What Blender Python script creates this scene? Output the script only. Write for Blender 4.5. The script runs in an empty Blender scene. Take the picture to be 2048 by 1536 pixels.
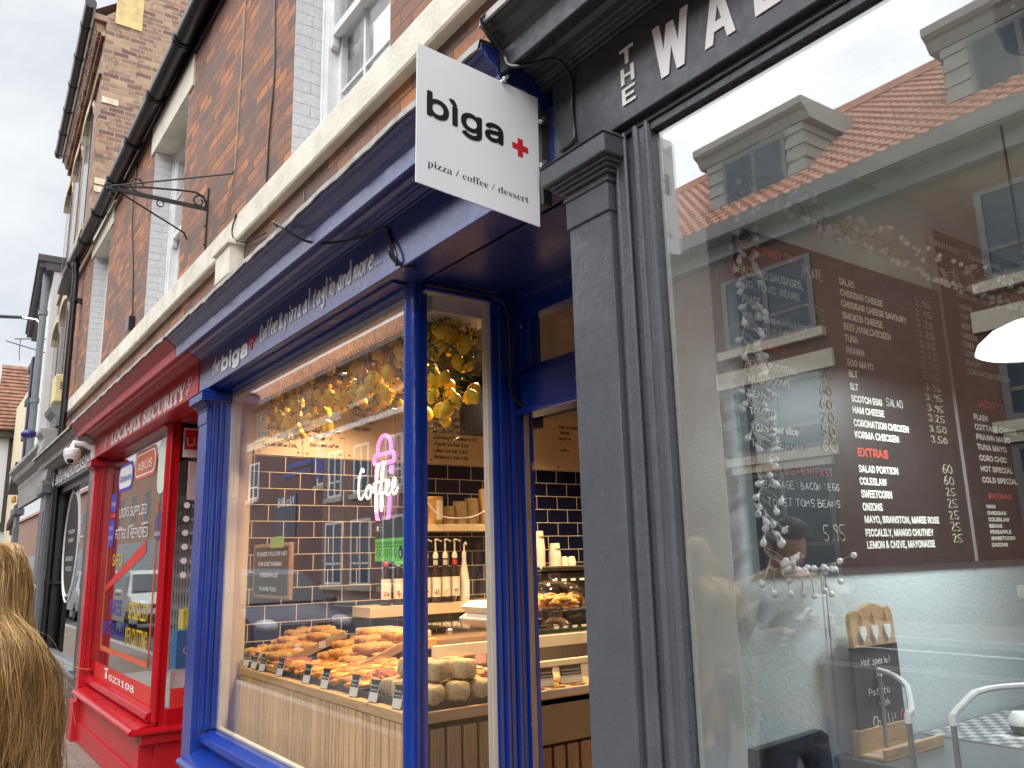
import bpy, math, random, os
from math import sin, cos, pi, radians, sqrt, atan2
from mathutils import Vector, Matrix, noise, Euler

random.seed(7)
SC = bpy.context.scene
COL = SC.collection

# ---------------------------------------------------------------- camera
cam = bpy.data.cameras.new("camera")
cam.sensor_width = 36.0
cam.lens = 1636.09 / 2048 * 36
cam.clip_start = 0.05
cam.clip_end = 600
camo = bpy.data.objects.new("camera", cam)
COL.objects.link(camo)
_y, _p, _r = radians(54.0773), radians(12.0053), radians(1.4331)
_f = Vector((-sin(_y) * cos(_p), cos(_y) * cos(_p), sin(_p)))
_rt = Vector((cos(_y), sin(_y), 0))
_d = _f.cross(_rt)
_right = _rt * cos(_r) + _d * sin(_r)
_down = _d * cos(_r) - _rt * sin(_r)
camo.matrix_world = Matrix(((_right.x, -_down.x, -_f.x, 0), (_right.y, -_down.y, -_f.y, -1.55),
                            (_right.z, -_down.z, -_f.z, 1.6), (0, 0, 0, 1)))
SC.camera = camo

# ---------------------------------------------------------------- world, sun, exposure
SUN_EL, SUN_AZ = radians(50), radians(292)       # azimuth in the xy plane: over the street, a little to the right
_sd = Vector((cos(SUN_EL) * cos(SUN_AZ), cos(SUN_EL) * sin(SUN_AZ), sin(SUN_EL)))
w = bpy.data.worlds.new("World")
SC.world = w
w.use_nodes = True
nt = w.node_tree
nt.nodes.clear()
N, L = nt.nodes.new, nt.links.new
out = N('ShaderNodeOutputWorld'); bg = N('ShaderNodeBackground'); bg.inputs[1].default_value = 0.1
sky = N('ShaderNodeTexSky'); sky.sky_type = 'NISHITA'; sky.sun_disc = False
sky.sun_elevation = SUN_EL; sky.sun_rotation = radians(90) - SUN_AZ
tc = N('ShaderNodeTexCoord'); mp = N('ShaderNodeMapping'); mp.inputs['Scale'].default_value = (1.6, 1.6, 3.0)
n1 = N('ShaderNodeTexNoise'); n1.inputs['Scale'].default_value = 2.1; n1.inputs['Detail'].default_value = 8; n1.inputs['Roughness'].default_value = 0.58
rp = N('ShaderNodeValToRGB')
rp.color_ramp.elements[0].position = 0.36; rp.color_ramp.elements[0].color = (3.7, 3.9, 4.2, 1)
rp.color_ramp.elements[1].position = 0.64; rp.color_ramp.elements[1].color = (5.0, 5.1, 5.2, 1)
# made-up brightness lobe: overcast dimmed along the view, raised elsewhere to light the street
dt = N('ShaderNodeVectorMath'); dt.operation = 'DOT_PRODUCT'; dt.inputs[1].default_value = Vector((-.94, .10, .31)).normalized()
mr = N('ShaderNodeMapRange'); mr.interpolation_type = 'SMOOTHSTEP'
mr.inputs['From Min'].default_value = 0.80; mr.inputs['From Max'].default_value = 0.96; mr.inputs['To Min'].default_value = 3.5; mr.inputs['To Max'].default_value = 1.0
L(tc.outputs['Generated'], dt.inputs[0]); L(dt.outputs['Value'], mr.inputs['Value'])
gl = N('ShaderNodeVectorMath'); gl.operation = 'SCALE'
mx = N('ShaderNodeMix'); mx.data_type = 'RGBA'; mx.inputs[0].default_value = 0.94
L(tc.outputs['Generated'], mp.inputs[0]); L(mp.outputs[0], n1.inputs[0]); L(n1.outputs[0], rp.inputs[0])
L(rp.outputs[0], gl.inputs[0]); L(mr.outputs[0], gl.inputs['Scale'])
L(sky.outputs[0], mx.inputs[6]); L(gl.outputs[0], mx.inputs[7]); L(mx.outputs[2], bg.inputs[0]); L(bg.outputs[0], out.inputs[0])

sun = bpy.data.lights.new("sun", 'SUN'); sun.energy = 0.9; sun.angle = radians(40); sun.color = (1.0, 0.97, 0.92)
suno = bpy.data.objects.new("sun", sun); COL.objects.link(suno)
suno.rotation_euler = _sd.to_track_quat('Z', 'Y').to_euler()
suno.location = (-3, -6, 12)

SC.view_settings.view_transform = 'Standard'
SC.view_settings.look = 'None'
SC.view_settings.exposure = 1.0
SC.view_settings.gamma = 1.0
SC.render.engine = 'CYCLES'
SC.cycles.use_denoising = True
SC.cycles.max_bounces = 8
SC.cycles.diffuse_bounces = 4
SC.cycles.glossy_bounces = 4
SC.cycles.transmission_bounces = 6
SC.cycles.transparent_max_bounces = 32
SC.cycles.sample_clamp_indirect = 6.0
SC.cycles.caustics_reflective = False
SC.cycles.caustics_refractive = False

# ---------------------------------------------------------------- materials
MATS = {}

def base(name):
    m = bpy.data.materials.new(name); m.use_nodes = True
    nt = m.node_tree
    return m, nt, nt.nodes['Principled BSDF']

def nd(nt, t, **kw):
    n = nt.nodes.new(t)
    for k, v in kw.items():
        if k.startswith('i_'):
            n.inputs[k[2:].replace('_', ' ')].default_value = v
        else:
            setattr(n, k, v)
    return n

def coords(nt, scale=(1, 1, 1), kind='Object', rot=(0, 0, 0)):
    tc = nd(nt, 'ShaderNodeTexCoord'); mp = nd(nt, 'ShaderNodeMapping')
    mp.inputs['Scale'].default_value = scale; mp.inputs['Rotation'].default_value = rot
    if kind == 'Position':
        g = nd(nt, 'ShaderNodeNewGeometry'); nt.links.new(g.outputs['Position'], mp.inputs[0])
    else:
        nt.links.new(tc.outputs[kind], mp.inputs[0])
    return mp.outputs[0]

def noise_n(nt, vec, scale, detail=4, rough=0.55, dist=0.0):
    n = nd(nt, 'ShaderNodeTexNoise'); n.inputs['Scale'].default_value = scale
    n.inputs['Detail'].default_value = detail; n.inputs['Roughness'].default_value = rough
    n.inputs['Distortion'].default_value = dist
    nt.links.new(vec, n.inputs['Vector'])
    return n.outputs[0]

def ramp(nt, fac, stops):
    r = nd(nt, 'ShaderNodeValToRGB')
    el = r.color_ramp.elements
    while len(el) < len(stops): el.new(0.5)
    for e, (p, c) in zip(el, stops):
        e.position = p; e.color = tuple(c) + (1,) if len(c) == 3 else c
    nt.links.new(fac, r.inputs[0])
    return r.outputs[0]

def mixc(nt, fac, a, b, mode='MIX'):
    m = nd(nt, 'ShaderNodeMix', data_type='RGBA', blend_type=mode)
    for idx, v in ((0, fac), (6, a), (7, b)):
        if hasattr(v, 'is_linked') or hasattr(v, 'node'):
            nt.links.new(v, m.inputs[idx])
        elif idx == 0:
            m.inputs[0].default_value = v
        else:
            m.inputs[idx].default_value = tuple(v) + (1,) if len(v) == 3 else v
    return m.outputs[2]

def bump(nt, b, h, strength=0.3, dist=0.01, normal=None):
    n = nd(nt, 'ShaderNodeBump'); n.inputs['Strength'].default_value = strength; n.inputs['Distance'].default_value = dist
    nt.links.new(h, n.inputs['Height'])
    if normal: nt.links.new(normal, n.inputs['Normal'])
    nt.links.new(n.outputs[0], b.inputs['Normal'])
    return n.outputs[0]

def plain(name, col, rough=0.5, var=0.12, scale=6, bmp=0.0, bscale=60, metal=0.0, spec=None):
    if name in MATS: return MATS[name]
    m, nt, b = base(name)
    v = coords(nt)
    f = noise_n(nt, v, scale, 5)
    c = ramp(nt, f, [(0.3, [x * (1 - var) for x in col]), (0.7, [min(1, x * (1 + var)) for x in col])])
    nt.links.new(c, b.inputs['Base Color'])
    b.inputs['Roughness'].default_value = rough; b.inputs['Metallic'].default_value = metal
    if spec is not None: b.inputs['Specular IOR Level'].default_value = spec
    if bmp: bump(nt, b, noise_n(nt, v, bscale, 3), bmp, 0.004)
    MATS[name] = m
    return m

def paint(name, col, rough=0.3, wave=0.35, grain=(3, 3, 40), chips=None, dirt=0.0, dirtcol=(0.08, 0.07, 0.06)):
    """old gloss paint on timber: brush marks, sags, small chips that show wood or primer"""
    if name in MATS: return MATS[name]
    m, nt, b = base(name)
    v = coords(nt, kind='Position'); vg = coords(nt, grain, kind='Position')
    big = noise_n(nt, v, 7, 3); fine = noise_n(nt, vg, 9, 4); big2 = noise_n(nt, v, 38, 3)
    c = ramp(nt, big, [(0.25, [x * 0.86 for x in col]), (0.75, [min(1, x * 1.1) for x in col])])
    if dirt:
        dn = noise_n(nt, v, 3.2, 8, 0.68)
        c = mixc(nt, ramp(nt, dn, [(0.5, (0, 0, 0)), (0.72, (dirt, dirt, dirt))]), c, dirtcol)
    if chips:
        cn = noise_n(nt, coords(nt, (1, 1, 0.5), kind='Position'), 26, 3, 0.6)
        cf = ramp(nt, cn, [(chips[0], (0, 0, 0)), (chips[0] + 0.015, (1, 1, 1))])
        c = mixc(nt, cf, c, chips[1])
    nt.links.new(c, b.inputs['Base Color'])
    rr = ramp(nt, big2, [(0.3, (rough * .8,) * 3), (0.7, (rough * 1.35,) * 3)])
    nt.links.new(rr, b.inputs['Roughness'])
    add = nd(nt, 'ShaderNodeMath', operation='ADD'); nt.links.new(big2, add.inputs[0]); nt.links.new(fine, add.inputs[1])
    bump(nt, b, add.outputs[0], wave, 0.006)
    MATS[name] = m
    return m

def brick(name, c1, c2, mortar, axis='x', size=(0.225, 0.075), joint=0.006, patch=None, patchcol=None, rough=0.85, bstr=0.6, rotz=0.0, third=None):
    if name in MATS: return MATS[name]
    m, nt, b = base(name)
    g = nd(nt, 'ShaderNodeNewGeometry'); sx = nd(nt, 'ShaderNodeSeparateXYZ'); cx = nd(nt, 'ShaderNodeCombineXYZ')
    nt.links.new(g.outputs['Position'], sx.inputs[0])
    nt.links.new(sx.outputs[0 if axis == 'x' else 1], cx.inputs[0]); nt.links.new(sx.outputs[2], cx.inputs[1])
    # slight wander so courses are not ruler straight
    wn = nd(nt, 'ShaderNodeTexNoise'); wn.inputs['Scale'].default_value = 3.0; nt.links.new(g.outputs['Position'], wn.inputs['Vector'])
    va = nd(nt, 'ShaderNodeVectorMath', operation='MULTIPLY_ADD'); va.inputs[1].default_value = (0.012, 0.012, 0); 
    nt.links.new(wn.outputs['Color'], va.inputs[0]); nt.links.new(cx.outputs[0], va.inputs[2])
    br = nd(nt, 'ShaderNodeTexBrick'); br.inputs['Scale'].default_value = 1.0
    br.inputs['Brick Width'].default_value = size[0]; br.inputs['Row Height'].default_value = size[1]
    br.inputs['Mortar Size'].default_value = joint; br.inputs['Mortar Smooth'].default_value = 0.25
    br.inputs['Color1'].default_value = tuple(c1) + (1,); br.inputs['Color2'].default_value = tuple(c2) + (1,); br.inputs['Mortar'].default_value = tuple(mortar) + (1,)
    nt.links.new(va.outputs[0], br.inputs['Vector'])
    c = br.outputs['Color']
    vp = g.outputs['Position']
    if third:
        # a second brick pattern sharing the same bond picks odd bricks out
        b2 = nd(nt, 'ShaderNodeTexBrick'); b2.inputs['Scale'].default_value = 1.0
        b2.inputs['Brick Width'].default_value = size[0]; b2.inputs['Row Height'].default_value = size[1]; b2.inputs['Mortar Size'].default_value = joint
        b2.inputs['Color1'].default_value = (0, 0, 0, 1); b2.inputs['Color2'].default_value = (1, 1, 1, 1); b2.inputs['Mortar'].default_value = (0, 0, 0, 1); b2.inputs['Bias'].default_value = -0.1
        off = nd(nt, 'ShaderNodeVectorMath', operation='ADD'); off.inputs[1].default_value = (size[0] * 40, size[1] * 62, 0)
        nt.links.new(va.outputs[0], off.inputs[0]); nt.links.new(off.outputs[0], b2.inputs['Vector'])
        f = ramp(nt, b2.outputs['Color'], [(third[1], (0, 0, 0)), (third[1] + 0.05, (1, 1, 1))])
        c = mixc(nt, f, c, third[0])
    if patch:
        pn = noise_n(nt, vp, patch[0], 6, 0.65)
        f = ramp(nt, pn, [(patch[1], (0, 0, 0)), (patch[2], (patch[3],) * 3)])
        c = mixc(nt, f, c, patchcol)
    fine = noise_n(nt, vp, 55, 5, 0.7)
    c = mixc(nt, 0.55, c, ramp(nt, fine, [(0.3, (0.5, 0.5, 0.5)), (0.7, (1.0, 1.0, 1.0))]), 'MULTIPLY')
    nt.links.new(c, b.inputs['Base Color']); b.inputs['Roughness'].default_value = rough
    inv = nd(nt, 'ShaderNodeMath', operation='MULTIPLY_ADD'); inv.inputs[1].default_value = -1.0; nt.links.new(br.outputs['Fac'], inv.inputs[0])
    sm = nd(nt, 'ShaderNodeMath', operation='MULTIPLY'); sm.inputs[1].default_value = 0.5; nt.links.new(fine, sm.inputs[0]); nt.links.new(sm.outputs[0], inv.inputs[2])
    bump(nt, b, inv.outputs[0], bstr, 0.006)
    MATS[name] = m
    return m

def wood(name, col, axis='x', rough=0.5, contrast=0.35, knots=False):
    if name in MATS: return MATS[name]
    m, nt, b = base(name)
    sc = {'x': (1.2, 14, 14), 'y': (14, 1.2, 14), 'z': (14, 14, 1.2)}[axis]
    v = coords(nt, sc)
    f = noise_n(nt, v, 4, 6, 0.6, 0.9)
    c = ramp(nt, f, [(0.28, [x * (1 - contrast) for x in col]), (0.5, col), (0.75, [min(1, x * 1.25) for x in col])])
    isl = nd(nt, 'ShaderNodeNewGeometry')
    c = mixc(nt, 1.0, c, ramp(nt, isl.outputs['Random Per Island'], [(0, (0.72, 0.7, 0.66)), (1, (1, 1, 1))]), 'MULTIPLY')
    if knots:
        kn = nd(nt, 'ShaderNodeTexVoronoi'); kn.inputs['Scale'].default_value = 5.0
        nt.links.new(coords(nt, (1.6, 1.6, 0.9)), kn.inputs['Vector'])
        c = mixc(nt, ramp(nt, kn.outputs['Distance'], [(0.05, (1, 1, 1)), (0.12, (0, 0, 0))]), c, [x * 0.35 for x in col])
    nt.links.new(c, b.inputs['Base Color']); b.inputs['Roughness'].default_value = rough
    bump(nt, b, f, 0.15, 0.002)
    MATS[name] = m
    return m

def glassmat(name, k=1.0, tint=(1, 1, 1), f0=0.04, dirt=0.0):
    """clear pane: lets light straight through and mirrors by Schlick's law on either face"""
    if name in MATS: return MATS[name]
    m = bpy.data.materials.new(name); m.use_nodes = True
    nt = m.node_tree; nt.nodes.clear()
    out = nd(nt, 'ShaderNodeOutputMaterial'); tr = nd(nt, 'ShaderNodeBsdfTransparent'); gl = nd(nt, 'ShaderNodeBsdfGlossy'); mx = nd(nt, 'ShaderNodeMixShader')
    tr.inputs[0].default_value = tuple(tint) + (1,); gl.inputs['Roughness'].default_value = 0.0; gl.inputs[0].default_value = (1, 1, 1, 1)
    g = nd(nt, 'ShaderNodeNewGeometry'); dt = nd(nt, 'ShaderNodeVectorMath', operation='DOT_PRODUCT')
    nt.links.new(g.outputs['True Normal'], dt.inputs[0]); nt.links.new(g.outputs['Incoming'], dt.inputs[1])
    def mth(op, a, b=None, clamp=False):
        n = nd(nt, 'ShaderNodeMath', operation=op, use_clamp=clamp)
        for i, v in enumerate((a, b)):
            if v is None: continue
            if isinstance(v, (int, float)): n.inputs[i].default_value = v
            else: nt.links.new(v, n.inputs[i])
        return n.outputs[0]
    a = mth('ABSOLUTE', dt.outputs['Value']); o = mth('SUBTRACT', 1.0, a); p = mth('POWER', o, 4.0)
    r = mth('MULTIPLY', mth('ADD', mth('MULTIPLY', p, 1 - f0), f0), k, True)
    nt.links.new(r, mx.inputs[0]); nt.links.new(tr.outputs[0], mx.inputs[1]); nt.links.new(gl.outputs[0], mx.inputs[2])
    last = mx.outputs[0]
    if dirt:
        df = nd(nt, 'ShaderNodeBsdfDiffuse'); df.inputs[0].default_value = (0.6, 0.6, 0.58, 1); m2 = nd(nt, 'ShaderNodeMixShader')
        f = noise_n(nt, coords(nt, (3, 3, 0.6), kind='Position'), 6, 8, 0.7)
        nt.links.new(ramp(nt, f, [(0.35, (0, 0, 0)), (0.8, (dirt,) * 3)]), m2.inputs[0])
        nt.links.new(last, m2.inputs[1]); nt.links.new(df.outputs[0], m2.inputs[2]); last = m2.outputs[0]
    nt.links.new(last, out.inputs[0])
    MATS[name] = m
    return m

def emit(name, col, strength):
    if name in MATS: return MATS[name]
    m, nt, b = base(name)
    b.inputs['Base Color'].default_value = tuple(col) + (1,)
    b.inputs['Emission Color'].default_value = tuple(col) + (1,); b.inputs['Emission Strength'].default_value = strength
    MATS[name] = m
    return m

# ---------------------------------------------------------------- mesh helpers
class MB:
    def __init__(s): s.v = []; s.f = []; s.m = []; s.cur = 0
    def add(s, vs, fs):
        o = len(s.v); s.v += [tuple(v) for v in vs]; s.f += [tuple(i + o for i in f) for f in fs]; s.m += [s.cur] * len(fs); return s
    def box(s, x0, x1, y0, y1, z0, z1):
        if x0 > x1: x0, x1 = x1, x0
        if y0 > y1: y0, y1 = y1, y0
        if z0 > z1: z0, z1 = z1, z0
        return s.add([(x0, y0, z0), (x1, y0, z0), (x1, y1, z0), (x0, y1, z0), (x0, y0, z1), (x1, y0, z1), (x1, y1, z1), (x0, y1, z1)],
                     [(0, 3, 2, 1), (4, 5, 6, 7), (0, 1, 5, 4), (1, 2, 6, 5), (2, 3, 7, 6), (3, 0, 4, 7)])
    def hexa(s, p):
        return s.add(p, [(0, 3, 2, 1), (4, 5, 6, 7), (0, 1, 5, 4), (1, 2, 6, 5), (2, 3, 7, 6), (3, 0, 4, 7)])
    def prism(s, prof, a0, a1, axis='x', caps=True):
        """prof: closed list of 2-d points; swept along axis. x: (y,z)  y: (x,z)  z: (x,y)"""
        n = len(prof)
        def P(a, q): return {'x': (a, q[0], q[1]), 'y': (q[0], a, q[1]), 'z': (q[0], q[1], a)}[axis]
        vs = [P(a0, q) for q in prof] + [P(a1, q) for q in prof]
        fs = [(i, (i + 1) % n, n + (i + 1) % n, n + i) for i in range(n)]
        if caps: fs += [tuple(range(n))[::-1], tuple(range(n, 2 * n))]
        return s.add(vs, fs)
    def tube(s, pts, r, n=6, caps=True):
        pts = [Vector(p) for p in pts]
        k = len(pts); rs = r if isinstance(r, (list, tuple)) else [r] * k
        t = (pts[1] - pts[0]).normalized()
        u = t.orthogonal().normalized(); vs = []
        for i, p in enumerate(pts):
            if i == 0: t = pts[1] - pts[0]
            elif i == k - 1: t = pts[-1] - pts[-2]
            else: t = pts[i + 1] - pts[i - 1]
            if t.length < 1e-9: t = Vector((0, 0, 1))
            t.normalize(); u = u - t * u.dot(t)
            if u.length < 1e-6: u = t.orthogonal()
            u.normalize(); w = t.cross(u)
            vs += [p + (u * cos(2 * pi * j / n) + w * sin(2 * pi * j / n)) * rs[i] for j in range(n)]
        fs = [(i * n + j, i * n + (j + 1) % n, (i + 1) * n + (j + 1) % n, (i + 1) * n + j) for i in range(k - 1) for j in range(n)]
        if caps: fs += [tuple(range(n))[::-1], tuple(range((k - 1) * n, k * n))]
        return s.add(vs, fs)
    def lathe(s, prof, c=(0, 0, 0), n=20, axis='z', caps=True):
        vs = []
        for (r, h) in prof:
            for j in range(n):
                a = 2 * pi * j / n
                q = (r * cos(a), r * sin(a), h)
                if axis == 'y': q = (q[0], q[2], q[1])
                if axis == 'x': q = (q[2], q[0], q[1])
                vs.append((c[0] + q[0], c[1] + q[1], c[2] + q[2]))
        k = len(prof)
        fs = [(i * n + j, i * n + (j + 1) % n, (i + 1) * n + (j + 1) % n, (i + 1) * n + j) for i in range(k - 1) for j in range(n)]
        if caps: fs += [tuple(range(n))[::-1], tuple(range((k - 1) * n, k * n))]
        return s.add(vs, fs)
    def ball(s, c, r, nu=10, nv=7, sc=(1, 1, 1), fn=None):
        vs = []; 
        for i in range(nv + 1):
            th = pi * i / nv
            for j in range(nu):
                a = 2 * pi * j / nu
                q = Vector((sin(th) * cos(a), sin(th) * sin(a), cos(th)))
                k = fn(q) if fn else 1.0
                vs.append((c[0] + q.x * r * sc[0] * k, c[1] + q.y * r * sc[1] * k, c[2] + q.z * r * sc[2] * k))
        fs = [(i * nu + j, (i + 1) * nu + j, (i + 1) * nu + (j + 1) % nu, i * nu + (j + 1) % nu) for i in range(nv) for j in range(nu)]
        return s.add(vs, fs)
    def quad(s, a, b, c, d): return s.add([a, b, c, d], [(0, 1, 2, 3)])
    def panel(s, pts, nrm, th):
        """flat polygon given thickness along nrm"""
        n = len(pts); o = Vector(nrm) * th
        vs = [Vector(p) for p in pts] + [Vector(p) + o for p in pts]
        return s.add(vs, [tuple(range(n))[::-1], tuple(range(n, 2 * n))] + [(i, (i + 1) % n, n + (i + 1) % n, n + i) for i in range(n)])
    def xf(s, M, start=0):
        s.v[start:] = [tuple(M @ Vector(v)) for v in s.v[start:]]; return s

ORG = {}
SITE = None          # local survey grid of the far side of the street

def _origin(o):
    return ORG.get(o.name, Vector((0, 0, 0)))

def obj(name, mb, mat, parent=None, loc=None, bevel=0.0, smooth=False, local=False, seg=2, sharp=40):
    """link one mesh object. world-space vertices are moved so they sit right under the parent (or at loc)"""
    me = bpy.data.meshes.new(name)
    if SITE is not None and not local: mb.xf(SITE)
    org = Vector((0, 0, 0)) if local else (_origin(parent) if parent else (Vector(loc) if loc else Vector((0, 0, 0))))
    me.from_pydata([tuple(Vector(v) - org) for v in mb.v], [], mb.f)
    for mm in (mat if isinstance(mat, (list, tuple)) else [mat]): me.materials.append(mm)
    if any(mb.m): me.polygons.foreach_set('material_index', mb.m)
    me.update()
    bmfix(me)
    if smooth:
        me.polygons.foreach_set('use_smooth', [True] * len(me.polygons))
        me.set_sharp_from_angle(angle=radians(sharp))
    o = bpy.data.objects.new(name, me); COL.objects.link(o)
    if parent:
        o.parent = parent; ORG[o.name] = org
    else:
        o.location = org; ORG[o.name] = org
    if bevel:
        bv = o.modifiers.new('bevel', 'BEVEL'); bv.width = bevel; bv.segments = seg; bv.limit_method = 'ANGLE'; bv.angle_limit = radians(35)
        bv.harden_normals = False
    return o

def bmfix(me):
    import bmesh
    bm = bmesh.new(); bm.from_mesh(me)
    bmesh.ops.recalc_face_normals(bm, faces=bm.faces)
    bm.to_mesh(me); bm.free()

def tag(o, label, cat, group=None, kind=None):
    if label: o['label'] = label
    if cat: o['category'] = cat
    if group: o['group'] = group
    if kind: o['kind'] = kind
    return o

def thing(name, label, cat, loc=(0, 0, 0), group=None):
    if SITE is not None: loc = tuple(SITE @ Vector(loc))
    o = bpy.data.objects.new(name, None); COL.objects.link(o); o.location = loc
    o.empty_display_size = 0.05
    ORG[o.name] = Vector(loc)
    return tag(o, label, cat, group)

def struct(name, mb, mat, **kw):
    o = obj(name, mb, mat, **kw); o['kind'] = 'structure'; return o

def copy_tree(o, parent=None):
    c = o.copy(); COL.objects.link(c)
    if parent: c.parent = parent
    ORG[c.name] = ORG.get(o.name, Vector((0, 0, 0)))
    for ch in list(o.children): copy_tree(ch, c)
    return c

# ---------------------------------------------------------------- lettering
FP = bpy.utils.system_resource('DATAFILES', path='fonts')
_FONTS = {}
def font(n):
    if n not in _FONTS:
        try: _FONTS[n] = bpy.data.fonts.load(os.path.join(FP, n))
        except Exception: _FONTS[n] = None
    return _FONTS[n]

def serif(s):
    r = ''
    for ch in s:
        if 'A' <= ch <= 'Z': r += chr(0x1D400 + ord(ch) - 65)
        elif 'a' <= ch <= 'z': r += chr(0x1D41A + ord(ch) - 97)
        elif '0' <= ch <= '9': r += chr(0x1D7CE + ord(ch) - 48)
        else: r += ch
    return r

_TC = {}
def glyphs(s, fnt, offset):
    key = (s, fnt, offset)
    if key not in _TC:
        c = bpy.data.curves.new('lettering', 'FONT')
        f = font(fnt) if fnt else None
        if f: c.font = f
        c.body = s; c.size = 1.0; c.offset = offset; c.resolution_u = 3; c.fill_mode = 'FRONT'
        o = bpy.data.objects.new('lettering', c)
        me = bpy.data.meshes.new_from_object(o)
        vs = [(v.co.x, v.co.y) for v in me.vertices]; fs = [tuple(p.vertices) for p in me.polygons]
        bpy.data.objects.remove(o); bpy.data.meshes.remove(me); bpy.data.curves.remove(c)
        _TC[key] = (vs, fs)
    return _TC[key]

def letters(mb, s, org, right, up, width=None, cap=None, fnt='Inter.woff2', offset=None, th=0.002, lift=0.0005, align='l', bold=0.0):
    """letters standing th proud of a surface; width/cap = overall width and capital height in metres"""
    if offset and offset > 0: bold = max(bold, offset * .8 * ((cap or width / max(len(s) * .5, 1)) ) * 1.1)
    vs, fs = glyphs(s, fnt, min(offset or 0.0, 0.0))
    if not vs: return mb
    x0 = min(v[0] for v in vs); x1 = max(v[0] for v in vs)
    capu = 0.727 if fnt and 'Inter' in fnt else 0.714
    k = cap / capu if cap else width / (x1 - x0)
    kx = width / (x1 - x0) if width else k
    right = Vector(right).normalized(); up = Vector(up).normalized(); nrm = right.cross(up)
    org = Vector(org)
    sh = {'l': 0, 'c': -(x1 - x0) * kx / 2, 'r': -(x1 - x0) * kx}[align]
    P = [org + right * ((v[0] - x0) * kx + sh) + up * (v[1] * k) for v in vs]
    shifts = [(0, 0)]
    if bold: shifts += [(bold * cos(pi * q / 4), bold * sin(pi * q / 4)) for q in range(8)]
    for q, (du, dv) in enumerate(shifts):
        mb.add([p + right * du + up * dv + nrm * (lift + th + q * .00006) for p in P], fs)
    return mb

# single-stroke hand, grid: x 0-4, y 0-9 with baseline 2, x-height 6, capitals 8
HAND = {
 'A':'0228 2842;1434','B':'0208 0828 3736 2505;2545 4443 2202','C':'4738 2817 0413 2232 43','D':'0208 2837 4643 3202','E':'4808 0242;0535','F':'4808 02;0535','G':'4738 2817 0413 2232 4345 25','H':'0208;4248;0545','I':'2228','J':'1848;3833 2212 03','K':'0208;4804 42','L':'0802 42','M':'0208 2448 42','N':'0208 4248','O':'2817 0413 2232 4346 3728','P':'0208 2837 4635 2505','Q':'2817 0413 2232 4346 3728;2441','R':'0208 2837 4635 2505;2542','S':'4738 1817 0615 3544 4332 1203','T':'0848;2822','U':'0804 1322 3243 48','V':'0822 48','W':'0812 2632 48','X':'0842;0248','Y':'0825 48;2522','Z':'0848 0242',
 'a':'3626 1504 0312 2234 36;3632 42','b':'0902 1222 3334 3526 1604','c':'3626 1504 0312 2233','d':'3932;3626 1504 0312 2233','e':'0434 3626 1504 0312 2233','f':'3928 2702;0636','g':'3626 1504 0413 2334 36;3631 2010 01','h':'0902;0415 2635 3432','i':'2622;2827','j':'2621 1001;2827','k':'0902;3603 32','l':'1912 22','m':'0602;0515 1622;2415 2636 42','n':'0602;0415 2635 3432','o':'1605 0312 2233 3526 16','p':'0600;0516 2635 3323 1203','q':'3630;3526 1605 0312 2233','r':'0602;0415 2636','s':'3626 1615 2534 3322 0203','t':'2812 2232;0636','u':'0603 1222 3335;3632','v':'0612 36','w':'0612 2532 46','x':'0632;0236','y':'0612 36;3610','z':'0636 0232',
 '0':'2817 0413 2232 4346 3728','1':'1728 22','2':'0718 2837 3602 42','3':'0718 2837 3625 3443 2212 03','4':'3239 0444','5':'4808 0525 3443 2212 03','6':'3828 1704 0312 2233 3425 1504','7':'0848 12','8':'2515 0617 2837 3625 3443 3212 0304 15','9':'3516 0718 2837 3532 22','.':'1212','·':'1515',',':'1211','/':'0039','&':'4205 0718 2716 2503 1222 44','!':'2824;2222','-':'0535','+':'0535;2327','(':'2917 1321',')':'1927 2311',"'":'1917',':':'1515;1212','?':'0718 2837 2624;2222'}

def hand(mb, s, org, right, up, h, width=None, r=0.0012, jit=0.25, slant=0.0, seed=1, n=4, lift=0.001, wt=None):
    rnd = random.Random(seed); right = Vector(right).normalized(); up = Vector(up).normalized(); nrm = right.cross(up)
    org = Vector(org); x = 0.0; strokes = []
    for ch in s:
        if ch == ' ': x += 2.6; continue
        g = HAND.get(ch)
        if not g: x += 3; continue
        mxx = 0; jx, jy, js = rnd.uniform(-jit, jit), rnd.uniform(-jit, jit), 1 + rnd.uniform(-.1, .1) * jit * 4
        for st in g.split(';'):
            q = st.replace(' ', ''); pl = [(int(q[i]), int(q[i + 1])) for i in range(0, len(q), 2)]
            mxx = max(mxx, max(p[0] for p in pl))
            if len(pl) == 2 and pl[0] == pl[1]: pl[1] = (pl[0][0] + .5, pl[0][1] + .3)
            strokes.append([(x + (p[0] * js) + jx + rnd.uniform(-.08, .08), (p[1] - 2) * js + jy) for p in pl])
        x += mxx + 1.5
    tot = max(x - 1.5, 1)
    ky = h / 6.0; kx = (width / tot) if width else ky
    for pl in strokes:
        # round the corners a little
        pts = [pl[0]]
        for a, b, c in zip(pl, pl[1:], pl[2:]):
            pts += [(b[0] + (a[0] - b[0]) * .3, b[1] + (a[1] - b[1]) * .3), (b[0] * .8 + (a[0] + c[0]) * .1, b[1] * .8 + (a[1] + c[1]) * .1), (b[0] + (c[0] - b[0]) * .3, b[1] + (c[1] - b[1]) * .3)]
        pts.append(pl[-1])
        P = [org + right * (p[0] * kx + slant * p[1] * ky) + up * (p[1] * ky) + nrm * lift for p in pts]
        mb.tube(P, r, n)
    return mb
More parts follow.
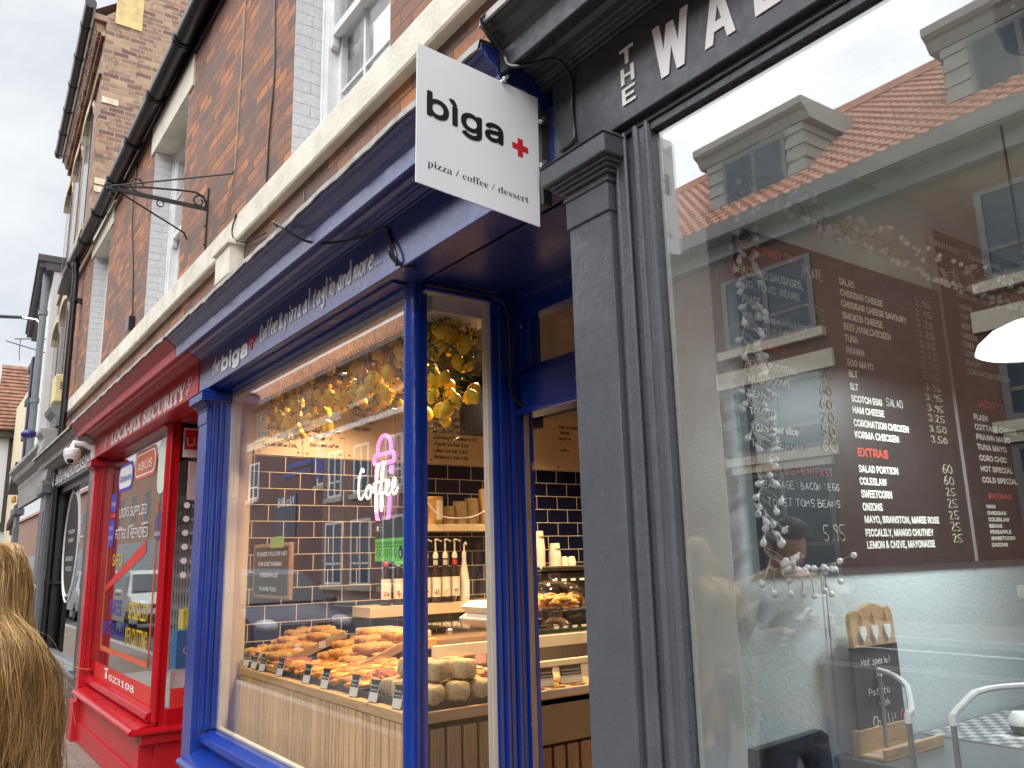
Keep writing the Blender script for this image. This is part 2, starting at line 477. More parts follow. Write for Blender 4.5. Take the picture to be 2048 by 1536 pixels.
MENU=[
('BREAKFAST TRAY', 0.283, 2.452, 0.301, 0.036, 'r'),
('/PLATE', 0.575, 2.426, 0.102, 0.032, 'c'),
('BACON, 2 SAUSAGES,', 0.273, 2.378, 0.299, 0.031, 'w'),
('EGG, TOMS  BEANS', 0.273, 2.338, 0.277, 0.03, 'w'),
('TOAST', 0.278, 2.292, 0.079, 0.028, 'w'),
('with salt ,pepper,knife & fork', 0.274, 2.247, 0.296, 0.025, 'w'),
('eat in or take out', 0.289, 2.214, 0.268, 0.021, 'c'),
('7.95', 0.575, 2.291, 0.097, 0.04, 'y'),
('EXTRAS', 0.297, 2.162, 0.158, 0.026, 'r'),
('BLACK PUDDING', 0.271, 2.104, 0.227, 0.026, 'w'),
('MUSHROOMS', 0.276, 2.061, 0.183, 0.026, 'w'),
('BEANS', 0.27, 2.018, 0.093, 0.026, 'w'),
('TOMATO', 0.27, 1.968, 0.108, 0.027, 'w'),
('TOAST per slice', 0.27, 1.923, 0.207, 0.026, 'w'),
('HASH BROWN', 0.273, 1.879, 0.234, 0.021, 'c'),
('SMALL BREAKFAST.', 0.306, 1.81, 0.328, 0.021, 'p'),
('SAUSAGE 1 BACON 1 EGG', 0.3, 1.769, 0.35, 0.021, 'c'),
('TOAST TOMS BEANS', 0.31, 1.721, 0.336, 0.02, 'c'),
('5.95', 0.552, 1.625, 0.103, 0.045, 'y'),
('60', 0.614, 2.105, 0.061, 0.031, 'y'),
('60', 0.606, 2.056, 0.06, 0.031, 'y'),
('60', 0.603, 2.015, 0.061, 0.031, 'y'),
('20', 0.599, 1.974, 0.063, 0.031, 'y'),
('50', 0.596, 1.931, 0.066, 0.031, 'y'),
('60', 0.588, 1.886, 0.073, 0.031, 'y'),
('SALAD', 0.773, 2.433, 0.084, 0.03, 'w'),
('CHEDDAR CHEESE', 0.773, 2.396, 0.244, 0.028, 'w'),
('CHEDDAR CHEESE SAVOURY', 0.773, 2.359, 0.383, 0.028, 'w'),
('SMOKED CHEESE', 0.771, 2.319, 0.229, 0.029, 'w'),
('BEEF,HAM,CHICKEN', 0.772, 2.283, 0.269, 0.029, 'w'),
('TUNA', 0.77, 2.244, 0.072, 0.029, 'w'),
('PRAWN', 0.771, 2.205, 0.097, 0.028, 'w'),
('EGG MAYO', 0.769, 2.165, 0.145, 0.028, 'w'),
('BLT', 0.77, 2.129, 0.046, 0.028, 'w'),
('SLT', 0.768, 2.088, 0.043, 0.027, 'w'),
('SCOTCH EGG', 0.768, 2.05, 0.171, 0.027, 'w'),
('SALAD', 0.967, 2.053, 0.096, 0.024, 'c'),
('HAM CHEESE', 0.769, 2.014, 0.174, 0.027, 'w'),
('CORONATION CHICKEN', 0.767, 1.973, 0.314, 0.028, 'w'),
('KORMA CHICKEN', 0.765, 1.936, 0.247, 0.028, 'w'),
('EXTRAS', 0.77, 1.88, 0.167, 0.033, 'r'),
('SALAD PORTION', 0.766, 1.831, 0.219, 0.028, 'w'),
('COLESLAW', 0.763, 1.793, 0.147, 0.028, 'w'),
('SWEETCORN', 0.764, 1.754, 0.168, 0.029, 'w'),
('ONIONS', 0.764, 1.715, 0.106, 0.029, 'w'),
('MAYO, BRANSTON, MARIE ROSE', 0.767, 1.678, 0.434, 0.027, 'w'),
('PICCALILY, MANGO CHUTNEY', 0.764, 1.638, 0.391, 0.028, 'w'),
('LEMON & CHIVE, MAYONAISE', 0.765, 1.602, 0.39, 0.028, 'w'),
('2.95', 1.231, 2.44, 0.109, 0.023, 'y'),
('2.95', 1.23, 2.401, 0.109, 0.023, 'y'),
('3.25', 1.229, 2.362, 0.109, 0.023, 'y'),
('3.25', 1.229, 2.324, 0.108, 0.022, 'y'),
('3.25', 1.228, 2.285, 0.108, 0.023, 'y'),
('3.25', 1.227, 2.247, 0.108, 0.022, 'y'),
('3.75', 1.226, 2.209, 0.108, 0.022, 'y'),
('2.95', 1.226, 2.172, 0.108, 0.022, 'y'),
('3.95', 1.225, 2.134, 0.108, 0.022, 'y'),
('3.95', 1.224, 2.097, 0.108, 0.022, 'y'),
('3.95', 1.224, 2.06, 0.107, 0.021, 'y'),
('3.25', 1.223, 2.023, 0.107, 0.022, 'y'),
('3.50', 1.222, 1.987, 0.107, 0.021, 'y'),
('3.50', 1.222, 1.95, 0.106, 0.021, 'y'),
('60', 1.272, 1.848, 0.06, 0.028, 'y'),
('60', 1.273, 1.809, 0.061, 0.027, 'y'),
('25', 1.274, 1.77, 0.061, 0.027, 'y'),
('25', 1.276, 1.731, 0.06, 0.027, 'y'),
('25', 1.277, 1.692, 0.06, 0.027, 'y'),
('25', 1.278, 1.653, 0.061, 0.027, 'y'),
('25', 1.279, 1.615, 0.061, 0.026, 'y'),
('FRENCH BAGUETTS 50p Extra GRANARY OR WHOLEMEAL', 1.396, 2.703, 0.82, 0.031, 'w'),
('LETTUCE, TOM, CUCUMBER', 1.549, 2.559, 0.391, 0.023, 'w'),
('COLESLAW, ONION', 1.555, 2.527, 0.261, 0.023, 'w'),
('CHEESE', 1.553, 2.479, 0.103, 0.025, 'w'),
('HAM', 1.554, 2.442, 0.061, 0.025, 'w'),
('BEEF', 1.554, 2.401, 0.068, 0.027, 'w'),
('CHICKEN', 1.551, 2.364, 0.111, 0.026, 'w'),
('TUNA', 1.548, 2.329, 0.08, 0.028, 'w'),
('COTTAGE CHEESE', 1.549, 2.293, 0.256, 0.026, 'w'),
('PRAWN', 1.55, 2.257, 0.104, 0.028, 'w'),
('CORONATION CHICKEN', 1.549, 2.225, 0.339, 0.027, 'w'),
('JACKETS', 1.586, 2.106, 0.209, 0.033, 'r'),
('PLAIN', 1.548, 2.054, 0.103, 0.027, 'w'),
('COTTAGE CHEESE', 1.545, 2.017, 0.329, 0.027, 'w'),
('PRAWN MAYO', 1.545, 1.981, 0.263, 0.026, 'w'),
('TUNA MAYO', 1.542, 1.944, 0.225, 0.026, 'w'),
('CORO CHIC', 1.545, 1.904, 0.209, 0.026, 'w'),
('HOT SPECIAL', 1.544, 1.865, 0.246, 0.025, 'w'),
('COLD SPECIAL', 1.544, 1.825, 0.27, 0.025, 'w'),
('EXTRAS', 1.572, 1.769, 0.179, 0.021, 'r'),
('HAM', 1.546, 1.733, 0.064, 0.016, 'w'),
('CHEDDAR', 1.546, 1.71, 0.142, 0.016, 'w'),
('COLESLAW', 1.547, 1.687, 0.157, 0.016, 'w'),
('BEANS', 1.547, 1.664, 0.095, 0.016, 'w'),
('PINEAPPLE', 1.548, 1.643, 0.157, 0.016, 'w'),
('SWEETCORN', 1.549, 1.621, 0.181, 0.015, 'w'),
('ONIONS', 1.545, 1.598, 0.118, 0.016, 'w'),
]

# ---------------------------------------------------------------- palette
BLUE = paint('blue_gloss', (0.004, 0.034, 0.27), 0.15, 0.22, (14, 14, 2), chips=(0.765, (0.30, 0.26, 0.24)), dirt=0.3, dirtcol=(0.02, 0.025, 0.06))
BLUEB = paint('blue_gloss_boards', (0.009, 0.030, 0.21), 0.33, 0.12, (40, 6, 6))
BLUEC = paint('blue_gloss_chipped', (0.004, 0.034, 0.27), 0.16, 0.18, (14, 14, 1.5), chips=(0.70, (0.42, 0.33, 0.27)))
RED = paint('red_gloss', (0.46, 0.006, 0.012), 0.2, 0.14, (14, 14, 2), dirt=0.4, dirtcol=(0.12, 0.02, 0.02))
REDD = paint('red_gloss_dull', (0.50, 0.013, 0.022), 0.32, 0.08, (30, 5, 5), dirt=0.35, dirtcol=(0.2, 0.06, 0.05))
DARK = paint('slate_grey_gloss', (0.09, 0.10, 0.115), 0.28, 0.22, (14, 14, 1.5))
DARKB = paint('slate_grey_boards', (0.05, 0.055, 0.064), 0.3, 0.18, (30, 5, 5))
DARKC = paint('slate_grey_chipped', (0.045, 0.05, 0.058), 0.28, 0.3, (14, 14, 1.5), chips=(0.72, (0.5, 0.47, 0.42)))
BLACKP = paint('black_gloss', (0.012, 0.012, 0.013), 0.2, 0.2)
GREYP = paint('pale_grey_paint', (0.33, 0.33, 0.32), 0.45, 0.25, (30, 5, 5), dirt=0.6)
GREYM = paint('mid_grey_paint', (0.17, 0.18, 0.19), 0.4, 0.2)
CREAM = paint('cream_masonry', (0.78, 0.74, 0.62), 0.6, 0.35, (6, 6, 6), dirt=0.45, dirtcol=(0.35, 0.3, 0.22))
WHITE = paint('white_timber', (0.78, 0.79, 0.79), 0.4, 0.15)
CREAMF = paint('cream_timber', (0.74, 0.69, 0.58), 0.45, 0.15)
IVORY = paint('ivory_timber', (0.62, 0.64, 0.60), 0.5, 0.2)
GLASS = glassmat('shop_glass', .95, f0=0.055, dirt=0.03)
GLASSR = glassmat('big_shop_glass', 1.25, f0=0.145, dirt=0.01)
GLASSU = glassmat('sash_glass', 1.0, f0=0.06)
CLEAR = glassmat('clear_acrylic', 0.8, f0=0.03)
BRICK = brick('weathered_red_brick', (0.48, 0.20, 0.095), (0.20, 0.125, 0.10), (0.16, 0.115, 0.09), 'x', joint=0.0055,
              patch=(2.6, 0.38, 0.62, 0.72), patchcol=(0.20, 0.15, 0.135), third=((0.62, 0.25, 0.10), 0.60))
BRICKT = brick('mottled_stock_brick', (0.42, 0.29, 0.17), (0.15, 0.075, 0.062), (0.36, 0.29, 0.22), 'y', size=(0.235, 0.082), joint=0.009,
               patch=(7, 0.55, 0.62, 0.5), patchcol=(0.10, 0.06, 0.055), third=((0.38, 0.085, 0.055), 0.86))
BRICKTF = brick('mottled_stock_brick_front', (0.40, 0.27, 0.16), (0.2, 0.085, 0.06), (0.36, 0.29, 0.22), 'x', size=(0.235, 0.082), joint=0.009,
                patch=(7, 0.55, 0.62, 0.5), patchcol=(0.12, 0.07, 0.06), third=((0.38, 0.085, 0.055), 0.8))
WBRICK = brick('white_painted_brick', (0.76, 0.77, 0.77), (0.72, 0.73, 0.74), (0.6, 0.6, 0.6), 'y', joint=0.004, rough=0.55, bstr=0.8)
LEAD = plain('lead_flashing', (0.30, 0.29, 0.26), 0.6, 0.4, 14, 0.5, 30)
PLASTIC = plain('black_plastic', (0.013, 0.013, 0.014), 0.28, 0.2, 3, 0.08, 8)
IRON = plain('black_iron', (0.02, 0.018, 0.017), 0.5, 0.3, 20, 0.3, 90)
STEEL = plain('bright_steel', (0.6, 0.6, 0.6), 0.22, 0.05, 8, 0, metal=1.0)
NET = plain('net_curtain', (0.58, 0.6, 0.62), 0.9, 0.1, 3)
ROOFB = plain('dark_boards', (0.03, 0.03, 0.032), 0.6, 0.2)

# ---------------------------------------------------------------- ground
m, nt_, b_ = base('asphalt')
_v = coords(nt_, kind='Position')
_c = ramp(nt_, noise_n(nt_, _v, 1.3, 6), [(0.3, (0.05, 0.05, 0.052)), (0.7, (0.085, 0.083, 0.08))])
_c = mixc(nt_, 0.6, _c, ramp(nt_, noise_n(nt_, _v, 220, 2), [(0.35, (0.45, 0.45, 0.45)), (0.65, (1, 1, 1))]), 'MULTIPLY')
nt_.links.new(_c, b_.inputs['Base Color']); b_.inputs['Roughness'].default_value = 0.8
bump(nt_, b_, noise_n(nt_, _v, 160, 3), 0.5, 0.006)
ASPH = m
PAVE = brick('worn_paving_bricks', (0.30, 0.235, 0.19), (0.23, 0.17, 0.14), (0.12, 0.10, 0.085), 'x', rough=0.8)
# paving lies flat: rebuild its coordinates from x and y
for n_ in PAVE.node_tree.nodes:
    if n_.type == 'COMBXYZ':
        sx_ = [q for q in PAVE.node_tree.nodes if q.type == 'SEPXYZ'][0]
        PAVE.node_tree.links.new(sx_.outputs[1], n_.inputs[0]); PAVE.node_tree.links.new(sx_.outputs[0], n_.inputs[1])
g = MB().box(-260, 160, -90, 60, -0.62, -0.12)
struct('ground', g, ASPH)
g = MB().box(-260, 160, -13.6, -2.4, -0.12, -0.11); struct('road', g, ASPH)
g = MB().box(-260, 160, -2.25, 0.6, -0.12, 0.0); struct('pavement', g, PAVE)
KERB = plain('granite_kerb', (0.33, 0.32, 0.31), 0.7, 0.2, 20, 0.3)
g = MB()
for i in range(-60, 40): g.box(i * 0.9, i * 0.9 + 0.892, -2.4, -2.25, -0.12, 0.004)
struct('kerb', g, KERB, bevel=0.008)
g = MB().box(-260, 160, -19.5, -13.75, -0.12, 0.0); struct('far_pavement', g, PAVE)
g = MB()
for i in range(-60, 40): g.box(i * 0.9, i * 0.9 + 0.892, -13.75, -13.6, -0.12, 0.004)
struct('far_kerb', g, KERB, bevel=0.008)
WHP = plain('road_paint_white', (0.66, 0.66, 0.64), 0.7, 0.25, 9)
g = MB().box(-120, 60, -12.72, -12.58, -0.11, -0.106)
struct('edge_line', g, WHP)
g = MB()
for y in (-10.55, -10.3): g.box(-120, 60, y, y + 0.07, -0.11, -0.106)
struct('bay_lines', g, plain('road_paint_worn', (0.32, 0.31, 0.28), 0.7, 0.3, 9))
g = MB()
for i in range(-30, 14): g.box(i * 4.0, i * 4.0 + 2.0, -7.0, -6.9, -0.11, -0.106)
struct('centre_line', g, WHP)

# ---------------------------------------------------------------- red brick building with the shops
bld = thing('brick_building', 'weathered orange and purple brick terrace building above the blue, red and grey shopfronts', 'building', (-5, 0.15, 0))
WIN = [(-11.45, -10.30), (-8.05, -6.82), (-4.27, -3.03), (-0.35, 0.88)]
ZB, ZT = 3.83, 5.62
g = MB()
xs = [-13.0] + [q for a in WIN for q in a] + [3.2]
for i in range(0, len(xs), 2): g.box(xs[i], xs[i + 1], 0, 0.28, 3.0, 6.0)
for a, b in WIN: g.box(a, b, 0, 0.28, 3.0, ZB); g.box(a, b, 0.001, 0.28, ZT + 0.29, 6.0)
obj('front_wall', g, BRICK, bld)
g = MB().box(-13.0, 3.2, 6.2, 6.4, 0, 6.0).box(3.0, 3.2, 0.28, 6.2, 0, 6.0).box(-13.0, -12.8, 0.28, 6.2, 0, 6.0)
obj('rear_wall', g, BRICK, bld)
g = MB(); random.seed(3)
xx = -13.0
while xx < 3.2:
    x2 = min(3.2, xx + random.uniform(1.4, 2.4))
    g.prism([(0.0, 3.66), (-0.052, 3.655 + random.uniform(-.004, .004)), (-0.06, 3.67), (-0.062, 3.825), (-0.05, 3.84), (0.0, 3.845)], xx, x2 - 0.003, 'x'); xx = x2
obj('string_course', g, CREAM, bld, bevel=0.004)
for i, (a, b) in enumerate(WIN):
    for q0 in (a, b - .004): obj('window_reveal', MB().box(q0, q0 + 0.004, 0.0, 0.2, ZB, ZT), WBRICK, bld)
    g = MB().box(a - 0.13, b + 0.16, -0.018, 0.2, ZT, ZT + 0.30)
    obj('lintel', g, CREAM, bld, bevel=0.004)
    y = 0.17
    g = MB()
    for (q0, q1) in ((a + 0.005, a + 0.095), (b - 0.095, b - 0.005)): g.box(q0, q1, y, y + 0.12, ZB + 0.02, ZT - 0.002)
    g.box(a + 0.095, b - 0.095, y, y + 0.12, ZT - 0.08, ZT - 0.002)
    g.box(a + 0.095, b - 0.095, y - 0.03, y + 0.12, ZB + 0.015, ZB + 0.075)
    for q0 in (a + 0.02, b - 0.042): g.box(q0, q0 + 0.022, y - 0.012, y, ZB + 0.02, ZT - 0.01)
    wf = obj('window', g, WHITE, bld, bevel=0.005)
    zm = 4.72
    g = MB(); s0, s1 = a + 0.095, b - 0.095
    # lower sash sits further in, upper sash forward
    def sash(g, z0, z1, yy, bot, top):
        g.box(s0, s0 + 0.045, yy, yy + 0.045, z0, z1); g.box(s1 - 0.045, s1, yy, yy + 0.045, z0, z1)
        g.box(s0 + 0.045, s1 - 0.045, yy, yy + 0.045, z0, z0 + bot); g.box(s0 + 0.045, s1 - 0.045, yy, yy + 0.045, z1 - top, z1)
        for k in (1, 2):
            q = s0 + (s1 - s0) * k / 3; g.box(q - 0.011, q + 0.011, yy + 0.008, yy + 0.04, z0 + bot, z1 - top)
        q = (z0 + bot + z1 - top) / 2; g.box(s0 + 0.045, s1 - 0.045, yy + 0.01, yy + 0.038, q - 0.011, q + 0.011)
    sash(g, ZB + 0.075, zm + 0.03, y + 0.065, 0.07, 0.04)
    obj('sash', g, WHITE, wf, bevel=0.003)
    g = MB(); sash(g, zm - 0.03, ZT - 0.08, y + 0.012, 0.055, 0.04)
    for q in (s0, s1 - 0.045): g.prism([(q, zm - 0.03), (q + 0.045, zm - 0.03), (q + 0.04, zm - 0.09), (q + 0.02, zm - 0.105), (q + 0.004, zm - 0.09)], y + 0.012, y + 0.057, 'y')
    obj('sash', g, WHITE, wf, bevel=0.003)
    obj('pane', MB().box(s0 + 0.03, s1 - 0.03, y + 0.085, y + 0.089, ZB + 0.1, zm).box(s0 + 0.03, s1 - 0.03, y + 0.032, y + 0.036, zm, ZT - 0.1), GLASSU, wf)
    g = MB(); k = 60
    for j in range(k):
        q0, q1 = a + (b - a) * j / k, a + (b - a) * (j + 1) / k
        g.quad((q0, 0.36 + 0.02 * sin(j * 1.3), ZB), (q1, 0.36 + 0.02 * sin((j + 1) * 1.3), ZB), (q1, 0.36 + 0.02 * sin((j + 1) * 1.3), ZT), (q0, 0.36 + 0.02 * sin(j * 1.3), ZT))
    obj('curtain', g, NET, wf)
# eaves, gutter, roof
g = MB().prism([(0.0, 5.93), (-0.028, 5.93), (-0.03, 5.95), (-0.03, 6.12), (0.0, 6.12)], -13.0, 3.2, 'x')
obj('fascia_board', g, PLASTIC, bld, bevel=0.004)
def gz(x): return 6.05 + (x + 6) * 0.03
g = MB(); R = 0.078; GY = -0.115
prof = [(GY + R * cos(t), R * sin(t)) for t in [pi + pi * i / 12 for i in range(13)]] + [(GY + (R - .006) * cos(t), (R - .006) * sin(t)) for t in [2 * pi - pi * i / 12 for i in range(13)]]
n = len(prof)
g.add([(-13.02, p[0], p[1] + gz(-13.02)) for p in prof] + [(3.2, p[0], p[1] + gz(-13.02) + (3.2 + 13.02) * 0.03) for p in prof],
      [(i, (i + 1) % n, n + (i + 1) % n, n + i) for i in range(n)] + [tuple(range(n)), tuple(range(n, 2 * n))])
gut = obj('gutter', g, PLASTIC, bld, smooth=True)
x = -12.6
while x < 3:
    g = MB(); c = gz(x)
    pr = [(GY + (R + .012) * cos(t), (R + .012) * sin(t) + c) for t in [pi * 0.97 + pi * 1.06 * i / 10 for i in range(11)]]
    pr2 = [(GY + (R + .001) * cos(t), (R + .001) * sin(t) + c) for t in [pi * 0.97 + pi * 1.06 * i / 10 for i in range(11)]][::-1]
    g.prism(pr + pr2, x, x + 0.05, 'x'); g.prism(pr + pr2, x + 0.07, x + 0.085, 'x')
    obj('gutter_bracket', g, PLASTIC, gut, smooth=True); x += 0.98
g = MB().add([(-13.05, -0.09, 6.15), (3.2, -0.09, 6.15), (3.2, 3.3, 8.0), (-13.05, 3.3, 8.0), (-13.05, 6.4, 6.0), (3.2, 6.4, 6.0)], [(0, 1, 2, 3), (3, 2, 5, 4)])
sl = [(q[0], q[1], q[2] - 0.09) for q in g.v]; g.add(sl, [(3, 2, 1, 0), (4, 5, 2, 3)])
ROOFT = plain('clay_tile_brown', (0.20, 0.09, 0.055), 0.8, 0.35, 8, 0.5, 20)
obj('roof', g, ROOFT, bld)
g = MB(); px, py = -12.28, -0.10
g.tube([(px, GY, gz(px) - 0.08), (px, GY, gz(px) - 0.16)], 0.05, 12); g.tube([(px, GY, gz(px) - 0.15), (px, py, gz(px) - 0.3), (px, py, gz(px) - 0.45)], 0.042, 12)
g.tube([(px, py, gz(px) - 0.38), (px, py, 0.05)], 0.043, 14)
for z in (5.2, 3.3, 1.4): g.tube([(px, py, z), (px, py, z + 0.07)], 0.052, 12); g.box(px - .09, px + .09, -0.09, -0.0, z + .02, z + .05)
obj('downpipe', g, PLASTIC, bld, smooth=True)
# thin cables clipped to the brickwork
def cable(name, label, pts, r, mat, grp=None):
    P = [Vector(p) for p in pts]; Q = []
    for i in range(len(P) - 1):
        p0, p1, p2, p3 = P[max(i - 1, 0)], P[i], P[i + 1], P[min(i + 2, len(P) - 1)]
        for k in range(6):
            t = k / 6; Q.append(0.5 * ((2 * p1) + (p2 - p0) * t + (2 * p0 - 5 * p1 + 4 * p2 - p3) * t * t + (3 * p1 - p0 - 3 * p2 + p3) * t ** 3))
    Q.append(P[-1])
    o = obj(name, MB().tube(Q, r, 6), mat, loc=P[0], smooth=True)
    return tag(o, label, 'cable', grp)
PALEC = plain('pale_cable', (0.42, 0.33, 0.25), 0.6); WHC = plain('white_cable', (0.75, 0.74, 0.72), 0.45)
cable('cable', 'thin black cable running straight up the brick wall beside the nearest sash window', [(-4.62, -.008, 5.9), (-4.63, -.012, 5.2), (-4.6, -.008, 4.6), (-4.64, -.01, 4.2), (-4.66, -.008, 3.86)], .006, PLASTIC)
cable('cable', 'thin pale buff cable hanging down the brick wall above the iron bracket', [(-5.27, -.008, 5.9), (-5.29, -.01, 5.2), (-5.33, -.008, 4.4), (-5.36, -.01, 4.22), (-5.52, -.03, 3.98), (-5.66, -.03, 3.86)], .005, PALEC)
cable('cable', 'black cable between the second and third sash windows, ending in a small box', [(-8.95, -.008, 5.9), (-8.9, -.02, 5.2), (-8.75, -.01, 4.7), (-8.62, -.012, 4.3), (-8.55, -.01, 4.0)], .008, PLASTIC)
b = obj('junction_box', MB().box(-8.62, -8.45, -.06, 0, 3.88, 4.03), PLASTIC, loc=(-8.53, 0, 3.88), bevel=.006); tag(b, 'small black junction box on the brick wall above the cream stone band', 'junction box')

# ---------------------------------------------------------------- blue shopfront
blue = thing('blue_shopfront', 'glossy royal blue painted shopfront with hand lettered fascia and recessed doorway', 'shopfront', (-3.6, 0, 0))
def cornice(g, x0, x1, dz=0.0, k=1.0):
    pr = [(0.0, 2.915), (-.15, 2.915), (-.153, 2.932), (-.168, 2.936), (-.176, 2.952), (-.20, 2.957), (-.215, 2.966), (-.278, 2.966), (-.283, 2.922), (-.297, 2.922), (-.300, 2.988), (-.307, 2.992), (-.312, 3.004), (-.325, 3.012), (-.342, 3.024), (-.351, 3.038), (-.362, 3.043), (-.364, 3.066), (0.0, 3.085)]
    return g.prism([(p[0] * k, p[1] + dz) for p in pr], x0, x1, 'x')
def flashing(x0, x1, dz, parent, seed):
    rnd = random.Random(seed); g = MB(); x = x0; row = []
    while x < x1 + 0.001:
        d = noise.noise(Vector((x * 5, seed, 0))) * .011 + noise.noise(Vector((x * 17, seed, 3))) * .006
        row.append(((x, 0.0, 3.115 + dz + d * .5), (x, -.1, 3.10 + dz + d * .6), (x, -.366 + d * .3, 3.078 + dz + d), (x, -.374 + d * .5, 3.045 + dz + d * 2.0), (x, -.366 + d * .4, 3.043 + dz + d * 2.0), (x, -.358, 3.070 + dz + d), (x, 0.0, 3.09 + dz)))
        x += 0.05
    vs = [p for r in row for p in r]; k = 7
    g.add(vs, [(i * k + j, (i + 1) * k + j, (i + 1) * k + (j + 1) % k, i * k + (j + 1) % k) for i in range(len(row) - 1) for j in range(k)])
    obj('lead_flashing', g, LEAD, parent, smooth=True, sharp=60)
obj('cornice', cornice(MB(), -5.43, -1.752), BLUEB, blue, bevel=.003)
flashing(-5.45, -1.74, 0, blue, 2)
fas = obj('fascia', MB().box(-5.43, -1.70, -.14, 0.02, 2.70, 2.915), BLUEB, blue, bevel=.004)
WLET = plain('white_signwriting', (0.88, 0.88, 0.87), 0.5, 0.06, 30)
_pb = BLUEB.node_tree.nodes['Principled BSDF']; _pb.inputs['Coat Weight'].default_value = .7; _pb.inputs['Coat Roughness'].default_value = .22
for m__ in (BLUEB, BLUE): m__.node_tree.nodes['Principled BSDF'].inputs['Specular IOR Level'].default_value = .75
RLET = plain('red_signwriting', (0.55, 0.03, 0.04), 0.5)
def onf(x, z, y=-.1405): return (x, y, z)
g = MB()
hand(g, 'the', onf(-5.13, 2.765), (1, 0, .02), (0, 0, 1), .085, .14, r=.0055, seed=4)
letters(g, 'bi' + 'ga', onf(-4.94, 2.752), (1, 0, 0), (0, 0, 1), width=.47, cap=.125, bold=.008)
hand(g, 'Coffee & pizza al taglio and more...', onf(-4.26, 2.772), (1, 0, 0), (0, 0, 1), .088, 1.44, r=.0048, jit=.10, seed=11)
obj('lettering', g, WLET, fas)
g = MB().box(-4.45, -4.345, -.1435, -.141, 2.800, 2.826).box(-4.411, -4.384, -.1437, -.1412, 2.765, 2.861)
obj('lettering', g, RLET, fas)
def pilaster(parent, x0, x1, yf, mat, base_z=0.0, capz=2.70, neck=2.34, matc=None):
    g = MB().box(x0, x1, yf, 0.02, base_z, 2.56)
    p = obj('pilaster', g, mat, parent, bevel=.006)
    g = MB()
    q = capz - 2.70
    g.box(x0 - .004, x1 + .004, yf - .006, 0.02, 2.478 + q, 2.560 + q)
    for (z0, z1, e) in ((2.560, 2.572, .010), (2.572, 2.582, .007), (2.582, 2.593, .018), (2.593, 2.603, .028), (2.603, 2.613, .038)):
        g.box(x0 - e, x1 + e, yf - e, 0.02, z0 + q, z1 + q)
    g.box(x0 - .052, x1 + .052, yf - .055, 0.02, 2.613 + q, 2.668 + q)
    g.hexa([(x0 - .057, yf - .062, 2.668 + q), (x1 + .057, yf - .062, 2.668 + q), (x1 + .057, 0.02, 2.668 + q), (x0 - .057, 0.02, 2.668 + q), (x0 - .03, yf - .03, capz - .006), (x1 + .03, yf - .03, capz - .006), (x1 + .03, .02, capz - .006), (x0 - .03, .02, capz - .006)])
    obj('capital', g, matc or mat, p, bevel=.004)
    return p
pilaster(blue, -5.43, -5.235, -.13, BLUE)
# jamb mouldings between pilaster and glass
def jamb(g, x, side, z0, z1, y0=-.13):
    """stepped mouldings from the pilaster side back to the glass; side +1 faces +x"""
    s = side
    for (a, b, d) in ((y0 + .012, y0 + .035, .006), (y0 + .035, -.055, .016), (-.055, -.03, .024), (-.03, .03, .034)):
        g.box(x, x + s * d, a, b, z0, z1)
    g.tube([(x + s * .014, y0 + .035, z0), (x + s * .014, y0 + .035, z1)], .009, 8)
    g.tube([(x + s * .028, -.055, z0), (x + s * .028, -.055, z1)], .010, 8)
    return g
g = jamb(MB(), -5.235, 1, .66, 2.70)
g.box(-5.20, -2.80, -.04, .03, 2.672, 2.70).box(-5.235, -2.80, -.10, -.04, 2.688, 2.70)
g.prism([(-.055, .56), (-.085, .60), (-.075, .628), (-.03, .655), (.03, .656), (.03, .56)], -5.235, -2.76, 'x')
obj('window_frame', g, BLUE, blue, bevel=.003)
g = MB(); pr = [(-.13, .535), (-.165, .53), (-.195, .522), (-.205, .508), (-.20, .492), (-.18, .485), (-.13, .485), (0.0, .485), (0.0, .565), (-.06, .56)]
g.prism(pr, -5.235, -2.70, 'x'); g.box(-2.76, -2.66, -.13, .5, .485, .55)
obj('window_sill', g, BLUE, blue, smooth=True)
g = MB().box(-5.235, -2.72, -.11, .0, .0, .485).box(-2.77, -2.68, .0, .5, 0, .485)
for x in (-4.95, -3.95): g.box(x, x + .85, -.118, -.11, .1, .40)
obj('stall_riser', g, BLUEB, blue, bevel=.006)
obj('glass', MB().box(-5.20, -2.825, -.003, .003, .656, 2.672), GLASS, blue)
g = MB().box(-5.20, -5.165, .004, .06, .66, 2.672).box(-5.165, -2.83, .004, .05, 2.635, 2.672).box(-5.165, -2.83, .004, .03, .657, .672)
obj('inner_bead', g, CREAMF, blue, bevel=.003)
g = MB(); c = (-2.802, -.006)
g.tube([(c[0], c[1], .66), (c[0], c[1], 2.70)], .036, 24)
g.box(-2.84, -2.785, .012, .05, .55, 2.70)
g.box(c[0] - .045, c[0] + .045, c[1] - .045, c[1] + .06, .5, .66)
obj('corner_post', g, BLUE, blue, smooth=True)
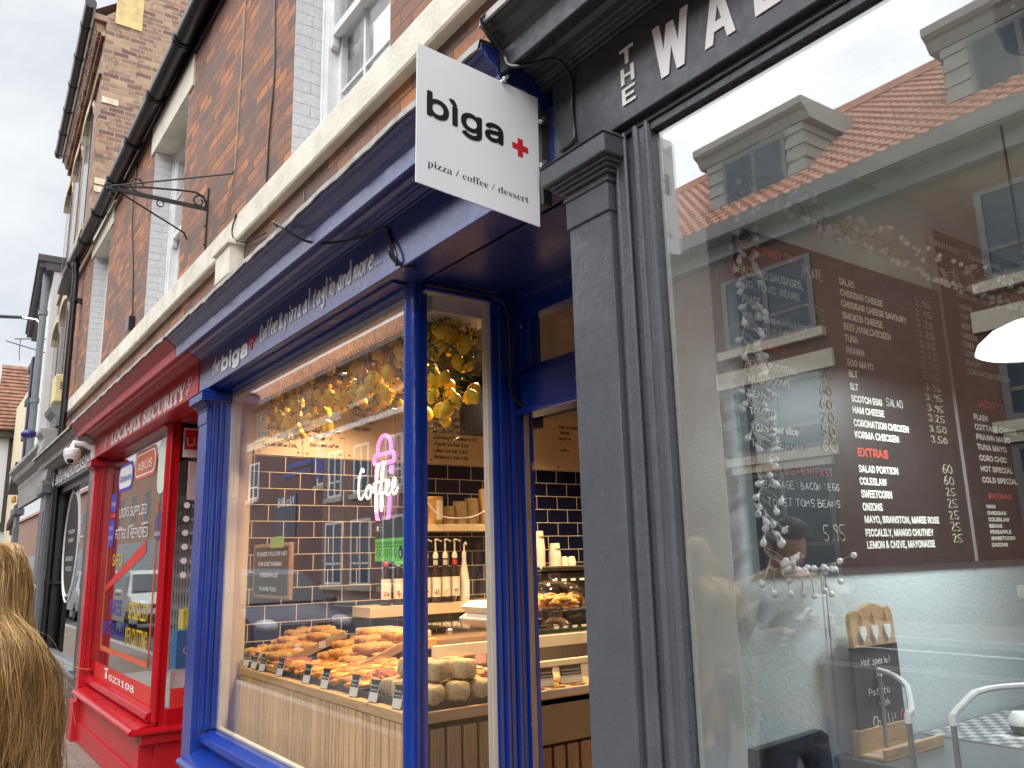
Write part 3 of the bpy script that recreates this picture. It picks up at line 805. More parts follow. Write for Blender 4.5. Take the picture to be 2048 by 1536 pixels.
# short return into the lobby
obj('return_glass', MB().box(-2.778, -2.772, .03, .325, .66, 2.672), CLEAR, blue)
g = MB().box(-2.80, -2.755, .03, .34, 2.672, 2.72).box(-2.80, -2.755, .03, .34, .56, .66)
for (a, b, d) in ((.345, .375, .0), (.375, .40, .012), (.40, .43, .004), (.43, .455, .016), (.455, .49, .006)): g.box(-2.82, -2.755 + d, a, b, .3, 2.72)
g.box(-2.82, -2.758, .49, .53, .0, 2.72)
obj('door_post', g, BLUE, blue, bevel=.006)
obj('inner_bead', MB().box(-2.80, -2.765, .325, .345, .66, 2.672).box(-2.80, -2.765, .03, .325, 2.664, 2.674), CREAMF, blue)
g = MB().box(-2.755, -2.734, .485, .515, 0, 2.72).box(-1.72, -1.66, .485, .56, 0, 2.72)
obj('door_jamb', g, BLUEC, blue, bevel=.005)
RAWW = wood('bare_weathered_timber', (0.33, 0.24, 0.18), 'z', 0.8)
obj('door_rebate', MB().box(-2.7345, -2.7325, .487, .513, .3, 2.19), RAWW, blue)
obj('door_edge', MB().box(-2.757, -2.733, .516, .534, .1, 2.19), BLUEC, blue)
g = MB().box(-2.733, -1.72, .47, .56, 2.205, 2.36).box(-2.75, -1.70, .45, .56, 2.185, 2.21).box(-2.733, -1.72, .50, .56, 2.36, 2.40).box(-2.733, -1.72, .487, .56, 2.615, 2.719).box(-2.733, -2.692, .50, .56, 2.40, 2.615)
tb = obj('transom', g, BLUEC, blue, bevel=.006)
obj('fanlight', MB().box(-2.692, -1.72, .525, .531, 2.40, 2.615), GLASS, blue)
g = MB().box(-2.76, -1.60, .02, .56, 2.72, 2.76).prism([(.0, 2.72), (.0, 2.70), (.03, 2.70), (.05, 2.72)], -2.74, -1.66, 'x').box(-2.7, -1.67, .44, .49, 2.68, 2.72)
obj('lobby_soffit', g, BLUEB, blue, bevel=.003)
obj('lobby_side', MB().box(-1.665, -1.60, -.02, .56, 0, 2.72), BLUE, blue)

# ---------------------------------------------------------------- grey shopfront on the right
grey = thing('grey_shopfront', 'slate grey shopfront with big white capital letters on its fascia', 'shopfront', (-.2, 0, 0))
obj('cornice', cornice(MB(), -1.75, 2.9, .062), DARKB, grey, bevel=.003)
flashing(-1.745, 2.9, .062, grey, 9)
fas = obj('fascia', MB().box(-1.70, 2.9, -.145, .0, 2.712, 2.977), DARKB, grey, bevel=.004)
SLET = plain('silver_white_letters', (0.78, 0.76, 0.75), 0.3, 0.04, 10, 0, spec=0.6)
g = MB()
BLK = {'T': ([(.5, 0, .5, .84)], [(0, .84, 1, 1)]), 'H': ([(.13, 0, .13, 1), (.87, 0, .87, 1)], [(.2, .42, .8, .58)]), 'E': ([(.14, 0, .14, 1)], [(.2, .84, 1, 1), (.2, .42, .9, .57), (.2, 0, 1, .16)]),
       'W': ([(.09, 1, .28, 0), (.28, 0, .5, .92), (.5, .92, .72, 0), (.72, 0, .91, 1)], []), 'A': ([(.12, 0, .5, 1), (.5, 1, .88, 0)], [(.26, .2, .74, .36)]), 'L': ([(.15, 0, .15, 1)], [(.2, 0, 1, .16)])}
def block(g, ch, x, z, w_, h, sw, y=-.1455):
    st, bars = BLK[ch]; k = 0
    for (a, b, c, d) in st:
        yy = y - .003 - k * .0002; k += 1
        P = [(x + a * w_ - sw / 2, yy, z + b * h), (x + a * w_ + sw / 2, yy, z + b * h), (x + c * w_ + sw / 2, yy, z + d * h), (x + c * w_ - sw / 2, yy, z + d * h)]
        g.panel(P, (0, 1, 0), .0028)
    for (a, b, c, d) in bars:
        yy = y - .003 - k * .0002; k += 1
        g.panel([(x + a * w_, yy, z + b * h), (x + c * w_, yy, z + b * h), (x + c * w_, yy, z + d * h), (x + a * w_, yy, z + d * h)], (0, 1, 0), .0028)
for s, z in (('T', 2.873), ('H', 2.816), ('E', 2.758)): block(g, s, -1.407, z, .05, .047, .0125)
for s, x, wd in (('W', -1.285, .118), ('A', -1.122, .088), ('L', -.975, .065)): block(g, s, x, 2.764, wd, .150, .024)
obj('lettering', g, SLET, fas)
pilaster(grey, -1.648, -1.482, -.145, DARK, capz=2.716)
g = MB().box(-1.497, -1.462, -.118, .02, .7, 2.712).box(-1.462, -1.432, -.128, .02, .7, 2.69).box(-1.432, -1.40, -.112, .02, .7, 2.69).box(-1.40, -1.342, -.122, .02, .7, 2.69)
for x_, r_, y_ in ((-1.462, .008, -.124), (-1.432, .007, -.124), (-1.39, .012, -.120), (-1.352, .009, -.120)): g.tube([(x_, y_, .7), (x_, y_, 2.70)], r_, 8)
g.box(1.3, 1.45, -.145, .02, 0, 2.712)
obj('window_frame', g, DARK, grey, bevel=.003)
g = MB().box(-1.47, 1.3, -.125, .03, 2.692, 2.711).box(-1.342, 1.3, -.118, .03, 2.668, 2.692)
obj('window_head', g, DARKC, grey, bevel=.003)
obj('glass', MB().box(-1.345, 1.3, -.103, -.097, .72, 2.67), GLASSR, grey)
g = MB().box(-1.34, -1.325, -.096, .05, .76, 2.62).box(-1.34, 1.3, -.096, .02, 2.61, 2.668)
obj('inner_bead', g, IVORY, grey, bevel=.003)
g = MB().box(-1.66, 1.45, -.19, .03, .62, .70).box(-1.497, 1.3, -.14, .03, .70, .735)
obj('window_sill', g, DARK, grey, bevel=.01)
obj('stall_riser', MB().box(-1.497, 1.3, -.11, 0, 0, .62), DARK, grey, bevel=.006)

# ---------------------------------------------------------------- red shopfront
red = thing('red_shopfront', 'bright red painted locksmith shopfront with white serif fascia lettering', 'shopfront', (-7.4, 0, 0))
obj('cornice', cornice(MB(), -9.42, -5.445, .0), REDD, red, bevel=.003)
flashing(-9.42, -5.45, 0, red, 5)
fas = obj('fascia', MB().box(-9.42, -5.445, -.145, 0, 2.70, 2.915), REDD, red, bevel=.004)
PINKL = plain('pale_pink_signwriting', (0.80, 0.66, 0.64), 0.5, 0.08, 20)
g = MB(); letters(g, serif('LOCK') + '-' + serif('FIX') + ' ' + serif('SECURITY'), (-8.36, -.1455, 2.728), (1, 0, 0), (0, 0, 1), width=2.60, cap=.16, fnt='NotoSansMath-Regular.woff2', bold=.010)
for cx_ in (-8.62, -5.66):
    # padlock and key flourish painted either side of the name
    hand(g, 'S', (cx_ - .05, -.146, 2.75), (1, 0, 0), (0, 0, 1), .09, .07, r=.004)
    for k in range(10):
        a0, a1 = k * .628, (k + 1) * .628
        g.tube([(cx_ + .02 + .04 * cos(a0), -.147, 2.825 + .028 * sin(a0)), (cx_ + .02 + .04 * cos(a1), -.147, 2.825 + .028 * sin(a1))], .004, 4)
    g.tube([(cx_ + .05, -.147, 2.80), (cx_ - .05, -.147, 2.735)], .005, 4); g.tube([(cx_ - .04, -.147, 2.742), (cx_ - .015, -.147, 2.73)], .005, 4)
obj('lettering', g, PINKL, fas)
pilaster(red, -9.40, -9.21, -.13, RED)
g = jamb(MB(), -9.21, 1, .62, 2.70)
g.box(-9.18, -6.72, -.05, .03, 2.675, 2.70)
g.prism([(-.05, .50), (-.075, .53), (-.06, .565), (-.02, .585), (.03, .586), (.03, .5)], -9.21, -6.66, 'x')
obj('window_frame', g, RED, red, bevel=.003)
g = MB(); pr = [(-.12, .475), (-.16, .47), (-.18, .455), (-.185, .44), (-.17, .425), (-.12, .42), (0, .42), (0, .50)]
g.prism(pr, -9.21, -6.62, 'x'); g.prism([(-6.68, .475), (-6.60, .47), (-6.585, .455), (-6.58, .44), (-6.59, .425), (-6.68, .42)], -.15, .6, 'y')
obj('window_sill', g, RED, red, smooth=True)
g = MB().box(-9.21, -6.66, -.10, 0, 0, .42).box(-9.21, -6.655, -.115, -.10, 0, .17).box(-9.21, -6.655, -.122, -.115, .155, .17).box(-6.68, -6.645, 0, .6, 0, .42).box(-6.69, -6.61, -.10, .6, .36, .42).box(-9.43, -9.18, -.165, 0, 0, .36)
obj('stall_riser', g, REDD, red, bevel=.006)
g = MB(); g.tube([(-6.685, .0, .5), (-6.685, .0, 2.70)], .038, 20); g.box(-6.70, -6.655, .02, .06, .45, 2.70)
obj('corner_post', g, RED, red, smooth=True)
g = MB().box(-6.66, -6.62, .06, .6, .46, .585).box(-6.66, -6.62, .55, .6, .585, 2.70).box(-6.63, -5.45, 0, .62, 2.70, 2.74).box(-5.50, -5.445, -.02, .62, 0, 2.72)
obj('lobby_return', g, RED, red, bevel=.004)
obj('door', MB().box(-6.62, -5.5, .6, .64, 0, 2.7), RED, red)
rg = obj('glass', MB().box(-9.18, -6.715, -.003, .003, .586, 2.675), GLASS, red)
obj('return_glass', MB().box(-6.645, -6.64, .06, .55, .586, 2.70), CLEAR, red)
# band of red and writing on the pane
REDV = plain('red_vinyl', (0.62, 0.035, 0.025), 0.4); ORV = plain('orange_vinyl', (0.60, 0.13, 0.05), 0.45)
WV = plain('white_vinyl', (0.80, 0.80, 0.78), 0.4); BLV = plain('blue_vinyl', (0.05, 0.06, 0.42), 0.45); YV = plain('yellow_vinyl', (0.72, 0.48, 0.02), 0.45)
GRN = plain('pale_green_vinyl', (0.62, 0.72, 0.62), 0.5); NAVYV = plain('navy_vinyl', (0.03, 0.06, 0.16), 0.4)
def vinyl(mb, mat): return obj('window_lettering', mb, mat, red)
vinyl(MB().box(-9.17, -6.74, -.0055, -.0035, .587, .72), REDV)
obj('window_lettering', MB().box(-6.639, -6.637, .09, .55, .587, .72), REDV, red)
g = MB(); letters(g, serif('623108'), (-8.42, -.0058, .618), (1, 0, 0), (0, 0, 1), width=1.05, cap=.075, fnt='NotoSansMath-Regular.woff2', offset=.012)
g.box(-8.60, -8.52, -.0075, -.0058, .618, .66).tube([(-8.62, -.007, .695), (-8.56, -.007, .70), (-8.50, -.007, .695)], .008, 5); g.box(-8.575, -8.545, -.0075, -.0058, .66, .69)
vinyl(g, WV)
g = MB(); letters(g, 'LOCKS SUPPLIED', (-8.50, -.004, 2.06), (1, 0, -.02), (0, 0, 1), width=1.16, cap=.12, offset=.006)
letters(g, 'FITTED & REPAIRED', (-8.60, -.004, 1.87), (1, 0, -.02), (0, 0, 1), width=1.34, cap=.12, offset=.006)
vinyl(g, WV)
def rrect(x0, x1, z0, z1, y, r, n=5):
    pts = []
    for (cx, cz, a) in ((x1 - r, z1 - r, 0), (x0 + r, z1 - r, pi / 2), (x0 + r, z0 + r, pi), (x1 - r, z0 + r, 1.5 * pi)):
        pts += [(cx + r * cos(a + pi / 2 * i / n), y, cz + r * sin(a + pi / 2 * i / n)) for i in range(n + 1)]
    return pts
g = MB().panel(rrect(-8.65, -8.02, 2.30, 2.56, -.004, .1), (0, -1, 0), .001); vinyl(g, BLV)
g = MB().panel(rrect(-8.62, -8.05, 2.33, 2.53, -.0055, .085), (0, -1, 0), .001); vinyl(g, WV)
g = MB(); letters(g, 'Grimson', (-8.58, -.007, 2.39), (1, 0, 0), (0, 0, 1), width=.5, cap=.09, offset=.01); vinyl(g, BLV)
g = MB().panel(rrect(-7.95, -7.13, 2.35, 2.60, -.004, .1), (0, -1, 0), .001); vinyl(g, ORV)
g = MB().panel(rrect(-7.92, -7.16, 2.375, 2.575, -.0055, .09), (0, -1, 0), .001); vinyl(g, WV)
g = MB().panel(rrect(-7.90, -7.18, 2.39, 2.56, -.007, .08), (0, -1, 0), .001); vinyl(g, ORV)
g = MB(); letters(g, 'ABUS', (-7.82, -.0085, 2.425), (1, 0, 0), (0, 0, 1), width=.56, cap=.10, offset=.02); vinyl(g, WV)
g = MB().panel(rrect(-7.06, -6.80, 2.17, 2.60, -.004, .1), (0, -1, 0), .001); vinyl(g, GRN)
g = MB().panel(rrect(-7.04, -6.82, 1.80, 2.02, -.004, .08), (0, -1, 0), .001); vinyl(g, NAVYV)
g = MB(); letters(g, 'SQUIRE', (-7.02, -.0055, 1.84), (1, 0, 0), (0, 0, 1), width=.18, cap=.04, offset=.01); vinyl(g, WV)
g = MB().box(-8.93, -8.68, -.0055, -.004, 2.13, 2.31).panel(rrect(-8.97, -8.70, 1.80, 2.06, -.004, .06), (0, -1, 0), .001); vinyl(g, BLV)
g = MB(); letters(g, 'Chubb', (-8.9, -.0058, 2.19), (1, 0, 0), (0, 0, 1), width=.19, cap=.06); letters(g, 'SUPER', (-8.94, -.0058, 1.96), (1, 0, 0), (0, 0, 1), width=.2, cap=.05); letters(g, 'CENTRE', (-8.94, -.0058, 1.87), (1, 0, 0), (0, 0, 1), width=.2, cap=.05); vinyl(g, WV)
g = MB().box(-8.93, -8.68, -.0055, -.004, 2.075, 2.12); vinyl(g, REDV)
g = MB(); letters(g, 'SAFES', (-8.65, -.004, 1.62), (1, 0, 0), (0, 0, 1), width=.45, cap=.15, offset=.01)
letters(g, 'SPECIALIST', (-7.78, -.004, 1.18), (1, 0, 0), (0, 0, 1), width=.72, cap=.19, offset=.008); letters(g, 'KEY CUTTING', (-7.85, -.004, .97), (1, 0, 0), (0, 0, 1), width=.80, cap=.19, offset=.008); vinyl(g, YV)
g = MB(); letters(g, 'SAFES', (-8.62, -.004, 1.18), (1, 0, 0), (0, 0, 1), width=.5, cap=.19, offset=.01); letters(g, 'INSTALLED', (-8.9, -.004, 1.0), (1, 0, 0), (0, 0, 1), width=.98, cap=.17, offset=.01); vinyl(g, BLV)
# orange outline and red diagonal stripe
g = MB().box(-8.93, -7.0, -.0055, -.004, .84, .885).tube([(-8.95, -.005, 1.9), (-8.95, -.005, .95), (-8.93, -.005, .86)], .006, 4).tube([(-7.0, -.005, .86), (-6.97, -.005, 1.0), (-6.95, -.005, 2.1)], .006, 4); vinyl(g, ORV)
g = MB().panel([(-8.93, -.004, 1.37), (-8.93, -.004, 1.43), (-7.3, -.004, 1.82), (-7.3, -.004, 1.71)], (0, -1, 0), .001); vinyl(g, REDV)
# boards on the return glass
g = MB().box(-6.636, -6.630, .075, .42, 2.43, 2.66); sg = obj('return_sign', g, WV, red)
obj('lettering', MB().box(-6.630, -6.628, .085, .42, 2.49, 2.645), REDV, sg)
g = MB(); letters(g, 'UNION', (-6.6275, .10, 2.52), (0, 1, 0), (0, 0, 1), width=.34, cap=.095, offset=.015); obj('lettering', g, WV, sg)
PINKB = plain('pale_pink_board', (0.62, 0.48, 0.46), 0.4)
sg = obj('return_sign', MB().box(-6.636, -6.630, .125, .36, 2.10, 2.40), PINKB, red, bevel=.004)
g = MB(); letters(g, 'CENTRE', (-6.6295, .19, 2.27), (0, 1, 0), (0, 0, 1), width=.15, cap=.022)
g.tube([(-6.629, .19, 2.32), (-6.629, .26, 2.36), (-6.629, .33, 2.32)], .004, 4)
for k in range(14): g.tube([(-6.629, .25 + .055 * cos(k * .45), 2.18 + .055 * sin(k * .45)), (-6.629, .25 + .055 * cos(k * .45 + .45), 2.18 + .055 * sin(k * .45 + .45))], .004, 4)
g.tube([(-6.629, .21, 2.15), (-6.629, .29, 2.21)], .004, 4)
obj('lettering', g, NAVYV, sg)
g = MB()
for k, s in enumerate(('Mechanical', 'Electric', 'Padlocks', 'Door closers', 'Safes', 'Keys')):
    z = 2.06 - k * .105
    g.panel([(-6.636, .13 + .024 * cos(q * .524), z + .024 * sin(q * .524)) for q in range(12)], (1, 0, 0), .002)
    letters(g, s, (-6.6355, .17, z - .015), (0, 1, 0), (0, 0, 1), cap=.032)
obj('lettering', g, WV, red)
# inside the locksmith: pale back panel, steel grille, display boxes
PEG = plain('pale_display_board', (0.52, 0.53, 0.52), 0.7)
obj('display_back', MB().box(-9.2, -6.7, .95, .98, .5, 2.72).box(-9.2, -6.66, .02, .95, .54, .575), PEG, red)
g = MB()
for k in range(24):
    x = -9.1 + k * .105
    g.box(x, x + .012, .60, .615, .6, 2.66)
    if k < 23:
        for z in (.7, 1.0, 1.3, 1.6, 1.9, 2.2): g.tube([(x + .006, .607, z), (x + .11, .607, z + .14), (x + .006, .607, z + .28)], .006, 4)
gr = obj('security_grille', g, plain('grille_grey', (0.5, 0.5, 0.5), 0.4, metal=.4), red)

def solo(name, mb, mat, label, cat, loc, group=None, **kw):
    return tag(obj(name, mb, mat, loc=loc, **kw), label, cat, group)

# boxes lying in the locksmith's window
t = thing('lock_box', 'blue and white boxed lock standing in the red shop window', 'box', (-6.85, .2, .575))
obj('carton', MB().box(-6.92, -6.78, .15, .42, .84, 1.12), plain('box_blue', (0.04, 0.2, 0.45), .4), t, bevel=.004)
g = MB(); letters(g, 'CODE', (-6.778, .2, .95), (0, 1, 0), (0, 0, 1), width=.15, cap=.06); obj('lettering', g, WV, t)
t = thing('display_card', 'white display card with navy padlock picture low in the red shop window', 'display card', (-6.8, .2, .575))
obj('card', MB().box(-6.80, -6.79, .12, .48, .578, .83), WV, t)
g = MB().panel([(-6.788, .33 + .13 * cos(k * pi / 10), .6 + .19 * sin(k * pi / 10)) for k in range(11)], (1, 0, 0), .002); obj('lettering', g, NAVYV, t)
t = thing('lock_box', 'yellow carton with a neon yellow tag in the red shop window', 'box', (-6.9, .3, 1.12))
obj('carton', MB().box(-6.97, -6.83, .2, .5, 1.12, 1.27), plain('box_yellow', (0.6, 0.52, 0.12), .5), t, bevel=.004)
obj('price_tag', MB().box(-6.828, -6.826, .22, .26, 1.15, 1.29), plain('neon_yellow', (0.7, 0.85, 0.05), .5), t)
t = thing('wall_plate', 'grey steel door plate hanging on the grille inside the red shop', 'door plate', (-7.3, .58, 1.5))
obj('plate', MB().box(-7.45, -7.1, .57, .585, 1.35, 1.62), plain('plate_grey', (0.42, 0.42, 0.42), .35, metal=.6), t, bevel=.01)
obj('handle', MB().tube([(-7.42, .56, 1.66), (-7.35, .53, 1.72), (-7.27, .52, 1.735), (-7.2, .53, 1.72), (-7.12, .56, 1.66)], .018, 8), plain('plate_grey', (0.4, 0.4, 0.4), .35), t, smooth=True)

# ---------------------------------------------------------------- hanging sign
sg = thing('hanging_sign', 'square white hanging sign with black name and red plus above the blue lobby', 'sign', (-1.70, -.2, 2.51))
SIGNW = plain('white_sign_board', (0.76, 0.77, 0.78), 0.32, 0.03, 4)
tl, tr_, br_, bl = (-.589, 2.960), (-.184, 2.930), (-.191, 2.522), (-.594, 2.556)
U_ = Vector((0, tr_[0] - tl[0], tr_[1] - tl[1])).normalized(); V_ = Vector((0, tl[0] - bl[0], tl[1] - bl[1])).normalized()
g = MB().panel([(-1.724, q[0], q[1]) for q in (bl, br_, tr_, tl)], (1, 0, 0), .004)
obj('board', g, SIGNW, sg)
def S(u, v): return Vector((-1.72, bl[0], bl[1])) + U_ * u + V_ * v
INK = plain('black_sign_ink', (0.012, 0.012, 0.012), 0.35)
g = MB(); letters(g, 'b\u00ecga', S(.033, .205), U_, V_, width=.243, cap=.097, bold=.0032, th=.0006); obj('lettering', g, INK, sg)
g = MB(); letters(g, serif('pizza / coffee / dessert'), S(.034, .055), U_, V_, width=.33, cap=.031, fnt='NotoSansMath-Regular.woff2', offset=-.007, th=.0006); obj('lettering', g, INK, sg)
REDI = plain('red_sign_ink', (0.62, 0.02, 0.03), 0.4)
c = S(.338, .218)
def plus(c, u, v, a, b, x=.0012):
    p = []
    for (q, r) in ((-b, -a), (b, -a), (b, -b), (a, -b), (a, b), (b, b), (b, a), (-b, a), (-b, b), (-a, b), (-a, -b), (-b, -b)): p.append(c + u * q + v * r)
    return p
obj('lettering', MB().panel(plus(c, U_, V_, .028, .009), (1, 0, 0), .0012), REDI, sg)
g = MB()
for (y, z) in ((-.31, 2.943), (-.182, 2.85), (-.185, 2.71)):
    g.tube([(-1.735, y, z), (-1.725, y + .012, z + .016), (-1.71, y + .014, z + .018), (-1.703, y + .006, z + .006), (-1.71, y - .004, z - .006)], .005, 6)
    g.ball((-1.71, y, z), .009, 8, 6)
obj('hook', g, STEEL, sg, smooth=True)
g = MB().box(-1.74, -1.725, -.17, -.14, 2.60, 2.90).tube([(-1.715, -.15, 2.85), (-1.715, -.185, 2.85)], .006).tube([(-1.715, -.15, 2.71), (-1.715, -.185, 2.71)], .006)
obj('bracket', g, IRON, sg)

# iron scroll bracket left over from an older sign
br = thing('iron_sign_bracket', 'empty black wrought iron scroll bracket projecting from the brick wall', 'sign bracket', (-6.0, 0, 4.2))
g = MB().box(-6.012, -5.988, -.014, 0, 3.86, 4.40)
for z in (3.95, 4.1, 4.3): g.ball((-6.0, -.016, z), .010, 6, 5)
obj('wall_plate', g, IRON, br)
g = MB().box(-6.012, -5.988, -.70, -.01, 4.222, 4.248); obj('arm', g, IRON, br)
g = MB().tube([(-6, -.66, 4.26), (-6, -.45, 4.30), (-6, -.2, 4.34), (-6, -.10, 4.35), (-6, -.04, 4.33), (-6, -.02, 4.28), (-6, -.02, 4.24)], .008, 6)
def scroll(g, cx, cz, r, a0, turns, sgn=1):
    pts = []
    for k in range(22):
        t = k / 21; rr = r * (1 - .55 * t); a = a0 + sgn * turns * 2 * pi * t
        pts.append((-6, cx + rr * cos(a), cz + rr * sin(a)))
    g.tube(pts, .007, 6)
scroll(g, -.07, 4.285, .05, 0.2, 1.1); scroll(g, -.50, 4.31, .06, -1.2, 1.0, -1); scroll(g, -.69, 4.24, .03, .5, 1.3)
g.lathe([(.022, -.006), (.028, -.006), (.028, .006), (.022, .006), (.022, -.006)], (-6, -.34, 4.20), 12, 'x', caps=False)
g.lathe([(.02, -.006), (.026, -.006), (.026, .006), (.02, .006), (.02, -.006)], (-6, -.66, 4.195), 12, 'x', caps=False)
obj('scrollwork', g, IRON, br, smooth=True)
obj('stay', MB().tube([(-6.0, -.68, 4.25), (-5.36, -.02, 4.255), (-5.34, -.0, 4.29)], .007, 6), IRON, br)
obj('stay', MB().tube([(-6.0, -.62, 4.22), (-6.58, -.03, 4.245), (-6.6, 0, 4.2)], .007, 6), IRON, br)
solo('wall_vent', MB().box(-5.36, -5.06, -.10, 0, 3.42, 3.64).box(-5.38, -5.04, -.12, 0, 3.62, 3.655), CREAM, 'small cream box fixed under the stone band above the blue cornice', 'wall box', (-5.2, 0, 3.42), bevel=.006)

# cables dangling over the blue fascia and the grey capital
cable('cable', 'black cable looping down across the blue cornice onto the fascia', [(-4.0, -.02, 3.58), (-3.75, -.1, 3.12), (-3.42, -.37, 3.10), (-3.33, -.385, 3.06), (-3.18, -.31, 2.95), (-3.05, -.20, 2.93), (-2.78, -.15, 2.90), (-2.74, -.148, 2.86), (-2.73, -.148, 2.78), (-2.66, -.148, 2.715), (-2.6, -.10, 2.69)], .006, PLASTIC)
cable('cable', 'second black cable strand looping beside the first low on the blue fascia', [(-2.74, -.148, 2.86), (-2.69, -.155, 2.80), (-2.66, -.155, 2.74), (-2.67, -.15, 2.71)], .006, PLASTIC)
cable('cable', 'black cable stapled down the blue door post beside the lobby glass', [(-2.75, .02, 2.69), (-2.745, .2, 2.69), (-2.735, .36, 2.685), (-2.725, .41, 2.62), (-2.728, .42, 2.40), (-2.735, .43, 2.28), (-2.70, .46, 2.22), (-2.66, .468, 2.20)], .006, PLASTIC)
cable('cable', 'black cable draped over the joint between blue and grey cornices down to the grey capital', [(-1.75, -.05, 3.2), (-1.72, -.372, 3.13), (-1.715, -.31, 3.03), (-1.70, -.30, 2.985), (-1.66, -.27, 2.975), (-1.61, -.20, 2.99), (-1.60, -.155, 2.94), (-1.605, -.150, 2.85), (-1.60, -.152, 2.75), (-1.60, -.20, 2.70)], .006, PLASTIC)
cable('cable', 'short black cable loop hanging from the cream stone band', [(-5.05, -.066, 3.83), (-5.10, -.075, 3.74), (-5.06, -.07, 3.66), (-4.9, -.03, 3.60), (-4.6, -.02, 3.55)], .006, PLASTIC)

# ---------------------------------------------------------------- CCTV dome on the red fascia
cc = thing('security_camera', 'white dome security camera on an arm beside the red fascia lettering', 'security camera', (-9.28, -.15, 2.8))
WPL = plain('white_plastic', (0.78, 0.77, 0.75), .35)
obj('arm', MB().box(-9.34, -9.22, -.165, -.145, 2.62, 2.84).tube([(-9.28, -.15, 2.80), (-9.28, -.24, 2.845), (-9.28, -.335, 2.85), (-9.28, -.345, 2.80)], .03, 10), WPL, cc, smooth=True)
obj('housing', MB().lathe([(.03, .0), (.06, -.005), (.078, -.02), (.08, -.05), (.076, -.055), (.08, -.06), (.079, -.085), (.07, -.10), (.066, -.115), (.058, -.14), (.04, -.16)], (-9.28, -.345, 2.80), 22), WPL, cc, smooth=True)
obj('lens', MB().ball((-9.255, -.355, 2.675), .042, 12, 8, (1, 1, .9)), plain('dark_lens', (0.01, 0.01, 0.012), .08), cc, smooth=True)

# ---------------------------------------------------------------- black hairdresser
bk = thing('black_shopfront', 'black painted gents hairdresser shopfront with pale grey cornice', 'shopfront', (-11, 0, 0))
obj('cornice', cornice(MB(), -12.75, -9.43, -.02, .95), GREYP, bk, bevel=.003)
flashing(-12.75, -9.43, -.02, bk, 13)
fas = obj('fascia', MB().box(-12.7, -9.43, -.12, .02, 2.64, 2.9), BLACKP, bk)
g = MB(); letters(g, 'GENTS HAIRDRESSING', (-12.5, -.1205, 2.685), (1, 0, 0), (0, 0, 1), width=3.0, cap=.17, bold=.009, th=.006); obj('lettering', g, WLET, fas)
g = MB().box(-12.7, -12.45, -.12, .02, 0, 2.64).box(-9.78, -9.43, -.10, .02, 0, 2.64).box(-12.45, -9.78, -.06, .03, 2.56, 2.64)
obj('window_frame', g, BLACKP, bk, bevel=.006)
GLB = glassmat('smoked_shop_glass', 1.25, tint=(.55, .58, .6), f0=.06)
obj('glass', MB().box(-12.45, -9.78, -.003, .003, .62, 2.56), GLB, bk)
g = MB().prism([(-.10, .57), (-.14, .56), (-.14, .53), (-.08, .50), (0, .5), (0, .62), (-.04, .615)], -12.7, -9.43, 'x')
obj('window_sill', g, GREYM, bk)
g = MB().box(-12.7, -9.43, -.05, 0, 0, .5); obj('stall_riser', g, plain('granite_panel', (.25, .22, .19), .35, .35, 30), bk)
obj('pilaster_base', MB().box(-9.85, -9.40, -.13, 0, 0, .58), BLACKP, bk, bevel=.01)
g = MB()
for (rx, rz, r) in ((.52, .62, .008), (.58, .69, .008)):
    pts = [(-11.35 + rx * cos(k * pi / 20), -.006, 1.9 + rz * sin(k * pi / 20)) for k in range(41)]
    g.tube(pts, r, 4, caps=False)
for s, z, wd in (('TURKISH', 2.02, .5), ('BARBER', 1.92, .4), ('BEARDS', 1.70, .55), ('FADES', 1.58, .45)): letters(g, s, (-11.35, -.006, z), (1, 0, 0), (0, 0, 1), width=wd, cap=.07, align='c')
obj('window_lettering', g, WV, bk)
obj('window_lettering', MB().panel([(-11.35 + .5 * cos(k * pi / 16), -.003, 1.9 + .6 * sin(k * pi / 16)) for k in range(32)], (0, -1, 0), .001), plain('black_vinyl', (.012, .013, .014), .4), bk)
obj('inside_screen', MB().box(-12.45, -10.9, .05, .07, .62, 2.5).box(-12.6, -9.5, 1.2, 1.25, .3, 2.7), plain('dim_partition', (.16, .18, .18), .7), bk)

# ---------------------------------------------------------------- tall building beyond
tb = thing('tall_brick_building', 'tall mottled yellow and purple brick building rising beyond the red brick terrace', 'building', (-13.1, .1, 0))
th = radians(2.8); DX, DY = -cos(th), sin(th)
def F(u, o, z): return (-13.06 + DX * u - (-DY) * 0 + (-sin(th)) * o * 0 + 0 * u, .10 + DY * u - o, z)
g = MB()
g.add([F(0, 0, 0), F(5.6, 0, 0), F(5.6, -6, 0), (-13.06, 6.1, 0), F(0, 0, 10.2), F(5.6, 0, 10.2), F(5.6, -6, 10.2), (-13.06, 6.1, 10.2)], [(0, 3, 2, 1), (4, 5, 6, 7), (0, 1, 5, 4), (1, 2, 6, 5), (2, 3, 7, 6)])
obj('front_wall', g, BRICKTF, tb)
g = MB().add([(-13.055, .10, 0), (-13.055, 6.1, 0), (-13.055, 6.1, 11.6), (-13.055, 3.1, 13.2), (-13.055, .10, 10.25), (-13.25, .10, 0), (-13.25, 6.1, 0), (-13.25, 6.1, 11.6), (-13.25, 3.1, 13.2), (-13.25, .10, 10.25)],
             [(0, 1, 2, 3, 4), (9, 8, 7, 6, 5), (0, 4, 9, 5), (4, 3, 8, 9), (3, 2, 7, 8)])
obj('gable_wall', g, BRICKT, tb)
OCH = plain('ochre_render', (0.50, 0.38, 0.17), .8, .2, 6, .3)
obj('render_patch', MB().box(-13.05, -13.04, .22, .62, 10.15, 11.3), OCH, tb)
STONE = plain('buff_stone', (0.55, 0.49, 0.36), .8, .2, 8, .3)
g = MB()
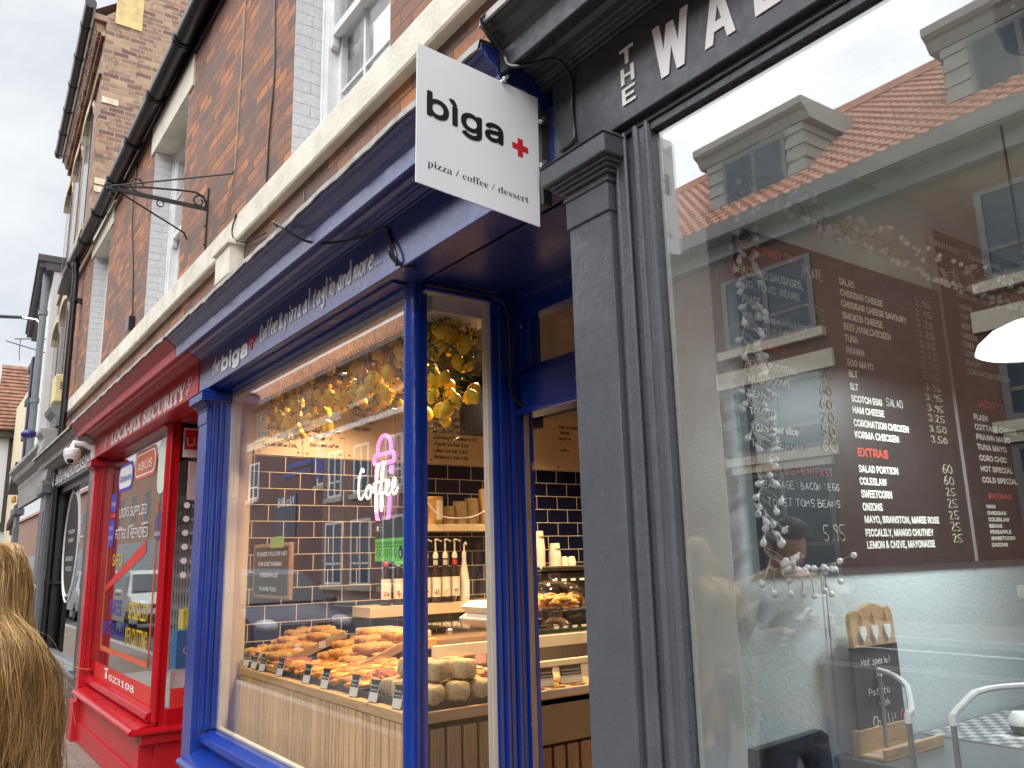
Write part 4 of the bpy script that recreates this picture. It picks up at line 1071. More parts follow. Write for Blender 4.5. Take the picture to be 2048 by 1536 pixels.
for z, w_ in ((8.72, .24), (7.35, .30), (7.22, .2), (9.6, .0)):
    if w_: obj('stone_block', MB().box(-13.05, -13.035, .12, .12 + w_, z, z + .10), STONE, tb)
g = MB()
for k in range(44):
    u = .06 + k * .125
    p = F(u, 0, 0); 
    g.hexa([(p[0], p[1] - .10, 9.95), (p[0] - .07, p[1] - .10, 9.95), (p[0] - .07, p[1], 9.95), (p[0], p[1], 9.95), (p[0], p[1] - .16, 10.12), (p[0] - .07, p[1] - .16, 10.12), (p[0] - .07, p[1], 10.12), (p[0], p[1], 10.12)])
a, b_ = F(0, .05, 0), F(5.6, .05, 0)
for (o, z0, z1) in ((.06, 9.86, 9.95), (.18, 10.12, 10.22), (.05, 9.2, 9.27)):
    a, b_ = F(-.02, o, 0), F(5.6, o, 0)
    g.hexa([(a[0], a[1], z0), (b_[0], b_[1], z0), (b_[0], b_[1] + o, z0), (a[0], a[1] + o, z0), (a[0], a[1], z1), (b_[0], b_[1], z1), (b_[0], b_[1] + o, z1), (a[0], a[1] + o, z1)])
obj('dentil_course', g, BRICKTF, tb)
g = MB(); g.tube([F(-.12, .25, 10.30), F(5.65, .25, 10.30)], .085, 12)
for k in range(6): g.tube([F(.5 + k, .25, 10.30), F(.58 + k, .25, 10.30)], .095, 12)
obj('gutter', g, PLASTIC, tb, smooth=True)
for k, u in enumerate((.9, 2.6, 4.3)):
    for z0, z1 in ((7.0, 8.9), (4.2, 6.0)):
        g = MB()
        p, q = F(u - .12, .05, 0), F(u + 1.05, .05, 0)
        n_ = 8; arch = [((p[0] + q[0]) / 2 + (q[0] - p[0]) / 2 * cos(pi * i / n_), (p[1] + q[1]) / 2, z1 + .35 * sin(pi * i / n_)) for i in range(n_ + 1)]
        g.hexa([(p[0], p[1], z0 - .12), (q[0], q[1], z0 - .12), (q[0], q[1] + .2, z0 - .12), (p[0], p[1] + .2, z0 - .12), (p[0], p[1], z0), (q[0], q[1], z0), (q[0], q[1] + .2, z0), (p[0], p[1] + .2, z0)])
        for i in range(n_):
            A, B = arch[i], arch[i + 1]
            g.hexa([(A[0], A[1], A[2]), (B[0], B[1], B[2]), (B[0], B[1] + .2, B[2]), (A[0], A[1] + .2, A[2]), (A[0], A[1], A[2] + .14), (B[0], B[1], B[2] + .14), (B[0], B[1] + .2, B[2] + .14), (A[0], A[1] + .2, A[2] + .14)])
        wn = obj('window', g, STONE, tb)
        p, q = F(u, .012, 0), F(u + .95, .012, 0)
        obj('pane', MB().hexa([(p[0], p[1], z0), (q[0], q[1], z0), (q[0], q[1] + .05, z0), (p[0], p[1] + .05, z0), (p[0], p[1], z1 + .2), (q[0], q[1], z1 + .2), (q[0], q[1] + .05, z1 + .2), (p[0], p[1] + .05, z1 + .2)]), plain('dark_pane', (.03, .035, .04), .1), wn)
# two flat hoods
g = MB()
for u, z in ((1.1, 6.15), (1.6, 3.6)):
    p, q = F(u, .22, 0), F(u + 1.0, .22, 0)
    g.hexa([(p[0], p[1], z), (q[0], q[1], z), (q[0], q[1] + .2, z), (p[0], p[1] + .2, z), (p[0], p[1], z + .1), (q[0], q[1], z + .1), (q[0], q[1] + .2, z + .2), (p[0], p[1] + .2, z + .2)])
obj('hood', g, GREYM, tb)
obj('roof', MB().add([(-13.2, -.1, 10.35), (-18.7, .2, 10.35), (-18.7, 3.2, 12.9), (-13.2, 3.1, 12.9), (-13.2, 6.2, 10.4), (-18.7, 6.4, 10.4)], [(0, 1, 2, 3), (3, 2, 5, 4)]), ROOFT, tb)
ab = thing('alarm_box', 'pale yellow louvred alarm box high on the tall building above the grey shop', 'alarm box', (-13.3, -.02, 4.0))
YBX = plain('pale_yellow_box', (.70, .62, .30), .45)
g = MB().box(-13.5, -13.1, -.14, .1, 3.95, 4.35); bx = obj('casing', g, YBX, ab, bevel=.015)
obj('louvre', MB().box(-13.10, -13.092, -.08, .06, 4.22, 4.235).box(-13.10, -13.092, -.08, .06, 4.18, 4.195).box(-13.10, -13.092, -.08, .06, 4.14, 4.155), ROOFB, bx)

# grey shop under the tall building
gs = thing('pale_grey_shopfront', 'pale grey shopfront with scrolled console bracket beyond the hairdresser', 'shopfront', (-15.5, .1, 0))
for (x0, x1, y0) in ((-13.35, -12.8, -.16), (-18.5, -18.0, -.05)):
    g = MB().box(x0, x1, y0, .4, 0, 2.62)
    for k in range(4): g.box(x0 + .08 + k * .11, x0 + .13 + k * .11, y0 - .015, y0, .3, 2.4)
    g.box(x0 - .06, x1 + .06, y0 - .06, .4, 2.62, 2.74)
    obj('pilaster', g, GREYM, gs, bevel=.008)
g = MB().prism([(-.12, 2.74), (-.18, 2.82), (-.17, 2.95), (-.23, 3.05), (-.27, 3.2), (-.24, 3.38), (-.30, 3.46), (-.30, 3.52), (.3, 3.55), (.3, 2.74)], -13.32, -12.85, 'x')
obj('console_bracket', g, GREYP, gs, bevel=.01)
g = MB().prism([(-.02, 2.74), (-.04, 3.05), (-.06, 3.12), (-.05, 3.18), (-.14, 3.24), (-.16, 3.32), (-.22, 3.38), (-.22, 3.44), (.3, 3.5), (.3, 2.74)], -18.2, -13.32, 'x')
obj('cornice', g, GREYP, gs)
g = MB().prism([(-.12, 3.55), (-.14, 3.68), (-.20, 3.74), (-.22, 3.80), (.2, 3.84), (.2, 3.55)], -13.34, -12.72, 'x'); obj('capping', g, GREYM, gs)
g = MB().box(-18.0, -13.35, -.02, .05, .6, 2.7); obj('glass', g, GLB, gs)
obj('stall_riser', MB().box(-18.0, -13.35, -.05, .1, 0, .6), GREYM, gs)
tg = thing('half_round_sign', 'blue half-round sign on the wall above the grey shop', 'wall lamp', (-17.5, -.2, 4.0))
obj('hood', MB().ball((-16.6, -.10, 3.95), .13, 14, 8, (1, 1, .6)), plain('sign_blue', (.02, .03, .16), .35), tg, smooth=True)  # half-round blue sign shaped as a flattened ball, not a lamp

# white building with a dark dentilled cornice
wb = thing('white_building', 'white rendered building with dark bracketed cornice and grey downpipe further along the street', 'building', (-22, .5, 0))
WREN = plain('white_render', (.74, .74, .72), .7, .08, 2)
def F2(u, o, z): return (-19.0 - u, .28 + u * .06 - o, z)
def slab(g, u0, u1, o0, o1, z0, z1):
    a, b, c, d = F2(u0, o1, 0), F2(u1, o1, 0), F2(u1, o0, 0), F2(u0, o0, 0)
    return g.hexa([(q[0], q[1], z0) for q in (a, b, c, d)] + [(q[0], q[1], z1) for q in (a, b, c, d)])
obj('front_wall', slab(MB(), 0, 6.4, -6, 0, 0, 7.95), WREN, wb)
CORN = plain('dark_cornice', (.10, .10, .10), .6)
g = slab(MB(), -.05, 6.5, -.5, .32, 7.98, 8.12); slab(g, -.03, 6.5, -.5, .16, 7.80, 7.98)
for k in range(34): slab(g, k * .19, k * .19 + .1, 0, .28, 7.86, 7.98)
obj('cornice', g, CORN, wb)
g = MB(); p = F2(.35, .12, 0); g.tube([(p[0], p[1], 7.85), (p[0], p[1], 3.7)], .07, 10)
for z in (6.9, 5.0): g.tube([(p[0], p[1], z), (p[0], p[1], z + .1)], .09, 10)
obj('downpipe', g, plain('pipe_grey', (.18, .20, .21), .4), wb, smooth=True)
for u in (1.6, 4.0):
    wn = obj('window', slab(MB(), u, u + 1.1, -.05, .02, 4.6, 6.6), WHITE, wb); obj('pane', slab(MB(), u + .08, u + 1.02, -.05, .03, 4.68, 6.52), plain('dark_pane', (.03, .035, .04), .1), wn)
sf = thing('cream_shopfront', 'cream and yellow shopfront with small paned windows beyond the grey shop', 'shopfront', (-21, .3, 0))
CRY = paint('cream_yellow', (.70, .56, .27), .5, .15)
g = slab(MB(), .1, 6.2, -.1, .02, 0, 3.55); obj('frame', g, CRY, sf)
g = slab(MB(), -.0, 6.3, -.1, .35, 3.55, 3.72); slab(g, -.0, 6.3, -.1, .3, 2.62, 2.8); slab(g, -.0, 6.3, -.1, .22, 2.5, 2.62); obj('cornice', g, ROOFB, sf)
for k in range(4):
    wn = obj('window', slab(MB(), .3 + k * 1.5, 1.5 + k * 1.5, -.05, .05, .8, 2.4), CREAMF, sf)
    g = MB()
    for a in range(2):
        for b in range(3): slab(g, .36 + k * 1.5 + a * .56, .86 + k * 1.5 + a * .56, -.05, .06, .86 + b * .52, 1.32 + b * .52)
    obj('pane', g, plain('dim_pane', (.12, .14, .14), .15), wn)
p = F2(.9, .3, 0)
tg = thing('wall_lamp', 'small orange lantern on the cream shopfront', 'wall lamp', (p[0], p[1], 2.9)); obj('lantern', MB().lathe([(.01, .12), (.04, .1), (.05, 0), (.03, -.03)], (p[0], p[1], 3.0), 8), plain('amber', (.6, .3, .05), .3), tg)

# timber framed house with tiled roof, further still
tf = thing('timber_framed_house', 'old timber framed white house with a steep brown tiled roof', 'house', (-36, 1, 0))
g = MB().box(-38, -35.0, -.1, 5, 0, 6.7); obj('wall', g, WREN, tf)
g = MB()
for y in (-.1, .35, .9, 1.5): g.box(-35.0, -34.94, y, y + .16, 3.2, 6.6)
g.box(-35.02, -34.7, -.2, 1.9, 6.35, 6.66); g.box(-35.0, -34.93, -.15, 2, 3.0, 3.3); g.box(-38, -35, -.18, -.1, 6.3, 6.6); g.box(-35.4, -34.9, -.3, .1, 0, 6.5)
obj('timber', g, plain('old_oak', (.07, .055, .04), .8), tf)
g = MB(); k = 18
for i in range(k):
    t0, t1 = i / k, (i + 1) / k + .02
    z0, z1 = 6.6 + (9.3 - 6.6) * t0, 6.6 + (9.3 - 6.6) * t1; x0, x1 = -34.6 - 1.6 * t0, -34.6 - 1.6 * t1
    g.hexa([(x0, .5, z0), (x1, .5, z1), (x1, 6, z1), (x0, 6, z0), (x0 + .06, .5, z0 + .05), (x1 + .01, .5, z1 + .01), (x1 + .01, 6, z1 + .01), (x0 + .06, 6, z0 + .05)])
g.prism([(-36.2, 9.3), (-38.5, 6.6), (-34.6, 6.6)], .52, 6, 'y')
obj('roof', g, plain('old_roof_tiles', (.20, .095, .06), .85, .45, 5, .5, 14), tf)
bh = thing('blue_timber_house', 'narrow house with dark blue timber posts between the white and timber framed buildings', 'house', (-28, .8, 0))
g = MB().box(-34.5, -25.6, 1.0, 6, 0, 7.4); obj('wall', g, plain('cream_render', (.66, .58, .40), .8), bh)
g = MB()
for z in (7.2, 6.2, 5.2, 4.2, 3.2): g.box(-27, -25.6, .62, 1.0, z, z + .18)
g.box(-26, -25.6, .6, 1.0, 0, 7.4); obj('timber', g, plain('blue_black_timber', (.02, .03, .06), .6), bh)
# street lamp on a wall arm
sl = thing('street_lamp', 'grey street lamp on a long arm with thin decoration wires over the street', 'street lamp', (-22.4, .3, 7.3))
g = MB().tube([(-20.8, .45, 6.9), (-20.9, .2, 7.2), (-21.2, -.1, 7.28)], .03, 8); obj('arm', g, STEEL, sl, smooth=True)
g = MB().lathe([(.03, 0), (.1, .06), (.11, .5), (.06, .75), (.02, .8)], (0, 0, 0), 12)
g.xf(Matrix.Translation((-21.15, -.06, 7.28)) @ Matrix.Rotation(radians(-96), 4, 'Z') @ Matrix.Rotation(radians(94), 4, 'Y') @ Matrix.Diagonal((.35, .75, .8, 1)))
obj('lamp_head', g, plain('lamp_grey', (.08, .085, .09), .4), sl, smooth=True)
g = MB().tube([(-19.6, .3, 6.45), (-20.6, -.2, 6.62)], .012, 5).tube([(-19.6, .3, 6.15), (-20.8, -.35, 6.6)], .012, 5).tube([(-20.5, -.1, 6.6), (-20.5, -.1, 6.3), (-20.45, -.08, 6.1)], .008, 5)
obj('bracket', g, IRON, sl)

# ================================================================ café behind the blue window
CEIL = plain('dark_brown_ceiling', (.05, .038, .03), .7, .2, 3)
FLOORM = wood('dark_floor_boards', (.16, .10, .06), 'y', .4)
XW = -5.2
TILE = None
m, nt_, b_ = base('navy_metro_tile')
g_ = nd(nt_, 'ShaderNodeNewGeometry'); sx_ = nd(nt_, 'ShaderNodeSeparateXYZ'); cx_ = nd(nt_, 'ShaderNodeCombineXYZ')
nt_.links.new(g_.outputs['Position'], sx_.inputs[0]); nt_.links.new(sx_.outputs[1], cx_.inputs[0]); nt_.links.new(sx_.outputs[2], cx_.inputs[1])
br_t = nd(nt_, 'ShaderNodeTexBrick'); br_t.inputs['Scale'].default_value = 1
for k_, v_ in (('Brick Width', .206), ('Row Height', .1045), ('Mortar Size', .0026), ('Mortar Smooth', .1)): br_t.inputs[k_].default_value = v_
br_t.inputs['Color1'].default_value = (.006, .008, .028, 1); br_t.inputs['Color2'].default_value = (.009, .011, .036, 1); br_t.inputs['Mortar'].default_value = (.62, .52, .40, 1)
mo_ = nd(nt_, 'ShaderNodeMapping'); mo_.inputs['Location'].default_value = (.04, .013, 0)
nt_.links.new(cx_.outputs[0], mo_.inputs[0]); nt_.links.new(mo_.outputs[0], br_t.inputs['Vector']); nt_.links.new(br_t.outputs['Color'], b_.inputs['Base Color'])
rr_ = ramp(nt_, br_t.outputs['Fac'], [(0, (.12,) * 3), (1, (.8,) * 3)]); nt_.links.new(rr_, b_.inputs['Roughness'])
mm_ = nd(nt_, 'ShaderNodeMath', operation='MULTIPLY'); mm_.inputs[1].default_value = -1; nt_.links.new(br_t.outputs['Fac'], mm_.inputs[0]); bump(nt_, b_, mm_.outputs[0], .5, .003)
TILE = m
PLAST = plain('warm_plaster', (.62, .52, .40), .7, .06, 3)
obj('tiled_wall', MB().box(XW - .1, XW, .15, 6.2, 0, 2.32), TILE, bld)
obj('plaster_wall', MB().box(XW - .1, XW, .02, .15, 0, 2.78).box(XW - .1, XW, .15, 6.2, 2.32, 2.80), PLAST, bld)
obj('cafe_ceiling', MB().box(XW, -1.66, .10, 6.2, 2.80, 2.88), CEIL, bld)
obj('cafe_floor', MB().box(XW, -1.66, .03, 6.2, 0, .05), FLOORM, bld)
obj('party_wall', MB().box(-1.66, -1.45, .57, 6.2, 0, 3.0), PLAST, bld)
obj('bulkhead', MB().box(XW, -2.76, .06, .22, 2.68, 2.80).box(-2.98, -2.79, .08, .40, 2.60, 2.72), CREAMF, bld, bevel=.004)
# hanging black panels under the ceiling, a pipe and beams
g = MB().box(XW, -1.7, 2.4, 2.5, 2.70, 2.80).box(XW, -1.7, 4.2, 4.3, 2.70, 2.80); obj('ceiling_beam', g, CEIL, bld, bevel=.01)
tv = thing('menu_screen', 'black screen hanging from the dark ceiling behind the lemon garland', 'screen', (-3.6, 1.0, 2.6))
SCR = plain('black_screen', (.008, .008, .009), .2)
obj('panel', MB().box(-4.3, -4.25, 1.15, 1.55, 2.36, 2.74), SCR, tv, bevel=.006); obj('mount', MB().box(-4.28, -4.26, 1.3, 1.4, 2.7, 2.80), ROOFB, tv)
tv = thing('speaker', 'black loudspeaker under the dark café ceiling near the return glass', 'speaker', (-3.5, 1.0, 2.6))
obj('box', MB().box(-4.7, -4.55, 1.85, 2.02, 2.50, 2.80), SCR, tv, bevel=.01)

# wall mounted menu boards with hand written lists
BOARD = plain('ivory_gloss_board', (.72, .58, .42), .25, .03, 3)
PEN = plain('board_pen', (.03, .028, .03), .6); RIV = STEEL
seams = [.16, .485, .785, 1.17, 1.43, 2.02, 2.62, 3.25]
lists = [('', ['Latte 2.90', 'Flat white 2.90', 'Turkish coffee 2.50']), ('', ['Americano milk', 'Syrup', 'Extra shot coffee']), ('', ['Chai latte', 'Mocha', 'Dirty chai', 'Hot choc']), ('', ['Cappuccino', 'Cortado', 'Macchiato', 'Piccolo', 'Babyccino']),
         ('Ice Tea', ['Coconut, Matcha 4.20', 'Coconut, Peach 4.20', 'passion frt, Matcha 4.20', 'passion frt, lemon 4.20', 'Peach ice tea 3.50', 'Lemon ice tea 3.50', 'Raspberry Tea 3.50']), ('cold Drinks', ['Pellegrino', 'Coke / Zero', 'Sparkling water', 'Water']), ('', ['biga traybake', 'tomato', 'pancetta', '-', 'pieni'])]
WHICH = ['nearest the window with the Turkish coffee list', 'with the extra shot list', 'with the chai list', 'behind the neon cup', 'with the Ice Tea list', 'with the cold drinks list', 'seen through the doorway']
for i, (hd, ls) in enumerate(lists):
    y0, y1 = seams[i], seams[i + 1] - .004
    t = thing('menu_board', 'ivory hand written drinks board ' + WHICH[i], 'menu board', (XW, y0, 2.29), 'menu boards above the navy tiles')
    obj('panel', MB().box(XW, XW + .008, y0, y1, 2.29, 2.735), BOARD, t, bevel=.002)
    g = MB()
    if hd: hand(g, hd, (XW + .009, y0 + .14, 2.67), (0, 1, 0), (0, 0, 1), .038, .19, r=.003, seed=i)
    top = 2.62 if hd else 2.64
    if i < 2: top = 2.46
    for j, s in enumerate(ls):
        hand(g, s, (XW + .009, y0 + .06 + .01 * sin(j * 2.1), top - j * (.048 if i != 0 else .055)), (0, 1, .0), (0, 0, 1), .022, min(.026 * len(s) * .62, (y1 - y0) - .1), r=.0026, seed=i * 10 + j, jit=.3)
    obj('handwriting', g, PEN, t)
    g = MB()
    for yy in (y0 + .03, y1 - .03):
        for zz in (2.315, 2.71): g.lathe([(.010, 0), (.008, .004), (.003, .006)], (XW + .008, yy, zz), 8, 'x')
    obj('screw', g, STEEL, t)
# shelves on the tiled wall
SHW = plain('cream_shelf', (.66, .52, .34), .5, .05, 3)
def shelf(z, y0, y1, dep, label, th=.05):
    return solo('wall_shelf', MB().box(XW, XW + dep, y0, y1, z - th, z), SHW, label, 'shelf', (XW, y0, z - th), bevel=.003)
shelf(1.845, 1.05, 2.03, .20, 'upper cream shelf on the navy tiles holding tubs and cup stacks')
shelf(1.315, .86, 2.03, .27, 'lower cream shelf on the navy tiles holding the syrup bottles', .07)
# things on the upper shelf
KRAFT = plain('kraft_card', (.50, .30, .12), .7, .15, 9); GOLDT = plain('gold_tin', (.48, .30, .10), .4, .2, 8); LBL = plain('cream_label', (.74, .66, .52), .6); CUPB = plain('brown_ripple_cup', (.28, .19, .08), .7, .2, 30)
t = thing('cocoa_tub', 'gold tub with a printed label on the upper shelf', 'tub', (-5.06, 1.40, 1.845))
obj('tub', MB().lathe([(.062, 1.845), (.070, 1.86), (.075, 2.02), (.078, 2.025), (.076, 2.035), (0.001, 2.035)], (-5.06, 1.395, 0), 18), GOLDT, t, smooth=True)
obj('label', MB().prism([(-5.06 + .078 * cos(a), 1.395 + .078 * sin(a)) for a in [-.1 + .12 * k for k in range(8)]] + [(-5.06 + .072 * cos(a), 1.395 + .072 * sin(a)) for a in [.74 - .12 * k for k in range(8)]], 1.875, 2.01, 'z'), LBL, t)
def cupstack(name, x, y, z, r0, r1, h, n, mat, label, group=None, up=True, txt=None):
    t = thing(name, label, 'cup stack', (x, y, z), group)
    prof = []
    body = h - n * .012
    g = MB(); rr = lambda q: r0 + (r1 - r0) * q
    for k in range(n): g.lathe([(rr(0), z + k * .012), (rr(0) * 1.02, z + k * .012 + .003), (rr(.1), z + k * .012 + .011)], (x, y, 0), 14, caps=False)
    g.lathe([(rr(.1), z + n * .012), (r1, z + h), (r1 * .98, z + h), (.001, z + h - .004)], (x, y, 0), 14, caps=False)
    obj('cups', g, mat, t, smooth=True)
    return t
cupstack('cup_stack', -5.08, 1.53, 1.845, .055, .050, .13, 6, CUPB, 'short stack of brown ripple cups beside the gold tub')
cupstack('cup_stack', -5.08, 1.635, 1.845, .052, .050, .165, 8, CUPB, 'middle stack of brown ripple cups on the upper shelf')
cupstack('cup_stack', -5.08, 1.735, 1.845, .055, .050, .19, 9, CUPB, 'tallest stack of brown ripple cups by the kraft bag')
t = thing('kraft_bag', 'crumpled kraft coffee bag at the end of the upper shelf', 'bag', (-5.05, 1.86, 1.845))
obj('bag', MB().hexa([(-5.10, 1.80, 1.845), (-5.0, 1.80, 1.845), (-5.0, 1.92, 1.845), (-5.10, 1.92, 1.845), (-5.07, 1.79, 2.10), (-5.05, 1.79, 2.10), (-5.05, 1.93, 2.13), (-5.07, 1.93, 2.13)]), KRAFT, t, bevel=.012)
obj('label', MB().ball((-4.99, 1.86, 1.92), .022, 8, 6, (.2, 1, 1)), plain('olive_label', (.2, .17, .05), .7), t)
t = thing('plain_tub', 'pale tub behind the blue post on the upper shelf', 'tub', (-5.06, 1.25, 1.845))
obj('tub', MB().lathe([(.06, 1.845), (.075, 2.0), (.08, 2.0), (.001, 2.005)], (-5.06, 1.26, 0), 16), LBL, t, smooth=True)
cable('cable', 'white flex drooping in front of the shelf of cups', [(-4.9, 1.15, 2.12), (-4.9, 1.26, 1.99), (-4.9, 1.36, 1.90), (-4.9, 1.50, 1.88), (-4.9, 1.64, 1.895), (-4.9, 1.76, 1.95), (-4.9, 1.86, 2.01), (-4.9, 2.0, 2.12)], .005, WHC)
# syrup bottles with pumps
SYR = [('red', (.5, .06, .05)), ('brown', (.25, .10, .04)), ('yellow', (.62, .45, .06)), ('grey', (.2, .2, .21))]
BOTG = plain('dark_syrup', (.03, .018, .012), .08); PUMP = plain('ivory_pump', (.72, .66, .56), .35)
def syrup(x, y, col, label, ribbon):
    t = thing('syrup_bottle', label, 'bottle', (x, y, 1.315), 'syrup bottles with pumps')
    r = .036
    obj('bottle', MB().lathe([(.001, 1.315), (r, 1.318), (r, 1.49), (r * .9, 1.515), (.016, 1.56), (.0145, 1.60), (.017, 1.605), (.017, 1.612)], (x, y, 0), 14), BOTG, t, smooth=True)
    lb = obj('label', MB().prism([(x + (r + .001) * cos(a), y + (r + .001) * sin(a)) for a in [-1.5 + .2 * k for k in range(12)]] + [(x + (r - .002) * cos(a), y + (r - .002) * sin(a)) for a in [.7 - .2 * k for k in range(12)]], 1.355, 1.485, 'z'), LBL, t)
    g = MB(); rnd = random.Random(int(y * 100))
    for k in range(7): g.ball((x + r + .0005, y - .012 + rnd.uniform(-.014, .014), 1.385 + rnd.uniform(-.018, .02)), .006, 6, 4, (.25, 1, 1))
    obj('print', g, plain('print_' + col[0], col[1], .5), lb)
    obj('collar', MB().lathe([(.0165, 1.565), (.0165, 1.60)], (x, y, 0), 10, caps=False), plain('ribbon_' + ('red' if ribbon else 'striped'), (.5, .05, .05) if ribbon else (.5, .47, .42), .5), t)
    g = MB().lathe([(.018, 1.61), (.02, 1.63), (.014, 1.65), (.006, 1.655), (.006, 1.72)], (x, y, 0), 10)
    g.tube([(x, y, 1.715), (x + .015, y - .012, 1.735), (x + .02, y + .0, 1.738), (x + .012, y + .04, 1.725)], .006, 6)
    obj('pump', g, PUMP, t, smooth=True)
syrup(-4.99, 1.30, SYR[0], 'syrup bottle with a red berry label, next to the blue post', False)
syrup(-4.99, 1.378, SYR[1], 'syrup bottle with a brown nut label, second from the blue post', False)
syrup(-4.99, 1.455, SYR[2], 'syrup bottle with a yellow label, third from the blue post', False)
syrup(-4.99, 1.532, SYR[3], 'syrup bottle with a dark label and red ribbon on its neck', True)
syrup(-4.99, 1.00, SYR[1], 'syrup bottle behind the blue post and behind the hygiene sticker', True)
syrup(-4.99, 1.09, SYR[0], 'syrup bottle tucked behind the blue post below the hygiene sticker', False)
t = thing('sauce_bottle', 'white squeeze sauce bottle with a long pump beside the syrups', 'bottle', (-4.99, 1.61, 1.315))
obj('bottle', MB().lathe([(.001, 1.315), (.034, 1.318), (.034, 1.47), (.03, 1.50), (.018, 1.57), (.014, 1.60), (.016, 1.62)], (-4.99, 1.61, 0), 14), PUMP, t, smooth=True)
obj('label', MB().box(-4.957, -4.954, 1.59, 1.63, 1.34, 1.46), WV, t)
obj('pump', MB().lathe([(.016, 1.62), (.016, 1.645), (.006, 1.66), (.006, 1.70)], (-4.99, 1.61, 0), 8).tube([(-4.99, 1.61, 1.70), (-4.97, 1.61, 1.715), (-4.95, 1.605, 1.70)], .007, 6), PUMP, t, smooth=True)
for k in range(3):
    t = thing('plastic_cup_stack', 'stack of clear plastic cups on the lower shelf', 'cup stack', (-5.02, 1.70 + k * .085, 1.315), 'clear plastic cup stacks')
    obj('cups', MB().lathe([(.03, 1.315), (.04, 1.40), (.041, 1.50 + .05 * (k != 1)), (.038, 1.50 + .05 * (k != 1)), (.028, 1.32)], (-5.02, 1.70 + k * .085, 0), 14), CLEAR, t, smooth=True)
t = thing('plastic_tub', 'shallow clear plastic tub standing before the syrups', 'tub', (-4.93, 1.40, 1.315))
obj('tub', MB().lathe([(.07, 1.315), (.085, 1.32), (.10, 1.375), (.104, 1.378), (.098, 1.375), (.082, 1.324)], (-4.93, 1.40, 0), 18), CLEAR, t, smooth=True)
# espresso machine and cups further in
em = thing('espresso_machine', 'steel and black espresso machine with cups warming on top, seen through the doorway', 'coffee machine', (-4.85, 2.4, 1.1))
DKM = plain('black_metal', (.02, .02, .02), .35)
g = MB().box(-5.15, -4.7, 2.05, 2.95, 1.12, 1.50); obj('body', g, DKM, em, bevel=.02)
obj('tray', MB().box(-5.15, -4.68, 2.05, 2.95, 1.50, 1.535), STEEL, em, bevel=.01)
g = MB()
for k in range(9): g.box(-4.695, -4.685, 2.16 + k * .085, 2.20 + k * .085, 1.43, 1.445)
obj('button', g, WV, em)
g = MB().tube([(-4.70, 2.25, 1.40), (-4.62, 2.25, 1.38)], .03, 10).tube([(-4.62, 2.25, 1.36), (-4.48, 2.25, 1.33)], .014, 8); obj('portafilter', g, DKM, em, smooth=True)
PAPC = plain('white_paper_cup', (.76, .66, .52), .6)
for (y, h, n, lab) in ((2.115, .20, 9, 'paper cup stack half hidden by the blue door jamb'), (2.19, .255, 12, 'tallest paper cup stack on the espresso machine'), (2.34, .165, 7, 'middle paper cup stack on the espresso machine')):
    t = cupstack('cup_stack', -4.88, y, 1.535, .047, .036, h, n, PAPC, lab)
    g = MB(); hand(g, 'biga', (-4.88 + .042, y - .025, 1.535 + h - .05), (0, 1, 0), (0, 0, 1), .02, .045, r=.0015); obj('lettering', g, PEN, t)
for k, y in enumerate((2.43, 2.50)):
    t = thing('espresso_cup', 'small upturned ivory espresso cup on the coffee machine', 'cup', (-4.88, y, 1.535), 'upturned espresso cups')
    obj('cup', MB().lathe([(.034, 1.535), (.032, 1.57), (.022, 1.60), (.001, 1.602)], (-4.88, y, 0), 14), PAPC, t, smooth=True)

# counters
PINE = wood('honey_pine', (.70, .43, .17), 'x', .45, .35, True); PINEY = wood('honey_pine_end', (.42, .27, .15), 'y', .5, .4, True); SLAT = wood('pine_slat', (.70, .43, .17), 'z', .5, .35)
SLATD = wood('brown_slat', (.30, .185, .10), 'z', .55, .4)
wc = thing('window_counter', 'pine display counter with vertical slatted front behind the shop window', 'counter', (-4.1, .5, .05))
obj('worktop', MB().box(-5.19, -3.05, .12, .85, .955, 1.0), PINE, wc, bevel=.005)
obj('worktop', MB().box(-3.90, -3.05, .851, 1.3, .955, 1.0).box(-3.05, -3.045, .14, 1.3, .957, .998), PINEY, wc)
g = MB(); random.seed(12); x = -5.17
while x < -3.07:
    wd = random.choice((.024, .03, .045, .06, .045)); g.box(x, x + wd, .125, .15, .05, .952); x += wd + random.choice((.006, .008, .012))
obj('slat', g, SLAT, wc, bevel=.002)
g = MB(); y = .14
while y < 3.0:
    g.box(-3.07, -3.05, y, y + .062, .05, .93 if y < .5 else .78); y += .078
obj('slat', g, SLATD, wc, bevel=.003)
obj('carcass', MB().box(-5.19, -3.075, .152, .84, .05, .95).box(-3.9, -3.075, .84, 3.0, .05, .80), plain('dark_carcass', (.04, .03, .025), .8), wc)
# chilled glass case in the long run of the counter
fc = thing('chilled_display_case', 'low chilled display case with stainless base and green edged glass top inside the doorway', 'display case', (-3.4, 1.6, .8))
SSB = plain('brushed_steel', (.20, .17, .14), .35, .1, 6, metal=.6)
obj('base', MB().box(-3.9, -3.045, .52, 2.6, .79, .985), SSB, fc, bevel=.006)
obj('rim', MB().box(-3.06, -3.03, .50, 2.6, .985, 1.02).box(-3.9, -3.86, .50, 2.6, .985, 1.02).box(-3.86, -3.06, 2.55, 2.6, .985, 1.02), plain('case_ivory', (.60, .52, .40), .4), fc, bevel=.004)
obj('deck', MB().box(-3.86, -3.06, .52, 2.55, .97, .982), plain('case_deck', (.30, .28, .24), .4), fc)
GRG = plain('green_glass_edge', (.05, .16, .09), .1)
obj('glass_top', MB().box(-3.9, -3.03, .66, 2.6, 1.270, 1.276), CLEAR, fc); obj('glass_edge', MB().box(-3.034, -3.028, .66, 2.6, 1.262, 1.278), GRG, fc)
obj('glass_front', MB().box(-3.042, -3.037, .66, 2.6, 1.02, 1.268), CLEAR, fc)
